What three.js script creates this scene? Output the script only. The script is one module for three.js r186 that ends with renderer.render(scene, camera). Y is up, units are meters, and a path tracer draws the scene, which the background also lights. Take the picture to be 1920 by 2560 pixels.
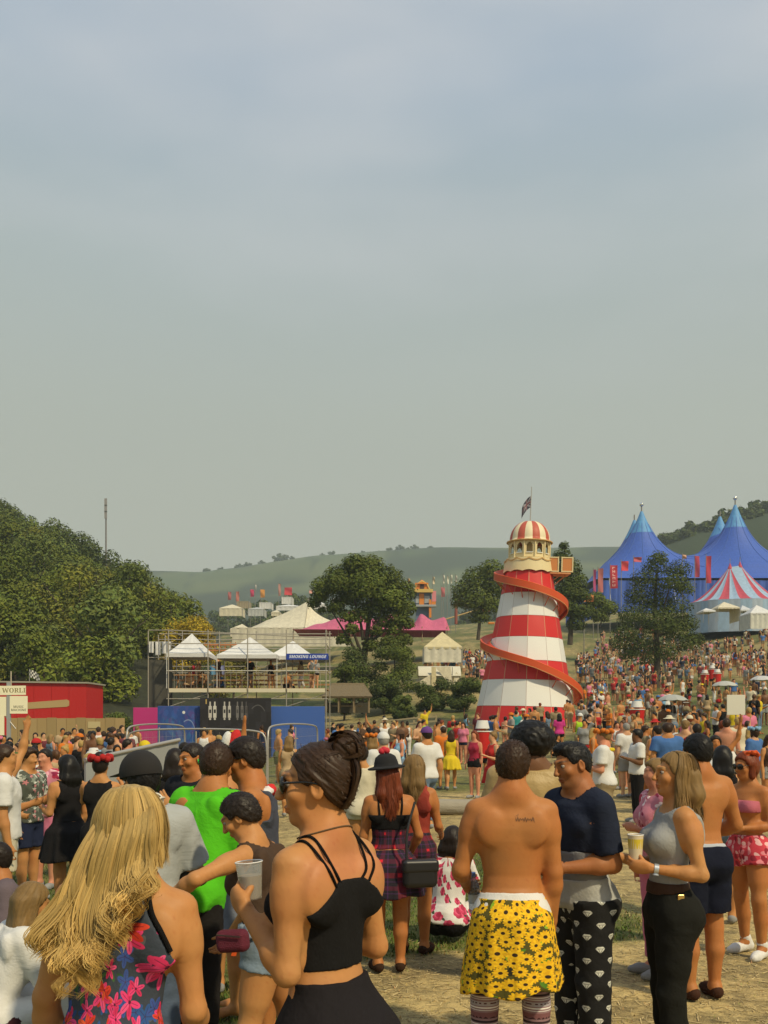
import * as THREE from 'three';
import { mergeGeometries, mergeVertices } from 'three/addons/utils/BufferGeometryUtils.js';
import { RoundedBoxGeometry } from 'three/addons/geometries/RoundedBoxGeometry.js';
import { ImprovedNoise } from 'three/addons/math/ImprovedNoise.js';

// ============ camera, sky, sun, exposure ============
const scene = new THREE.Scene();
const EYE = 1.865, FOCAL = 2500, HORIZON = 1811, MIDX = 960;      // lens and horizon, in pixels of the 1920 x 2560 photograph
const camera = new THREE.PerspectiveCamera(2 * Math.atan(1280 / FOCAL) * 180 / Math.PI, 0.75, 0.05, 9000);
camera.position.set(0, EYE, 0);
camera.lookAt(0, EYE, -10);
camera.setViewOffset(768, 1024, 0, -(HORIZON - 1280) * 0.4, 768, 1024);   // lens shifted upwards, so uprights stay upright
const renderer = new THREE.WebGLRenderer({ antialias: true });
renderer.toneMapping = THREE.LinearToneMapping;
renderer.toneMappingExposure = 1.04;
renderer.shadowMap.enabled = true;
const noiseGen = new ImprovedNoise();
const N3 = (x, y, z) => noiseGen.noise(x, y, z);
const fbm = (x, y, z, o = 4) => { let s = 0, a = 0.5, f = 1; for (let i = 0; i < o; i++) { s += a * N3(x * f + i * 7.3, y * f + i * 3.1, z * f + i * 5.7); a *= 0.5; f *= 2.03; } return s; };
const SUN_DIR = new THREE.Vector3(0.50, 0.78, 0.56).normalize();
{ // hazy summer sky: pale blue overhead, greyer and warmer towards the horizon, thin streaks of high cloud
  const W = 1024, Hh = 512, data = new Float32Array(W * Hh * 4);
  const stops = [[-90, .33, .31, .22], [-1, .45, .43, .325], [3, .475, .465, .37], [9, .455, .468, .39], [17, .435, .472, .425], [25, .40, .465, .475], [33, .37, .455, .55], [48, .32, .41, .54], [90, .28, .365, .51]];
  for (let j = 0; j < Hh; j++) for (let i = 0; i < W; i++) {
    const el = ((j + 0.5) / Hh - 0.5) * 180, az = (i + 0.5) / W * 2 * Math.PI;
    let k = 0; while (k < stops.length - 2 && el > stops[k + 1][0]) k++;
    const a = stops[k], b = stops[k + 1]; let t = Math.min(1, Math.max(0, (el - a[0]) / (b[0] - a[0])));
    const ce = Math.cos(el * Math.PI / 180), x = ce * Math.cos(az), z = ce * Math.sin(az), y = Math.sin(el * Math.PI / 180);
    let c = Math.max(0, fbm(x * 2.3 + 3.6, y * 7.5, z * 2.3, 5) + 0.17) * Math.min(1, Math.max(0, (el - 17) / 14)) * 1.25;
    const hz = 1 - 0.03 * N3(x * 3, y * 9, z * 3), o = (j * W + i) * 4;
    for (let q = 0; q < 3; q++) { const base = (a[q + 1] + (b[q + 1] - a[q + 1]) * t) * hz; data[o + q] = base + ([.62, .63, .645][q] - base) * c; }
    data[o + 3] = 1;
  }
  const sky = new THREE.DataTexture(data, W, Hh, THREE.RGBAFormat, THREE.FloatType);
  sky.mapping = THREE.EquirectangularReflectionMapping; sky.magFilter = THREE.LinearFilter; sky.wrapS = THREE.RepeatWrapping; sky.needsUpdate = true;
  scene.background = sky; scene.environment = sky;
}
const sun = new THREE.DirectionalLight(new THREE.Color(1, 0.85, 0.55), 3.6);
sun.position.copy(SUN_DIR).multiplyScalar(80).add(new THREE.Vector3(0, 0, -30)); sun.target.position.set(0, 0, -30);
sun.castShadow = true; sun.shadow.radius = 5; sun.shadow.mapSize.set(4096, 4096);
Object.assign(sun.shadow.camera, { left: -70, right: 70, top: 70, bottom: -70, near: 1, far: 400 });
scene.add(sun, sun.target);
scene.fog = new THREE.FogExp2(new THREE.Color(.58, .68, .72), 0.00040);

// ============ helpers ============
let seedState = 12345;
const seed = s => { seedState = (s * 2654435761 + 97) >>> 0; };
const rnd = () => { seedState = (seedState + 0x6D2B79F5) >>> 0; let t = seedState; t = Math.imul(t ^ t >>> 15, t | 1); t ^= t + Math.imul(t ^ t >>> 7, t | 61); return ((t ^ t >>> 14) >>> 0) / 4294967296; };
const rr = (a, b) => a + (b - a) * rnd();
const pick = a => a[Math.floor(rnd() * a.length)];
const D2R = Math.PI / 180, clamp = (x, a, b) => Math.min(b, Math.max(a, x)), mix = (a, b, t) => a + (b - a) * t;
const sst = (a, b, x) => { const t = clamp((x - a) / (b - a), 0, 1); return t * t * (3 - 2 * t); };
// a place in the world seen in direction (px, py) of the photograph at depth d
const X = (px, d) => (px - MIDX) * d / FOCAL, Y = (py, d) => EYE - (py - HORIZON) * d / FOCAL;
const at = (px, py, d) => new THREE.Vector3(X(px, d), Y(py, d), -d);
const taken = {};
const numbered = n => { const k = taken[n] = (taken[n] || 0) + 1; return k === 1 ? n : n + '_' + String(k - 1).padStart(3, '0'); };
const C = (r, g, b) => new THREE.Color().setRGB(r, g, b);
const S = c => new THREE.Color(c);
const mat = (color, roughness = 0.8, extra = {}) => new THREE.MeshStandardMaterial({ color: color.isColor ? color : Array.isArray(color) ? C(...color) : S(color), roughness, ...extra });
const shadowed = o => { o.castShadow = true; o.receiveShadow = true; return o; };
function tag(o, label, category, group, kind) { o.userData.label = label; if (category) o.userData.category = category; if (group) o.userData.group = group; if (kind) o.userData.kind = kind; return o; }
function thing(name, label, category, pos = [0, 0, 0], turn = 0, group) {
  const o = new THREE.Group(); o.name = numbered(name); o.position.set(...(pos.isVector3 ? pos.toArray() : pos)); o.rotation.y = turn; scene.add(o); return tag(o, label, category, group);
}
function part(name, geos, material, parent) {
  const g = Array.isArray(geos) ? joinGeos(geos) : geos;
  const m = shadowed(new THREE.Mesh(g, material)); m.name = name; if (parent === scene) m.name = numbered(name); parent.add(m); return m;
}
function joinGeos(list) {
  if (list.length === 1) return list[0];
  const l = list.map(g => { const q = g.index ? g.toNonIndexed() : g; for (const k of Object.keys(q.attributes)) if (!['position', 'normal', 'uv'].includes(k)) q.deleteAttribute(k); if (!q.attributes.uv) q.setAttribute('uv', new THREE.BufferAttribute(new Float32Array(q.attributes.position.count * 2), 2)); return q; });
  return mergeGeometries(l);
}
function structure(name, geo, material) { const m = part(name, geo, material, scene); m.userData.kind = 'structure'; return m; }
const box = (w, h, d, x = 0, y = 0, z = 0, ry = 0) => { const g = new THREE.BoxGeometry(w, h, d); if (ry) g.rotateY(ry); return g.translate(x, y, z); };
const rbox = (w, h, d, r, x = 0, y = 0, z = 0) => new RoundedBoxGeometry(w, h, d, 2, r).translate(x, y, z);
const v3 = p => p.isVector3 ? p : new THREE.Vector3(...p);
function bar(a, b, r, seg = 6, r2 = r) { // a round bar between two points
  a = v3(a); b = v3(b); const l = a.distanceTo(b), g = new THREE.CylinderGeometry(r2, r, l, seg); g.translate(0, l / 2, 0);
  g.applyQuaternion(new THREE.Quaternion().setFromUnitVectors(new THREE.Vector3(0, 1, 0), b.clone().sub(a).normalize())); return g.translate(a.x, a.y, a.z);
}
function beam(a, b, w, h) { a = v3(a); b = v3(b); const l = a.distanceTo(b), g = new THREE.BoxGeometry(w, h, l); const m = new THREE.Matrix4().lookAt(a, b, new THREE.Vector3(0, 1, 0)); g.applyMatrix4(m); const c = a.clone().add(b).multiplyScalar(.5); return g.translate(c.x, c.y, c.z); }
const tube = (pts, r, seg = 24, rad = 6, closed = false) => new THREE.TubeGeometry(new THREE.CatmullRomCurve3(pts.map(v3), closed), seg, r, rad, closed);
function sheet(nu, nv, f, thick = 0) { // a curved sheet from f(u, v), optionally with thickness along its normal
  const pos = [], uv = [], idx = [];
  for (let j = 0; j <= nv; j++) for (let i = 0; i <= nu; i++) { const p = f(i / nu, j / nv); pos.push(p[0], p[1], p[2]); uv.push(p[3] ?? i / nu, p[4] ?? j / nv); }
  for (let j = 0; j < nv; j++) for (let i = 0; i < nu; i++) { const a = j * (nu + 1) + i, b = a + 1, c = a + nu + 1, d = c + 1; idx.push(a, b, d, a, d, c); }
  const g = new THREE.BufferGeometry(); g.setAttribute('position', new THREE.Float32BufferAttribute(pos, 3)); g.setAttribute('uv', new THREE.Float32BufferAttribute(uv, 2)); g.setIndex(idx); g.computeVertexNormals();
  if (!thick) return g;
  const h = g.clone(), p = h.attributes.position, n = h.attributes.normal;
  for (let i = 0; i < p.count; i++) { p.setXYZ(i, p.getX(i) - n.getX(i) * thick, p.getY(i) - n.getY(i) * thick, p.getZ(i) - n.getZ(i) * thick); n.setXYZ(i, -n.getX(i), -n.getY(i), -n.getZ(i)); }
  const id = h.index.array; for (let i = 0; i < id.length; i += 3) { const t = id[i]; id[i] = id[i + 1]; id[i + 1] = t; }
  // rim
  const rp = [], ring = []; for (let i = 0; i <= nu; i++) ring.push(i); for (let j = 1; j <= nv; j++) ring.push(j * (nu + 1) + nu); for (let i = nu - 1; i >= 0; i--) ring.push(nv * (nu + 1) + i); for (let j = nv - 1; j >= 1; j--) ring.push(j * (nu + 1));
  const gp = g.attributes.position, q = (b, i) => [b.getX(i), b.getY(i), b.getZ(i)];
  for (let k = 0; k < ring.length; k++) { const a = ring[k], b = ring[(k + 1) % ring.length]; rp.push(...q(gp, a), ...q(p, a), ...q(p, b), ...q(gp, a), ...q(p, b), ...q(gp, b)); }
  const rg = new THREE.BufferGeometry(); rg.setAttribute('position', new THREE.Float32BufferAttribute(rp, 3)); rg.computeVertexNormals();
  return joinGeos([g, h, rg]);
}
function canvasTex(w, h, draw, repeat) {
  const c = document.createElement('canvas'); c.width = w; c.height = h; const x = c.getContext('2d'); draw(x, w, h);
  const t = new THREE.CanvasTexture(c); t.colorSpace = THREE.SRGBColorSpace; t.wrapS = t.wrapT = THREE.RepeatWrapping; if (repeat) t.repeat.set(...repeat); return t;
}
function grayTex(n, f, rep) { // small computed texture of grey values 0..1
  const d = new Uint8Array(n * n * 4); for (let j = 0; j < n; j++) for (let i = 0; i < n; i++) { const v = f(i / n, j / n), o = (j * n + i) * 4, q = Array.isArray(v) ? v : [v, v, v]; for (let k = 0; k < 3; k++) d[o + k] = clamp(q[k], 0, 1) * 255; d[o + 3] = 255; }
  const t = new THREE.DataTexture(d, n, n, THREE.RGBAFormat); t.magFilter = THREE.LinearFilter; t.wrapS = t.wrapT = THREE.RepeatWrapping; t.needsUpdate = true; if (rep) t.repeat.set(...rep); return t;
}
// noise that tiles over the unit square: smooth lattice with f cells a side
const lat = (i, j, s) => { let n = Math.imul(i, 374761393) + Math.imul(j, 668265263) + Math.imul(Math.round(s * 10), 974634777); n = Math.imul(n ^ n >>> 13, 1274126177); return ((n ^ n >>> 16) >>> 0) / 4294967296 * 2 - 1; };
const tileN = (u, v, f, s = 0) => { const x = u * f, y = v * f, i = Math.floor(x), j = Math.floor(y), a = x - i, b = y - j, p = a * a * (3 - 2 * a), q = b * b * (3 - 2 * b), m = k => ((k % f) + f) % f; return mix(mix(lat(m(i), m(j), s), lat(m(i + 1), m(j), s), p), mix(lat(m(i), m(j + 1), s), lat(m(i + 1), m(j + 1), s), p), q) * .8; };
const fabricBump = grayTex(256, (u, v) => 0.5 + 0.3 * tileN(u, v, 14) + 0.16 * tileN(u, v, 60, 3) + 0.12 * (rnd() - .5), [2, 2]);
const canvasWeave = grayTex(256, (u, v) => 0.86 + 0.10 * tileN(u, v, 8) + 0.05 * tileN(u, v, 40, 5) + 0.04 * (rnd() - .5));
// ============ terrain ============
const TERR_PX = [-600, 0, 150, 265, 350, 430, 500, 560, 800, 1100, 1500, 1650, 1750, 1850, 1920, 2600];
const TERR = [ // depth, then the ground's height in metres along each direction above
  [28, 0, 0, 0, 0, 0, 0, 0, 0, 0, 0, .12, .15, .2, .22, .25, .3],
  [50, .3, .1, .1, .1, .1, .1, .1, .1, .2, .45, 1.2, 1.5, 1.7, 1.9, 2.0, 2.2],
  [66, 1, .8, .8, .8, .8, .7, .7, .6, .7, 1.5, 2.2, 2.6, 2.9, 3.2, 3.3, 3.8],
  [80, 5, 4, 4, 3.6, 3, 2.6, 2.4, 2, 2, 3.0, 3.6, 4.0, 4.4, 4.8, 5, 5.8],
  [100, 13, 11, 10, 9, 8, 7, 6, 5, 4.6, 6.2, 6.0, 6.2, 6.8, 7.3, 7.6, 9],
  [130, 26, 21, 18, 14.5, 12.5, 10.5, 8, 7.5, 9, 10.5, 10, 10.4, 11, 12, 12.5, 14],
  [170, 40, 31, 26.5, 21, 18.5, 14, 10, 10.5, 14, 16, 16.5, 17.5, 18.5, 19.5, 20, 22],
  [220, 42, 32, 27, 22, 20, 18, 16.5, 18, 21, 22, 24, 25, 26.5, 28, 29, 32],
  [350, 44, 34, 32, 31, 31, 31, 32, 33, 35, 36, 42, 44, 46, 48, 50, 54],
  [450, 60, 50, 46, 44, 42, 40, 40, 40, 42, 43, 58, 83, 90, 95.5, 98.5, 120],
  [560, 70, 60, 56, 54, 54, 54, 54, 55, 56, 58, 70, 86, 92, 98, 101, 118],
  [700, 80, 72, 70, 70, 70, 70, 70, 70, 72, 76, 84, 90, 95, 100, 104, 120],
  [1000, 140, 130, 128, 126, 126, 126, 126, 128, 134, 140, 142, 142, 142, 142, 142, 150],
  [1300, 210, 205, 203, 202, 200, 199, 199, 203, 222, 231, 232, 233, 234, 235, 236, 240],
  [1700, 200, 195, 190, 190, 190, 190, 190, 190, 205, 212, 212, 214, 214, 214, 214, 215],
  [2600, 150, 150, 150, 150, 150, 150, 150, 150, 150, 150, 150, 150, 150, 150, 150, 150]];
function elev(x, z) {
  const d = -z, dip = d > 7 && x < -1 ? -.24 * sst(7, 13, d) * sst(-1.2, -3.4, x) * sst(45, 26, d) : 0; if (d <= 14) return dip;
  const px = clamp(MIDX + FOCAL * x / d, -600, 2599);
  let c = 0; while (c < TERR_PX.length - 2 && px > TERR_PX[c + 1]) c++;
  const u = sst(0, 1, (px - TERR_PX[c]) / (TERR_PX[c + 1] - TERR_PX[c])) * .5 + .5 * (px - TERR_PX[c]) / (TERR_PX[c + 1] - TERR_PX[c]);
  const val = r => r < 0 ? 0 : mix(TERR[r][c + 1], TERR[r][c + 2], u);
  if (d <= 28) return val(0) * sst(14, 28, d) + dip;
  let r = 0; while (r < TERR.length - 2 && d > TERR[r + 1][0]) r++;
  const t = clamp((d - TERR[r][0]) / (TERR[r + 1][0] - TERR[r][0]), 0, 1), h0 = TERR[r + 1][0] - TERR[r][0];
  const m = k => { const a = Math.max(k - 1, 0), b = Math.min(k + 1, TERR.length - 1); return (val(b) - val(a)) / (TERR[b][0] - TERR[a][0]); };
  const p0 = val(r), p1 = val(r + 1), m0 = m(r) * h0 * .7, m1 = m(r + 1) * h0 * .7, t2 = t * t, t3 = t2 * t;
  const e = (2 * t3 - 3 * t2 + 1) * p0 + (t3 - 2 * t2 + t) * m0 + (-2 * t3 + 3 * t2) * p1 + (t3 - t2) * m1;
  const bump = d > 500 ? 5 * fbm(x * .006, 2, z * .006, 3) : d > 60 ? .25 * N3(x * .05, 0, z * .05) * sst(60, 110, d) : 0;
  return e + bump + dip;
}
// bare trodden straw (1) or grass (0): what grows where
function trodden(x, z) {
  const d = -z, n = fbm(x * .55, 1.5, z * .55, 4) * 1.6, n2 = fbm(x * .12, 4.5, z * .12, 3);
  const px = MIDX + FOCAL * x / Math.max(d, 1);
  let v = 0;
  if (d < 16) v = sst(-.25, .35, x * .8 + .45 + n * .5 - sst(7.6, 8.8, d + n * .5) * 2.3 + sst(10, 16, d) * .6);
  if (d >= 12) v = Math.max(v * sst(19, 14, d), sst(14.2, 15.4, d + n * .5) * sst(28.5, 26.5, d + n * .8) * sst(-6, -2.5, x + n));
  if (d > 28) v = Math.max(v, sst(-.05, .25, n2 + .04) * .75, sst(0.3, .5, Math.abs(n) * (d > 60 ? 1 : .3)) * .6);
  if (d > 500) v = 0;
  return clamp(v, 0, 1);
}
{
  const rows = []; for (let d = -40; d < 2.5; d += 5) rows.push(d);
  for (let d = 2.5; d < 2600; d *= d < 12 ? 1.02 : d < 60 ? 1.025 : d < 500 ? 1.03 : 1.035) rows.push(d); rows.push(2600);
  const NU = 300, pos = [], col = [], uv = [], idx = [];
  const grassA = [.10, .145, .020], grassB = [.19, .185, .040], straw = [.58, .45, .20], strawB = [.49, .375, .165];
  for (const d of rows) for (let i = 0; i <= NU; i++) {
    const s = i / NU * 2 - 1, u = s * .62 + s * s * s * .55, x = u * (Math.max(d, 2.5) + 9) * (d < 2.5 ? 4 : 1), z = -d, e = elev(x, z);
    pos.push(x, e + (d < 30 ? .018 * fbm(x * 1.3, 0, z * 1.3, 3) : 0), z); uv.push(x / 3, z / 3);
    const t = trodden(x, z), g = sst(-.3, .4, fbm(x * .35, 9, z * .35, 4) + .1), p = sst(-.25, .3, fbm(x * .9, 3, z * .9, 3));
    let c = [0, 1, 2].map(k => mix(mix(grassA[k], grassB[k], g), mix(strawB[k], straw[k], p), t));
    if (d > 355 && (d > 400 || MIDX + FOCAL * x / d > 1540)) { // far downland: pale fields with darker wooded patches
      const w = Math.max(sst(-.02, .06, fbm(x * .0042 + 5, 1, z * .0065, 4) + .12 * sst(950, 600, d) + .03), sst(.035, .0, Math.abs(N3(x * .006 + 2, 7, z * .009))) * .8), f = sst(-.2, .2, fbm(x * .01, 6, z * .02, 2));
      const px = MIDX + FOCAL * x / d, wood = d < 690 && px > 1540 ? .96 : w;
      const field = [mix(.10, .15, f), mix(.155, .19, f), mix(.06, .075, f)];
      c = [mix(field[0], .038, wood), mix(field[1], .066, wood), mix(field[2], .028, wood)];
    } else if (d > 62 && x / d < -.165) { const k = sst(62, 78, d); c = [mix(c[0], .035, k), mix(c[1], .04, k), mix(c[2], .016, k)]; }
    col.push(...c);
  }
  for (let j = 0; j < rows.length - 1; j++) for (let i = 0; i < NU; i++) { const a = j * (NU + 1) + i, b = a + 1, c = a + NU + 1, e = c + 1; idx.push(a, b, e, a, e, c); }
  const g = new THREE.BufferGeometry(); g.setAttribute('position', new THREE.Float32BufferAttribute(pos, 3)); g.setAttribute('color', new THREE.Float32BufferAttribute(col, 3)); g.setAttribute('uv', new THREE.Float32BufferAttribute(uv, 2)); g.setIndex(idx); g.computeVertexNormals();
  seed(5);
  const speck = []; for (let k = 0; k < 512 * 512; k++) speck.push(rnd());
  const val = (u, v) => { const q = speck[Math.floor(u * 512) + 512 * Math.floor(v * 512)]; return .84 + .16 * tileN(u, v, 10) + .16 * tileN(u, v, 32, 2) + .14 * tileN(u, v, 96, 4) + (q > .93 ? .16 : q < .08 ? -.2 : (q - .5) * .2); };
  const tex = grayTex(512, (u, v) => { const q = clamp(val(u, v), .2, 1); return [q, q * .985, q * .95]; }); tex.colorSpace = THREE.SRGBColorSpace;
  const bump = grayTex(512, (u, v) => val(u, v) * .6);
  structure('ground', g, new THREE.MeshStandardMaterial({ vertexColors: true, map: tex, bumpMap: bump, bumpScale: .025, roughness: .95 }));
}
console.log('terrain');
// ============ trees ============
const barkMat = mat([.075, .058, .04], .95, { bumpMap: fabricBump, bumpScale: .02 });
const leafMats = [[.115, .15, .026], [.155, .19, .028], [.085, .115, .028], [.195, .21, .034], [.44, .33, .026], [.13, .17, .042]].map(c => new THREE.MeshPhysicalMaterial({ color: C(...c), roughness: .75, vertexColors: true, side: THREE.DoubleSide, transmission: .18, thickness: 0, specularIntensity: .3 }));
// leaves spread through the volume of a crown made of overlapping clumps; each leaf is a bent two-triangle blade
function leafCrown(clumps, count, size, shell = .45) {
  const tot = clumps.reduce((s, c) => s + Math.pow(c[3], 2), 0), pos = [], col = [], nor = [];
  for (const [cx, cy, cz, r, sy = .8] of clumps) {
    const n = Math.round(count * r * r / tot), tone = rr(.78, 1.2);
    for (let i = 0; i < n; i++) {
      const th = rnd() * 6.283, cp = rr(-.75, 1), sp = Math.sqrt(1 - cp * cp), rad = r * Math.pow(mix(shell * shell * shell, 1, rnd()), 1 / 3) * (1 + .22 * N3(cx + Math.cos(th) * sp * 2.2, cy + cp * 2.2, cz + Math.sin(th) * sp * 2.2));
      const x = cx + Math.cos(th) * sp * rad, y = cy + cp * rad * sy, z = cz + Math.sin(th) * sp * rad;
      const s = size * rr(.6, 1.35), a = rnd() * 6.283, tilt = rr(-.9, .9);
      // blade axes: loosely facing outwards, drooping
      const nx = Math.cos(th) * sp + rr(-.6, .6), ny = cp + rr(-.2, .9), nz = Math.sin(th) * sp + rr(-.6, .6), nl = Math.hypot(nx, ny, nz);
      const n_ = [nx / nl, ny / nl, nz / nl]; let t = [Math.cos(a), tilt, Math.sin(a)]; const dt = t[0] * n_[0] + t[1] * n_[1] + t[2] * n_[2]; t = t.map((q, k) => q - dt * n_[k]); const tl = Math.hypot(...t) || 1; t = t.map(q => q / tl);
      const b = [n_[1] * t[2] - n_[2] * t[1], n_[2] * t[0] - n_[0] * t[2], n_[0] * t[1] - n_[1] * t[0]];
      const P = (u, v, w) => [x + s * (u * t[0] + v * b[0] + w * n_[0]), y + s * (u * t[1] + v * b[1] + w * n_[1]), z + s * (u * t[2] + v * b[2] + w * n_[2])];
      const p0 = P(-1, 0, -.1), p1 = P(0, -.5, .1), p2 = P(1, 0, -.15), p3 = P(0, .5, .1);
      pos.push(...p0, ...p1, ...p2, ...p0, ...p2, ...p3); for (let k = 0; k < 6; k++) nor.push(...n_);
      const v = tone * rr(.7, 1.25), hue = rr(-.1, .14); for (let k = 0; k < 6; k++) col.push(v * (1 + hue), v, v * (1 - hue));
    }
  }
  const g = new THREE.BufferGeometry(); g.setAttribute('position', new THREE.Float32BufferAttribute(pos, 3)); g.setAttribute('normal', new THREE.Float32BufferAttribute(nor, 3)); g.setAttribute('color', new THREE.Float32BufferAttribute(col, 3)); return g;
}
function limbs(points) { return points.map(([pts, r0, r1]) => { // tapered bending limbs
  const c = new THREE.CatmullRomCurve3(pts.map(p => new THREE.Vector3(...p))), n = 8, list = []; let prev = c.getPoint(0);
  for (let i = 1; i <= n; i++) { const q = c.getPoint(i / n); list.push(bar(prev, q, mix(r0, r1, (i - 1) / n), 7, mix(r0, r1, i / n))); prev = q; } return joinGeos(list); }); }
function genericClumps(h, w, n, low = .3) { const c = []; for (let i = 0; i < n; i++) { const t = Math.pow(rnd(), .8), y = h * mix(low, .9, t), ww = w * Math.sqrt(Math.max(.05, 1 - Math.pow((t - .35) / .75, 2))); const a = rnd() * 6.283, q = Math.sqrt(rnd()) * ww * .72; c.push([Math.cos(a) * q, y, Math.sin(a) * q, w * rr(.28, .46)]); } return c; }
function makeTree(name, label, group, pos, turn, h, w, leaf, leafN, leafS, opts = {}) {
  const t = thing(name, label, 'tree', pos, turn, group);
  const L = opts.limbs || [[[[0, -.4, 0], [.1, h * .25, 0], [-.1, h * .5, .1], [0, h * .8, 0]], h * .028, h * .006]].concat([0, 1, 2, 3].map(k => { const a = k * 1.7 + rnd(), q = w * .7; return [[[0, h * rr(.22, .4), 0], [Math.cos(a) * q * .5, h * .5, Math.sin(a) * q * .5], [Math.cos(a) * q, h * rr(.6, .75), Math.sin(a) * q]], h * .013, h * .004]; }));
  part('trunk', limbs(L), barkMat, t);
  part('crown', leafCrown(opts.clumps || genericClumps(h, w, opts.n || 16, opts.low), leafN, leafS, opts.shell), leaf, t);
  return t;
}
function copyThing(src, pos, turn, scale, label, matSwap) {
  const c = src.clone(); c.name = numbered(src.name.replace(/_\d+$/, '')); c.position.set(...pos); c.rotation.y = turn; if (scale) c.scale.set(...(Array.isArray(scale) ? scale : [scale, scale, scale]));
  c.userData = { ...src.userData, label: label || src.userData.label }; if (matSwap) c.traverse(o => { if (o.isMesh && matSwap[o.name]) o.material = matSwap[o.name]; }); scene.add(c); return c;
}
{ // the wood on the hillside behind the red cabin: five kinds, each crown its own tree
  seed(31);
  const kinds = [];
  for (let k = 0; k < 5; k++) { const h = [9, 8, 10, 8.5, 7][k], w = [4.2, 4.4, 4.0, 4.6, 3.9][k]; const src = makeTree('hillside_tree', 'broad leafy tree in the dense wood covering the hillside behind the red cabin', 'trees of the wooded hillside', [0, 0, 0], 0, h, w, leafMats[[0, 1, 2, 3, 5][k]], 3000, .21, { n: 15, low: .12, shell: .6 }); src.removeFromParent(); kinds.push(src); }
  const spots = [];
  for (let d = 74; d < 186; d += 5.2) for (let x = X(-60, d); x < X(d > 120 ? 520 : 470, d) ; x += 5.0) {
    const px = MIDX + FOCAL * (x + 1) / d; if (px > (d < 84 ? 330 : d < 104 ? 375 : 500)) continue;
    if (d < 78 && px > 300) continue;
    spots.push([x + rr(-1.6, 1.6), d + rr(-1.8, 1.8)]);
  }
  taken['hillside_tree'] = 0;
  for (const [x, d] of spots) { const k = Math.floor(rnd() * 5), s = rr(.82, 1.15) * (d > 150 ? 1.0 : .95); const lm = leafMats[d > 138 ? pick([2, 0, 2, 5]) : pick([0, 1, 3, 1, 5])]; copyThing(kinds[k], [x, elev(x, -d) - .3, -d], rnd() * 6.28, [s, s * rr(.9, 1.1), s], null, { crown: lm }); }
  // the yellowish one at the wood's edge
  const dY = 96; makeTree('sallow_tree', 'yellow-ochre leaved broad tree at the edge of the wood, behind the scaffold', null, [X(470, dY), elev(X(470, dY), -dY) - .2, -dY], .4, 6.6, 3.8, leafMats[4], 9000, .12, { low: .2, n: 22, shell: .3 });
  const dZ = 92; makeTree('sallow_tree', 'small olive-yellow tree beside the ochre tree, left of the cream marquee', null, [X(585, dZ), elev(X(585, dZ), -dZ) - .2, -dZ], 2, 4.9, 2.6, mat([.22, .20, .025], .8, { vertexColors: true, side: THREE.DoubleSide }), 6000, .11, { low: .15, n: 16, shell: .3 });
  // low bush between cabin and scaffold
  const dB = 60; makeTree('bush', 'low rounded dark green bush right of the red cabin', null, [X(305, dB), elev(X(305, dB), -dB), -dB], 0, 2.0, 1.7, leafMats[0], 5000, .08, { low: .05, n: 14, shell: .3, limbs: [[[[0, -.1, 0], [0, .4, 0], [.1, .9, 0]], .06, .02]] });
}
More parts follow.
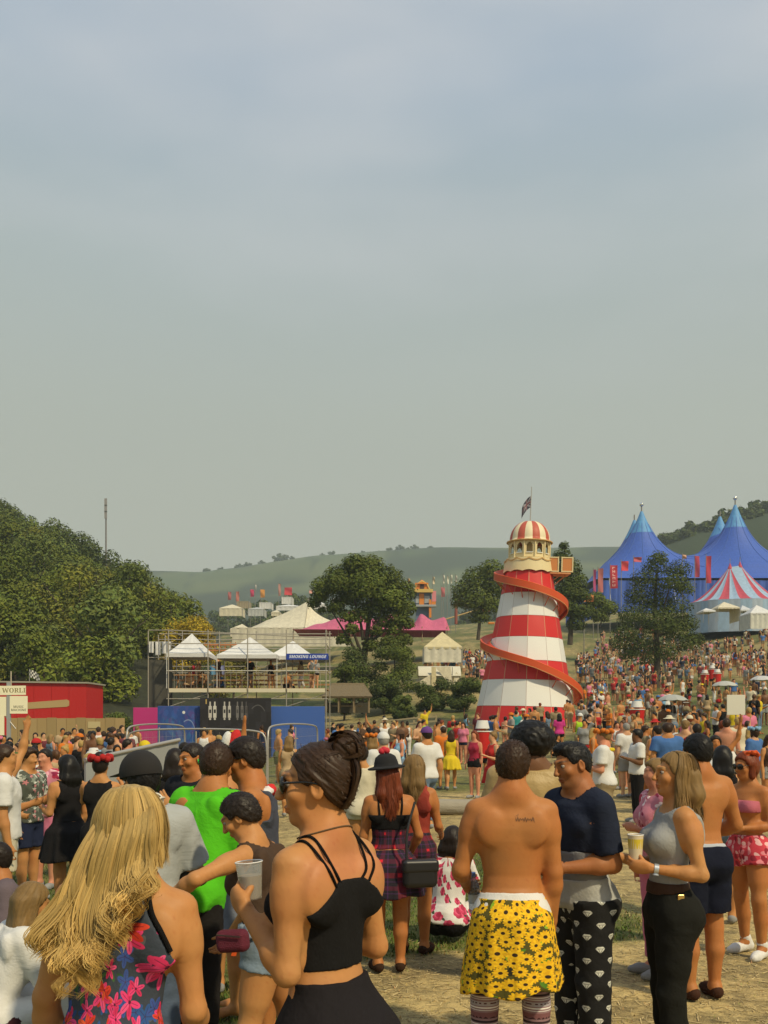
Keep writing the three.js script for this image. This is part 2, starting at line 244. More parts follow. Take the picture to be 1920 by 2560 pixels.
{ // the spreading oak in the middle, with bushes round its foot
  seed(77); const d = 88, x = X(905, d), g = elev(x, -d), m = p => (p) * d / FOCAL; // m(pixels) -> metres at this depth
  const cl = (px, py, r, dz = 0, sy = .8) => [m(px - 905), Y(py, d) - g, dz, m(r), sy];
  const crown = [cl(905, 1432, 52), cl(850, 1445, 44), cl(965, 1448, 46), cl(810, 1470, 36, .5), cl(1005, 1478, 38), cl(920, 1470, 58, 1), cl(870, 1490, 44, -1), cl(975, 1500, 46, .8), cl(940, 1520, 40), cl(1010, 1520, 32), cl(995, 1545, 34), cl(800, 1492, 26), cl(785, 1510, 18), cl(1015, 1560, 24), cl(930, 1410, 34, -1), cl(885, 1412, 30, 1), cl(900, 1540, 30, .5), cl(985, 1572, 24), cl(805, 1525, 12), cl(955, 1555, 26), cl(840, 1520, 26, .6), cl(870, 1545, 22, 1), cl(1010, 1600, 24), cl(850, 1465, 36, 1.4), cl(940, 1580, 20, 1), cl(880, 1575, 20, 1), cl(975, 1610, 28, 1), cl(930, 1615, 24, .5), cl(860, 1600, 22, .5), cl(1005, 1630, 24)];
  const L = [[[[0, -.6, 0], [0, m(70), 0], [m(10), m(150), 0], [m(15), m(230), 0], [m(10), m(320), 0]], .36, .06]];
  for (const [a, b, c2, e] of [[905, 1640, 850, 1500], [905, 1630, 960, 1500], [905, 1610, 985, 1540], [903, 1650, 825, 1520], [908, 1600, 880, 1480], [910, 1620, 930, 1460]]) L.push([[[m(a - 905), Y(b, d) - g, 0], [m((a + c2) / 2 - 905 + 6), Y((b + e) / 2 + 10, d) - g, rr(-.6, .6)], [m(c2 - 905), Y(e, d) - g, rr(-1, 1)]], .17, .05]);
  makeTree('oak_tree', 'spreading dark green oak with bare forked limbs, in front of the pink tent', null, [x, g, -d], 0, 13, 5, leafMats[0], 26000, .135, { clumps: crown, limbs: L, shell: .35 });
  const bush = (px, py, r, dd, label, lm, sy) => { const bx = X(px, dd), bg = elev(bx, -dd), mm = r * dd / FOCAL, top = Y(py - r, dd) - bg; const cs = []; for (let i = 0; i < 14; i++) { const a = rnd() * 6.283, q = Math.sqrt(rnd()) * mm * .75; cs.push([Math.cos(a) * q, rr(.15, .82) * top, Math.sin(a) * q * .8, mm * rr(.34, .5), .8]); } makeTree('bush', label, null, [bx, bg - .1, -dd], 0, top, mm, lm, 7000, .10, { clumps: cs, shell: .3, limbs: [[[[0, -.2, 0], [.1, top * .4, 0], [0, top * .8, 0]], .1, .03]] }); };
  bush(905, 1650, 62, 84, 'rounded bush at the foot of the oak, left of its trunk', leafMats[2]);
  bush(985, 1655, 66, 83, 'dense dark bush right of the oak trunk, beside the cream tents', leafMats[0]);
  bush(860, 1685, 44, 80, 'small green bush behind the thatched shelter', leafMats[0]);
  bush(1075, 1745, 52, 80, 'low dark bush between the rail fence and the striped tower', leafMats[2]);
  bush(960, 1730, 50, 81, 'dark bush right of the thatched shelter', leafMats[2]);
  bush(1160, 1730, 46, 78, 'bush beside the foot of the striped tower', leafMats[2]);
  bush(1010, 1760, 30, 76, 'low bush directly behind the rail fence', leafMats[5]);
}
{ // trees behind the helter skelter, and the broad one on the right
  seed(79);
  const crownTree = (px, base, d, list, N, S_, name, label, lm) => { const x = X(px, d), g = Math.min(Y(base, d), 1e9), mm = q => q * d / FOCAL; const cs = list.map(([a, b, r, z = 0]) => [mm(a - px), Y(b, d) - g, z, mm(r), .85]); const top = Math.max(...cs.map(c => c[1]));
    const L = [[[[0, -.5, 0], [mm(4), top * .3, 0], [mm(-4), top * .6, 0], [mm(3), top * .9, 0]], top * .03, top * .007]]; for (let i = 0; i < 6; i++) { const c = cs[(i * 3) % cs.length]; L.push([[[0, top * rr(.28, .45), 0], [c[0] * .5, mix(top * .4, c[1], .5), c[2] * .5], [c[0], c[1], c[2]]], top * .014, top * .004]); }
    makeTree(name, label, null, [x, g, -d], 0, top, 4, lm, N, S_, { clumps: cs, limbs: L, shell: .3 }); };
  crownTree(1195, 1590, 128, [[1195, 1450, 44], [1225, 1430, 36, 1], [1160, 1478, 34], [1240, 1470, 40], [1190, 1500, 42, 1], [1150, 1505, 26], [1225, 1510, 36], [1200, 1540, 30], [1260, 1440, 30]], 9000, .18, 'round_tree', 'rounded dark green tree left behind the striped tower', leafMats[0]);
  crownTree(1425, 1600, 104, [[1405, 1392, 26], [1420, 1420, 34], [1400, 1440, 30], [1440, 1452, 30], [1420, 1480, 38], [1455, 1490, 28], [1410, 1520, 40], [1450, 1530, 32], [1440, 1560, 26], [1410, 1365, 14]], 9000, .14, 'tall_tree', 'tall dark tree right behind the striped tower', leafMats[2]);
  crownTree(1640, 1722, 92, [[1640, 1415, 36], [1690, 1430, 34, 1], [1610, 1450, 40], [1670, 1460, 44, 1], [1710, 1470, 30], [1590, 1490, 34], [1640, 1500, 54, -1], [1580, 1540, 42], [1690, 1520, 42], [1640, 1560, 54, 1], [1560, 1585, 34], [1600, 1610, 44], [1690, 1575, 46], [1720, 1610, 34], [1660, 1630, 40], [1575, 1635, 28], [1720, 1560, 30], [1740, 1600, 24], [1640, 1400, 24, 1], [1545, 1610, 24], [1620, 1645, 26]], 20000, .105, 'broad_tree', 'broad dark tree with a straight trunk rising from the crowd, before the blue big top', leafMats[2]);
  crownTree(1500, 1560, 130, [[1490, 1500, 26], [1520, 1520, 26], [1475, 1525, 22], [1500, 1540, 24]], 4000, .16, 'small_tree', 'small tree under the left edge of the blue big top', leafMats[0]);
  // distant trees between the flags and on the down behind
  const far = makeTree('distant_tree', 'hazy blue-green tree in the valley beyond the marquees', 'hazy trees in the valley', [0, 0, 0], 0, 11, 6, leafMats[2], 1500, .5, { n: 10, low: .1, shell: .6 }); far.removeFromParent(); taken['distant_tree'] = 0;
  for (let i = 0; i < 46; i++) { const d = rr(330, 470), px = i < 30 ? rr(530, 830) : rr(1130, 1480); const x = X(px, d); copyThing(far, [x, elev(x, -d) - 1, -d], rnd() * 6, rr(.7, 1.35)); }
  const ridge = makeTree('ridge_tree', 'tiny tree on the skyline of the far down', 'trees along the far ridge', [0, 0, 0], 0, 12, 8, leafMats[2], 260, 1.6, { n: 8, low: 0, shell: .6 }); ridge.removeFromParent(); taken['ridge_tree'] = 0;
  for (let i = 0; i < 30; i++) { const px = i < 8 ? rr(690, 735) : rr(510, 1100), d = 1300 + rr(-25, 12), x = X(px, d); copyThing(ridge, [x, elev(x, -d) - 2, -d], rnd() * 6, rr(.35, .8) * (i < 8 ? 1.6 : 1)); }
  for (let i = 0; i < 70; i++) { const px = rr(1620, 2000), d = rr(432, 470), x = X(px, d); copyThing(ridge, [x, elev(x, -d) - 3, -d], rnd() * 6, rr(.5, .85), 'small dark tree on the wooded hill behind the blue big top'); scene.children[scene.children.length - 1].userData.group = 'trees of the right hill'; }
}
console.log('trees');
// ============ the helter skelter ============
{
  const d = 66, k = d / FOCAL, base = new THREE.Vector3(X(1312, d), Y(1818, d), -d), HY = py => (1818 - py) * k, R = px => px * k;
  const t = thing('helter_skelter', 'tall red and white striped helter skelter tower with orange spiral slide and striped dome', 'helter skelter', base);
  t.rotation.z = -.026; // it leans a little on its slope
  const red = mat([.58, .014, .012], .5, { bumpMap: fabricBump, bumpScale: .004 }), redB = mat([.52, .013, .012], .55), white = mat([.74, .735, .71], .6, { bumpMap: fabricBump, bumpScale: .004 }), whiteB = mat([.68, .68, .665], .65), cream = mat([.70, .58, .33], .6), gold = mat([.55, .34, .12], .55), orange = mat([.72, .085, .008], .45), rust = mat([.58, .075, .010], .5), rib = mat([.52, .30, .16], .6), tan = mat([.66, .30, .12], .6);
  // body: bands of twelve panels each on a tapering twelve-sided tower
  const bands = [[1818, 1768, 'r'], [1768, 1703, 'w'], [1703, 1656, 'r'], [1656, 1598, 'w'], [1598, 1546, 'r'], [1546, 1488, 'w'], [1488, 1434, 'r']];
  const radAt = y => R(58) + (R(129) - R(58)) * Math.pow(clamp((1 - y / HY(1434)), 0, 1), 1.08), NS = 12, off = .13;
  const core = new THREE.CylinderGeometry(radAt(HY(1434)) - .09, radAt(0) - .12, HY(1434) - .05, 24).translate(0, HY(1434) / 2, 0);
  part('core', core, rib, t);
  for (const [b0, b1, c] of bands) for (let s = 0; s < NS; s++) {
    const y0 = HY(b0) + .012, y1 = HY(b1) - .012, a0 = (s / NS) * Math.PI * 2 + off, a1 = ((s + 1) / NS) * Math.PI * 2 + off, g = .006;
    const P = (a, y, r) => [Math.cos(a) * r, y, Math.sin(a) * r];
    const bulge = .05 + .03 * N3(s * 3.1, b0, 0);
    const sh = sheet(4, 3, (u, v) => { const y = mix(y0, y1, v), r = radAt(y), a = mix(a0 + g, a1 - g, u), flat = Math.cos((a1 - a0) / 2) / Math.cos(a - (a0 + a1) / 2); return P(a, y, r * mix(1, flat, .75) + bulge * .35 * Math.sin(u * Math.PI) * Math.sin(v * Math.PI)); }, .035);
    const m = part(c === 'r' ? 'red_panel' : 'white_panel', sh, c === 'r' ? (s % 3 ? red : redB) : (s % 3 ? white : whiteB), t);
  }
  for (let s = 0; s < NS; s++) { const a = (s / NS) * Math.PI * 2 + off; for (const [b0, b1, c] of bands) { const y0 = HY(b0), y1 = HY(b1); part('batten', beam([Math.cos(a) * (radAt(y0) + .012), y0, Math.sin(a) * (radAt(y0) + .012)], [Math.cos(a) * (radAt(y1) + .012), y1, Math.sin(a) * (radAt(y1) + .012)], .055, .03), c === 'r' ? rib : mat([.48, .42, .40], .7), t); } }
  // spiral chute
  const yTab = [[2.2, 1428], [Math.PI, 1448], [1.5 * Math.PI, 1484], [2 * Math.PI, 1526], [2.5 * Math.PI, 1570], [3 * Math.PI, 1616], [3.5 * Math.PI, 1672], [3.93 * Math.PI, 1738]];
  const chuteY = th => { let i = 0; while (i < yTab.length - 2 && th > yTab[i + 1][0]) i++; return HY(mix(yTab[i][1], yTab[i + 1][1], (th - yTab[i][0]) / (yTab[i + 1][0] - yTab[i][0]))); };
  const TH0 = 2.2, TH1 = 3.93 * Math.PI;
  const frameAt = u => { // centre, outward and width along the chute; the last stretch runs out straight
    const th = mix(TH0, TH1 + .9, u);
    if (th <= TH1) { const y = chuteY(th), a = Math.PI - (th - Math.PI), o = [Math.cos(a), 0, Math.sin(a)]; return { y, o, r: radAt(y) }; }
    const y1 = chuteY(TH1), a = Math.PI - (TH1 - Math.PI), o = [Math.cos(a), 0, Math.sin(a)], run = (th - TH1) * 2.2; return { y: Math.max(.35, y1 - run * .30), o, r: radAt(y1), along: [Math.sin(a), 0, -Math.cos(a)], run };
  };
  const put = (u, w, h) => { const f = frameAt(u), r = f.r + .06 + w; const p = [f.o[0] * r, f.y + h, f.o[2] * r]; if (f.along) { p[0] += f.along[0] * f.run; p[2] += f.along[2] * f.run; } return p; };
  part('slide_chute', sheet(150, 6, (u, v) => { const w = mix(0, .60, v), h = .26 * Math.pow(Math.abs(v * 2 - 1), 3) + (v > .5 ? .10 * v : 0); return put(u, w, h); }, .04), orange, t);
  part('slide_skirt', sheet(150, 1, (u, v) => put(u, .63, .34 - v * .40), .03), rust, t);
  part('slide_rim', new THREE.TubeGeometry(new THREE.CatmullRomCurve3(Array.from({ length: 90 }, (_, i) => new THREE.Vector3(...put(i / 89, .63, -.08)))), 200, .035, 6), tan, t);
  part('slide_rail', new THREE.TubeGeometry(new THREE.CatmullRomCurve3(Array.from({ length: 90 }, (_, i) => new THREE.Vector3(...put(i / 89, .63, .36)))), 200, .035, 6), orange, t);
  for (let i = 0; i < 26; i++) { const u = (i + .5) / 28; const a = put(u, .0, -.75), b = put(u, .58, -.05); part('slide_bracket', bar(a, b, .03, 5), rust, t); }
  // gallery: cream scalloped apron, lantern room with arched windows, striped dome
  const yA = HY(1436), yB = HY(1402), yC = HY(1358), yD = HY(1304), rg = R(59);
  for (let s = 0; s < 12; s++) { const a0 = s / 12 * 6.2832 + off, a1 = (s + 1) / 12 * 6.2832 + off; part('apron_panel', sheet(8, 2, (u, v) => { const a = mix(a0, a1, u), bot = yA - .0 + .09 * Math.abs(Math.cos(u * Math.PI)); const y = mix(bot, yB, v), r = rg * mix(1.06, .99, v); return [Math.cos(a) * r, y, Math.sin(a) * r]; }, .04), cream, t); part('apron_trim', sheet(8, 1, (u, v) => { const a = mix(a0, a1, u), y = yB - .06 - .14 * Math.abs(Math.sin(u * Math.PI)) + v * .08, r = rg * 1.03 + .03; return [Math.cos(a) * r, y, Math.sin(a) * r]; }, .02), gold, t); }
  part('gallery_floor', new THREE.CylinderGeometry(rg * 1.0, rg * .96, .12, 24).translate(0, yB - .02, 0), cream, t);
  const rw = R(49);
  for (let s = 0; s < 12; s++) { const a = (s + .5) / 12 * 6.2832 + off + .26, w = 2 * rw * Math.tan(Math.PI / 12), hh = yC - yB; const shp = new THREE.Shape(); shp.moveTo(-w / 2, 0); shp.lineTo(w / 2, 0); shp.lineTo(w / 2, hh); shp.lineTo(-w / 2, hh); const ho = new THREE.Path(), ww = w * .29; ho.moveTo(-ww, hh * .33); ho.lineTo(ww, hh * .33); ho.lineTo(ww, hh * .68); ho.quadraticCurveTo(ww, hh * .80, 0, hh * .90); ho.quadraticCurveTo(-ww, hh * .80, -ww, hh * .68); shp.holes.push(ho); const g = new THREE.ExtrudeGeometry(shp, { depth: .06, bevelEnabled: false, curveSegments: 6 }); g.translate(0, yB, rw - .06); g.rotateY(Math.PI / 2 - a); part('window_wall', g, cream, t); const a2 = s / 12 * 6.2832 + off + .26; part('column', bar([Math.cos(a2) * (rw + .07), yB, Math.sin(a2) * (rw + .07)], [Math.cos(a2) * (rw + .07), yC, Math.sin(a2) * (rw + .07)], .06, 6), cream, t);
    part('window_sill', box(w * .62, .05, .08).translate(0, yB + hh * .31, rw + .02).rotateY(Math.PI / 2 - a), white, t); }
  part('lantern_core', new THREE.CylinderGeometry(rw * .3, rw * .3, yC - yB, 12).translate(0, (yB + yC) / 2, 0), cream, t);
  const eave = R(56), dome = v => v < .1 ? mix(eave, eave * .86, v / .1) : eave * .86 * Math.sqrt(Math.max(0, 1 - Math.pow((v - .1) / .9, 2.3)));
  for (let s = 0; s < 16; s++) { const a0 = s / 16 * 6.2832, a1 = (s + 1) / 16 * 6.2832; part(s % 2 ? 'dome_gore_red' : 'dome_gore_cream', sheet(4, 14, (u, v) => { const a = mix(a0, a1, u), y = yC + .02 + (yD - yC) * (v < .1 ? v * .55 : .055 + (v - .1) / .9 * .945), r = dome(v) * (1 + .02 * Math.sin(u * Math.PI)); return [Math.cos(a) * r, y, Math.sin(a) * r]; }, .03), s % 2 ? mat([.46, .085, .045], .55) : mat([.72, .63, .42], .55), t); }
  part('eave_ring', new THREE.TorusGeometry(eave, .05, 6, 40).rotateX(Math.PI / 2).translate(0, yC + .01, 0), gold, t);
  part('flagpole', bar([0, yD - .1, 0], [.04, HY(1217), 0], .035, 6, .025), mat([.35, .33, .3], .5), t);
  const flagTex = canvasTex(256, 128, (c, w, h) => { c.fillStyle = '#2a2c3c'; c.fillRect(0, 0, w, h); c.strokeStyle = '#8a8890'; c.lineWidth = 22; c.beginPath(); c.moveTo(0, 0); c.lineTo(w, h); c.moveTo(w, 0); c.lineTo(0, h); c.stroke(); c.lineWidth = 34; c.beginPath(); c.moveTo(w / 2, 0); c.lineTo(w / 2, h); c.moveTo(0, h / 2); c.lineTo(w, h / 2); c.stroke(); c.strokeStyle = '#6a2c38'; c.lineWidth = 16; c.beginPath(); c.moveTo(w / 2, 0); c.lineTo(w / 2, h); c.moveTo(0, h / 2); c.lineTo(w, h / 2); c.stroke(); });
  part('flag', sheet(14, 8, (u, v) => [.04 - u * R(23), HY(1240) - v * .75 - u * u * R(24) - u * .12, .10 * Math.sin(u * 9 + v * 2) * u, u, 1 - v], .004), mat('#ffffff', .9, { map: flagTex, side: THREE.DoubleSide }), t);
  // launching platform at the gallery's right side
  const px0 = R(40), px1 = R(98), py0 = HY(1436), py1 = HY(1398);
  part('platform_floor', box(px1 - px0, .1, 1.3, (px0 + px1) / 2, py0, .35), tan, t);
  for (const [a, w] of [[px0 + .12, .55], [px1 - .55, .62]]) { part('platform_frame', [box(w + .12, .07, .06, a + w / 2, py1, 1.0), box(w + .12, .07, .06, a + w / 2, py0 + .10, 1.0), box(.07, py1 - py0, .06, a - .04, (py0 + py1) / 2 + .05, 1.003), box(.07, py1 - py0, .06, a + w + .04, (py0 + py1) / 2 + .05, 1.003)], cream, t); part('platform_panel', box(w - .02, py1 - py0 - .12, .03, a + w / 2, (py0 + py1) / 2 + .06, .985), mat([.55, .20, .05], .6), t); }
  part('platform_side', box(.05, py1 - py0, 1.3, px1 + .03, (py0 + py1) / 2 + .05, .33), cream, t);
  part('platform_strut', [bar([px1 - .15, py0, .4], [px0 + .0, py0 - 1.2, .3], .04, 5), bar([px1 - .5, py0, .4], [px0 - .02, py0 - .8, .3], .03, 5)], tan, t);
}
console.log('tower');
// ============ tents, stage and fairground beyond ============
const canvasMat = (c, r = .85, extra = {}) => new THREE.MeshStandardMaterial({ color: C(...c), roughness: r, map: canvasWeave, bumpMap: fabricBump, bumpScale: .01, side: THREE.DoubleSide, ...extra });
const blueCloth = canvasMat([.045, .12, .52], .6), paleBlue = canvasMat([.10, .33, .66], .6), creamCloth = canvasMat([.72, .66, .50]), creamShade = canvasMat([.70, .66, .53]), whiteCloth = canvasMat([.74, .74, .74]), pinkCloth = canvasMat([.60, .13, .24]), yellowCream = canvasMat([.68, .59, .36]), steel = mat([.42, .40, .37], .45, { metalness: .5 }), oldSteel = mat([.36, .33, .28], .6, { metalness: .25 }), poleMat = mat([.22, .2, .18], .7);
{ // blue big top, two pairs of masts
  const d = 200, k = d / FOCAL, o = at(1700, 1480, d); const t = thing('big_top', 'huge blue big top tent with two pairs of pointed peaks on the hill', 'tent', [o.x, elev(o.x, -d) , o.z]);
  const g = t.position.y, L = px => (px - 1700) * k, Hh = py => Y(py, d) - g;
  const back = (px, z) => X(px, d - z) - o.x; const masts = [[back(1604, 2), 2, Hh(1278)], [back(1586, -3), -3, Hh(1288)], [back(1838, 2), 2, Hh(1262)], [back(1800, -4), -4, Hh(1276)], [L(2080), 0, Hh(1268)]];
  const x0 = L(1462), x1 = L(2230), zd = 19, eaveY = Math.max(1.6, Hh(1476));
  const roofY = (x, z) => { let h = 0; for (const [mx, mz, mh] of masts) { const r = Math.hypot(x - mx, z - mz); h += Math.pow((mh - eaveY) * (.88 * Math.exp(-r / 5.0) + .12 * Math.exp(-r * r / 220)), 5); } const mid = sst(masts[1][0] - 2, masts[0][0] + 3, x) * sst(x1, x1 - 6, x); h += Math.pow((7.2 + .6 * Math.cos((x - masts[0][0]) * .33)) * mid * Math.exp(-z * z / 130), 5); const ed = Math.min(sst(x0 - 3, x0 + 4, x), sst(x1, x1 - 8, x)) * sst(zd, zd - 6, Math.abs(z + 2)); return eaveY + Math.pow(h, .2) * ed; };
  const NX = 150, NZ = 56, f = (u, v) => { const x = mix(x0, x1, u), z = mix(zd - 2, -zd - 2, v); return [x, roofY(x, z), z, u * 60, v * 30]; };
  part('roof', sheet(NX, NZ, f), blueCloth, t);
  for (const [mx, mz, mh] of masts) { part('peak_cap', sheet(20, 6, (u, v) => { const a = u * 6.2832, r = mix(.25, 2.2, Math.pow(v, 1.4)); const x = mx + Math.cos(a) * r, z = mz + Math.sin(a) * r; return [x, roofY(x, z) + .06 + (1 - v) * .1, z, u * 4, v * 2]; }), paleBlue, t); part('mast', bar([mx, 0, mz], [mx, mh + .7, mz], .13, 7), poleMat, t); }
  for (const i of [0, 2]) for (let k = 0; k < 12; k++) { const a = k / 12 * 6.283 + .2, [mx, mz] = masts[i], pts = []; for (let q = 0; q < 9; q++) { const r = mix(1.2, 13, q / 8), x = mx + Math.cos(a) * r, z = mz + Math.sin(a) * r; if (x > x0 + .5 && Math.abs(z + 2) < zd - .5) pts.push([x, roofY(x, z) + .05, z]); } if (pts.length > 3) part('seam', tube(pts, .06, 16, 4), canvasMat([.09, .19, .60]), t); }
  for (const i of [0, 2]) { const [mx, mz, mh] = masts[i]; part('mast_ball', new THREE.SphereGeometry(.42, 14, 10).translate(mx, mh + .9, mz), mat([.85, .84, .78], .12, { metalness: .9 }), t); }
  for (let i = 0; i < 24; i++) { const a = i / 24, b = (i + 1) / 24; part('side_wall', sheet(6, 4, (u, v) => { const x = mix(mix(x0, x1, a), mix(x0, x1, b), u); return [x, v * (eaveY + .05) - .5, zd - 2 + .25 * Math.sin(u * 9), u * 3, v * 2]; }), blueCloth, t); }
  part('end_wall', sheet(20, 4, (u, v) => [x0, v * (eaveY + .05) - .5, mix(zd - 2, -zd - 2, u) + .2 * Math.sin(u * 60), u * 9, v * 2]), blueCloth, t);
  for (const px of [1475, 1545, 1620, 1740, 1880]) part('guy_rope', bar([L(px), eaveY, zd - 2], [L(px) - 1, 0, zd + 4], .03, 4), mat([.6, .6, .6], .8), t);
}
{ // red and pale blue striped circus tent with two small peaks
  const d = 150, k = d / FOCAL, cx = 1845, o = X(cx, d), g = elev(o, -d), t = thing('striped_tent', 'round red and pale blue striped circus tent with twin peaks, below the big top', 'tent', [o, g, -d]);
  const L = px => (px - cx) * k, Hh = py => Y(py, d) - g, eave = Hh(1508), pk = [[L(1825), Hh(1418)], [L(1850), Hh(1414)]], NG = 28;
  const stripeR = canvasMat([.52, .075, .12]), stripeB = canvasMat([.34, .48, .66]);
  for (let i = 0; i < NG; i++) { const a0 = i / NG * 6.2832, a1 = (i + 1) / NG * 6.2832; const f = (u, v) => { const a = mix(a0, a1, u), c = Math.cos(a), p = c < 0 ? pk[0] : pk[1], R = L(1965) * (1 + .02 * Math.cos(8 * a)), r = .15 + (R - .15) * v; const y = eave + (p[1] - eave) * Math.pow(1 - v, 1.45); return [mix(p[0], 0, v) + c * r, y - .18 * Math.sin(v * 3.1) * Math.sin(u * 3.14), Math.sin(a) * r * .8, u, v * 5]; }; part('roof_stripe', sheet(3, 10, f), i % 2 ? stripeR : stripeB, t);
    part('wall_strip', sheet(2, 2, (u, v) => { const p = f(u, 1); return [p[0], mix(-.3, eave, v), p[2], u, v]; }), i % 2 ? stripeB : canvasMat([.40, .48, .60]), t); }
  for (const [x, y] of pk) { part('peak', new THREE.ConeGeometry(.38, 1.0, 10).translate(x, y + .2, 0), stripeR, t); part('pole', bar([x, y, 0], [x, y + 1.3, 0], .05, 5), poleMat, t); }
}
function frameTent(name, label, d, pxL, pxR, pyApex, pyEave, pyBase, depth, cloth, wall, opts = {}) { // a pavilion: pyramid roof, valance, walls, posts
  const cx = (pxL + pxR) / 2, k = d / FOCAL, w = (pxR - pxL) * k, o = X(cx, d), yb = Y(pyBase, d), t = thing(name, label, 'tent', [o, yb, -d - depth / 2], opts.turn || 0, opts.group);
  const ye = Y(pyEave, d) - yb, ya = Y(pyApex, d) - yb, hw = w / 2, hd = depth / 2, apx = opts.apexPx != null ? (opts.apexPx - cx) * k : 0;
  const cor = [[-hw, hd], [hw, hd], [hw, -hd], [-hw, -hd]];
  for (let s = 0; s < 4; s++) { const a = cor[s], b = cor[(s + 1) % 4]; part('roof_panel', sheet(6, 8, (u, v) => { const x = mix(mix(a[0], b[0], u), apx, v), z = mix(mix(a[1], b[1], u), 0, v); return [x, ye + (ya - ye) * (opts.sag ? Math.pow(v, opts.sag) : v) - .03 * Math.sin(u * Math.PI) * (1 - v), z, u * 2, v * 2]; }, .01), cloth, t);
    part('valance', sheet(12, 1, (u, v) => { const x = mix(a[0], b[0], u), z = mix(a[1], b[1], u); return [x * 1.004, ye - .22 * (1 - v) * (1 - .25 * Math.abs(Math.sin(u * 12 * Math.PI / 2))), z * 1.004, u, v]; }), cloth, t);
    if (wall && wall.includes(s)) part('side_wall', sheet(16, 3, (u, v) => { const x = mix(a[0], b[0], u), z = mix(a[1], b[1], u), q = .06 * Math.sin(u * 30 + s); return [x * .985 + q * (s % 2), mix(0, ye, v), z * .985 + q * (1 - s % 2), u * 2, v]; }, .01), opts.wallCloth || cloth, t);
    part('post', bar([cor[s][0], 0, cor[s][1]], [cor[s][0], ye, cor[s][1]], opts.post || .03, 6), opts.postMat || steel, t); }
  return t;
}
{ // big cream marquee behind the scaffold, with a peak towards the right
  const d = 150, k = d / FOCAL, o = X(720, d), g = Y(1612, d), t = thing('marquee', 'large cream canvas marquee with one tall peak behind the scaffold', 'tent', [o, g, -d]);
  const L = px => (px - 720) * k, Hh = py => Y(py, d) - g; const E = Hh(1580), T = Hh(1503);
  const ridge = x => { const px = x / k + 720; return px < 770 ? mix(E + .2, T, Math.pow(clamp((px - 598) / (770 - 598), 0, 1), 1.15)) : mix(T, E + .9, Math.pow(clamp((px - 770) / 90, 0, 1), .55)); };
  for (const [a, b] of [[598, 665], [665, 770], [770, 830], [830, 880]]) for (const s of [1, -1]) part('roof_panel', sheet(10, 10, (u, v) => { const x = L(mix(a, b, u)), y = mix(E, ridge(x), Math.pow(v, 1.25)) - .12 * Math.sin(u * Math.PI); return [x, y, s * mix(7, 0, v), u * 4, v * 3]; }, .02), s > 0 ? creamCloth : creamShade, t);
  part('side_wall', sheet(40, 2, (u, v) => [L(mix(598, 880, u)), mix(-.8, E, v), 7 + .1 * Math.sin(u * 90), u * 14, v]), creamShade, t);
  part('ridge_seam', tube(Array.from({ length: 12 }, (_, i) => { const v = i / 11, x = L(770); return [x + .02, mix(E, ridge(x), Math.pow(v, 1.25)) + .03, mix(7, 0, v) + .03]; }), .05, 20, 4), canvasMat([.5, .45, .33]), t);
  part('mast', bar([L(770), 0, 0], [L(770), T + .4, 0], .09, 6), poleMat, t);
}
{ // pink stretch tent
  const d = 128, k = d / FOCAL, o = X(930, d), g = Y(1606, d), t = thing('stretch_tent', 'wide low pink stretch tent partly hidden by the oak', 'tent', [o, g, -d]);
  const L = px => (px - 930) * k, Hh = py => Y(py, d) - g;
  const pts = [[740, 1580], [800, 1560], [850, 1545], [880, 1527], [915, 1548], [960, 1545], [985, 1532], [1010, 1560], [1035, 1558], [1052, 1535], [1080, 1551], [1112, 1543], [1118, 1562]];
  const top = x => { const px = x / k + 930; let i = 0; while (i < pts.length - 2 && px > pts[i + 1][0]) i++; const q = clamp((px - pts[i][0]) / (pts[i + 1][0] - pts[i][0]), 0, 1); return Hh(mix(pts[i][1], pts[i + 1][1], sst(0, 1, q))); };
  part('roof', sheet(90, 16, (u, v) => { const x = L(mix(740, 1118, u)), E = Hh(mix(1582, 1585, u)); return [x, mix(E, top(x), Math.pow(Math.sin(v * Math.PI), 1.1) ), mix(5, -5, v), u * 16, v * 4]; }, .02), pinkCloth, t);
  for (const px of [742, 850, 880, 985, 1052, 1112]) part('pole', bar([L(px), -.3, px % 2 ? 0 : 4.6], [L(px), Math.min(top(L(px)), Hh(1575)), px % 2 ? 0 : 4.6], .06, 6), mat([.3, .2, .12], .8), t);
}
frameTent('cream_pavilion', 'square cream pavilion tent with pointed roof, left of the striped tower', 100, 1060, 1156, 1576, 1617, 1656, 3.2, yellowCream, [0, 1, 3], { wallCloth: canvasMat([.74, .70, .58]) });
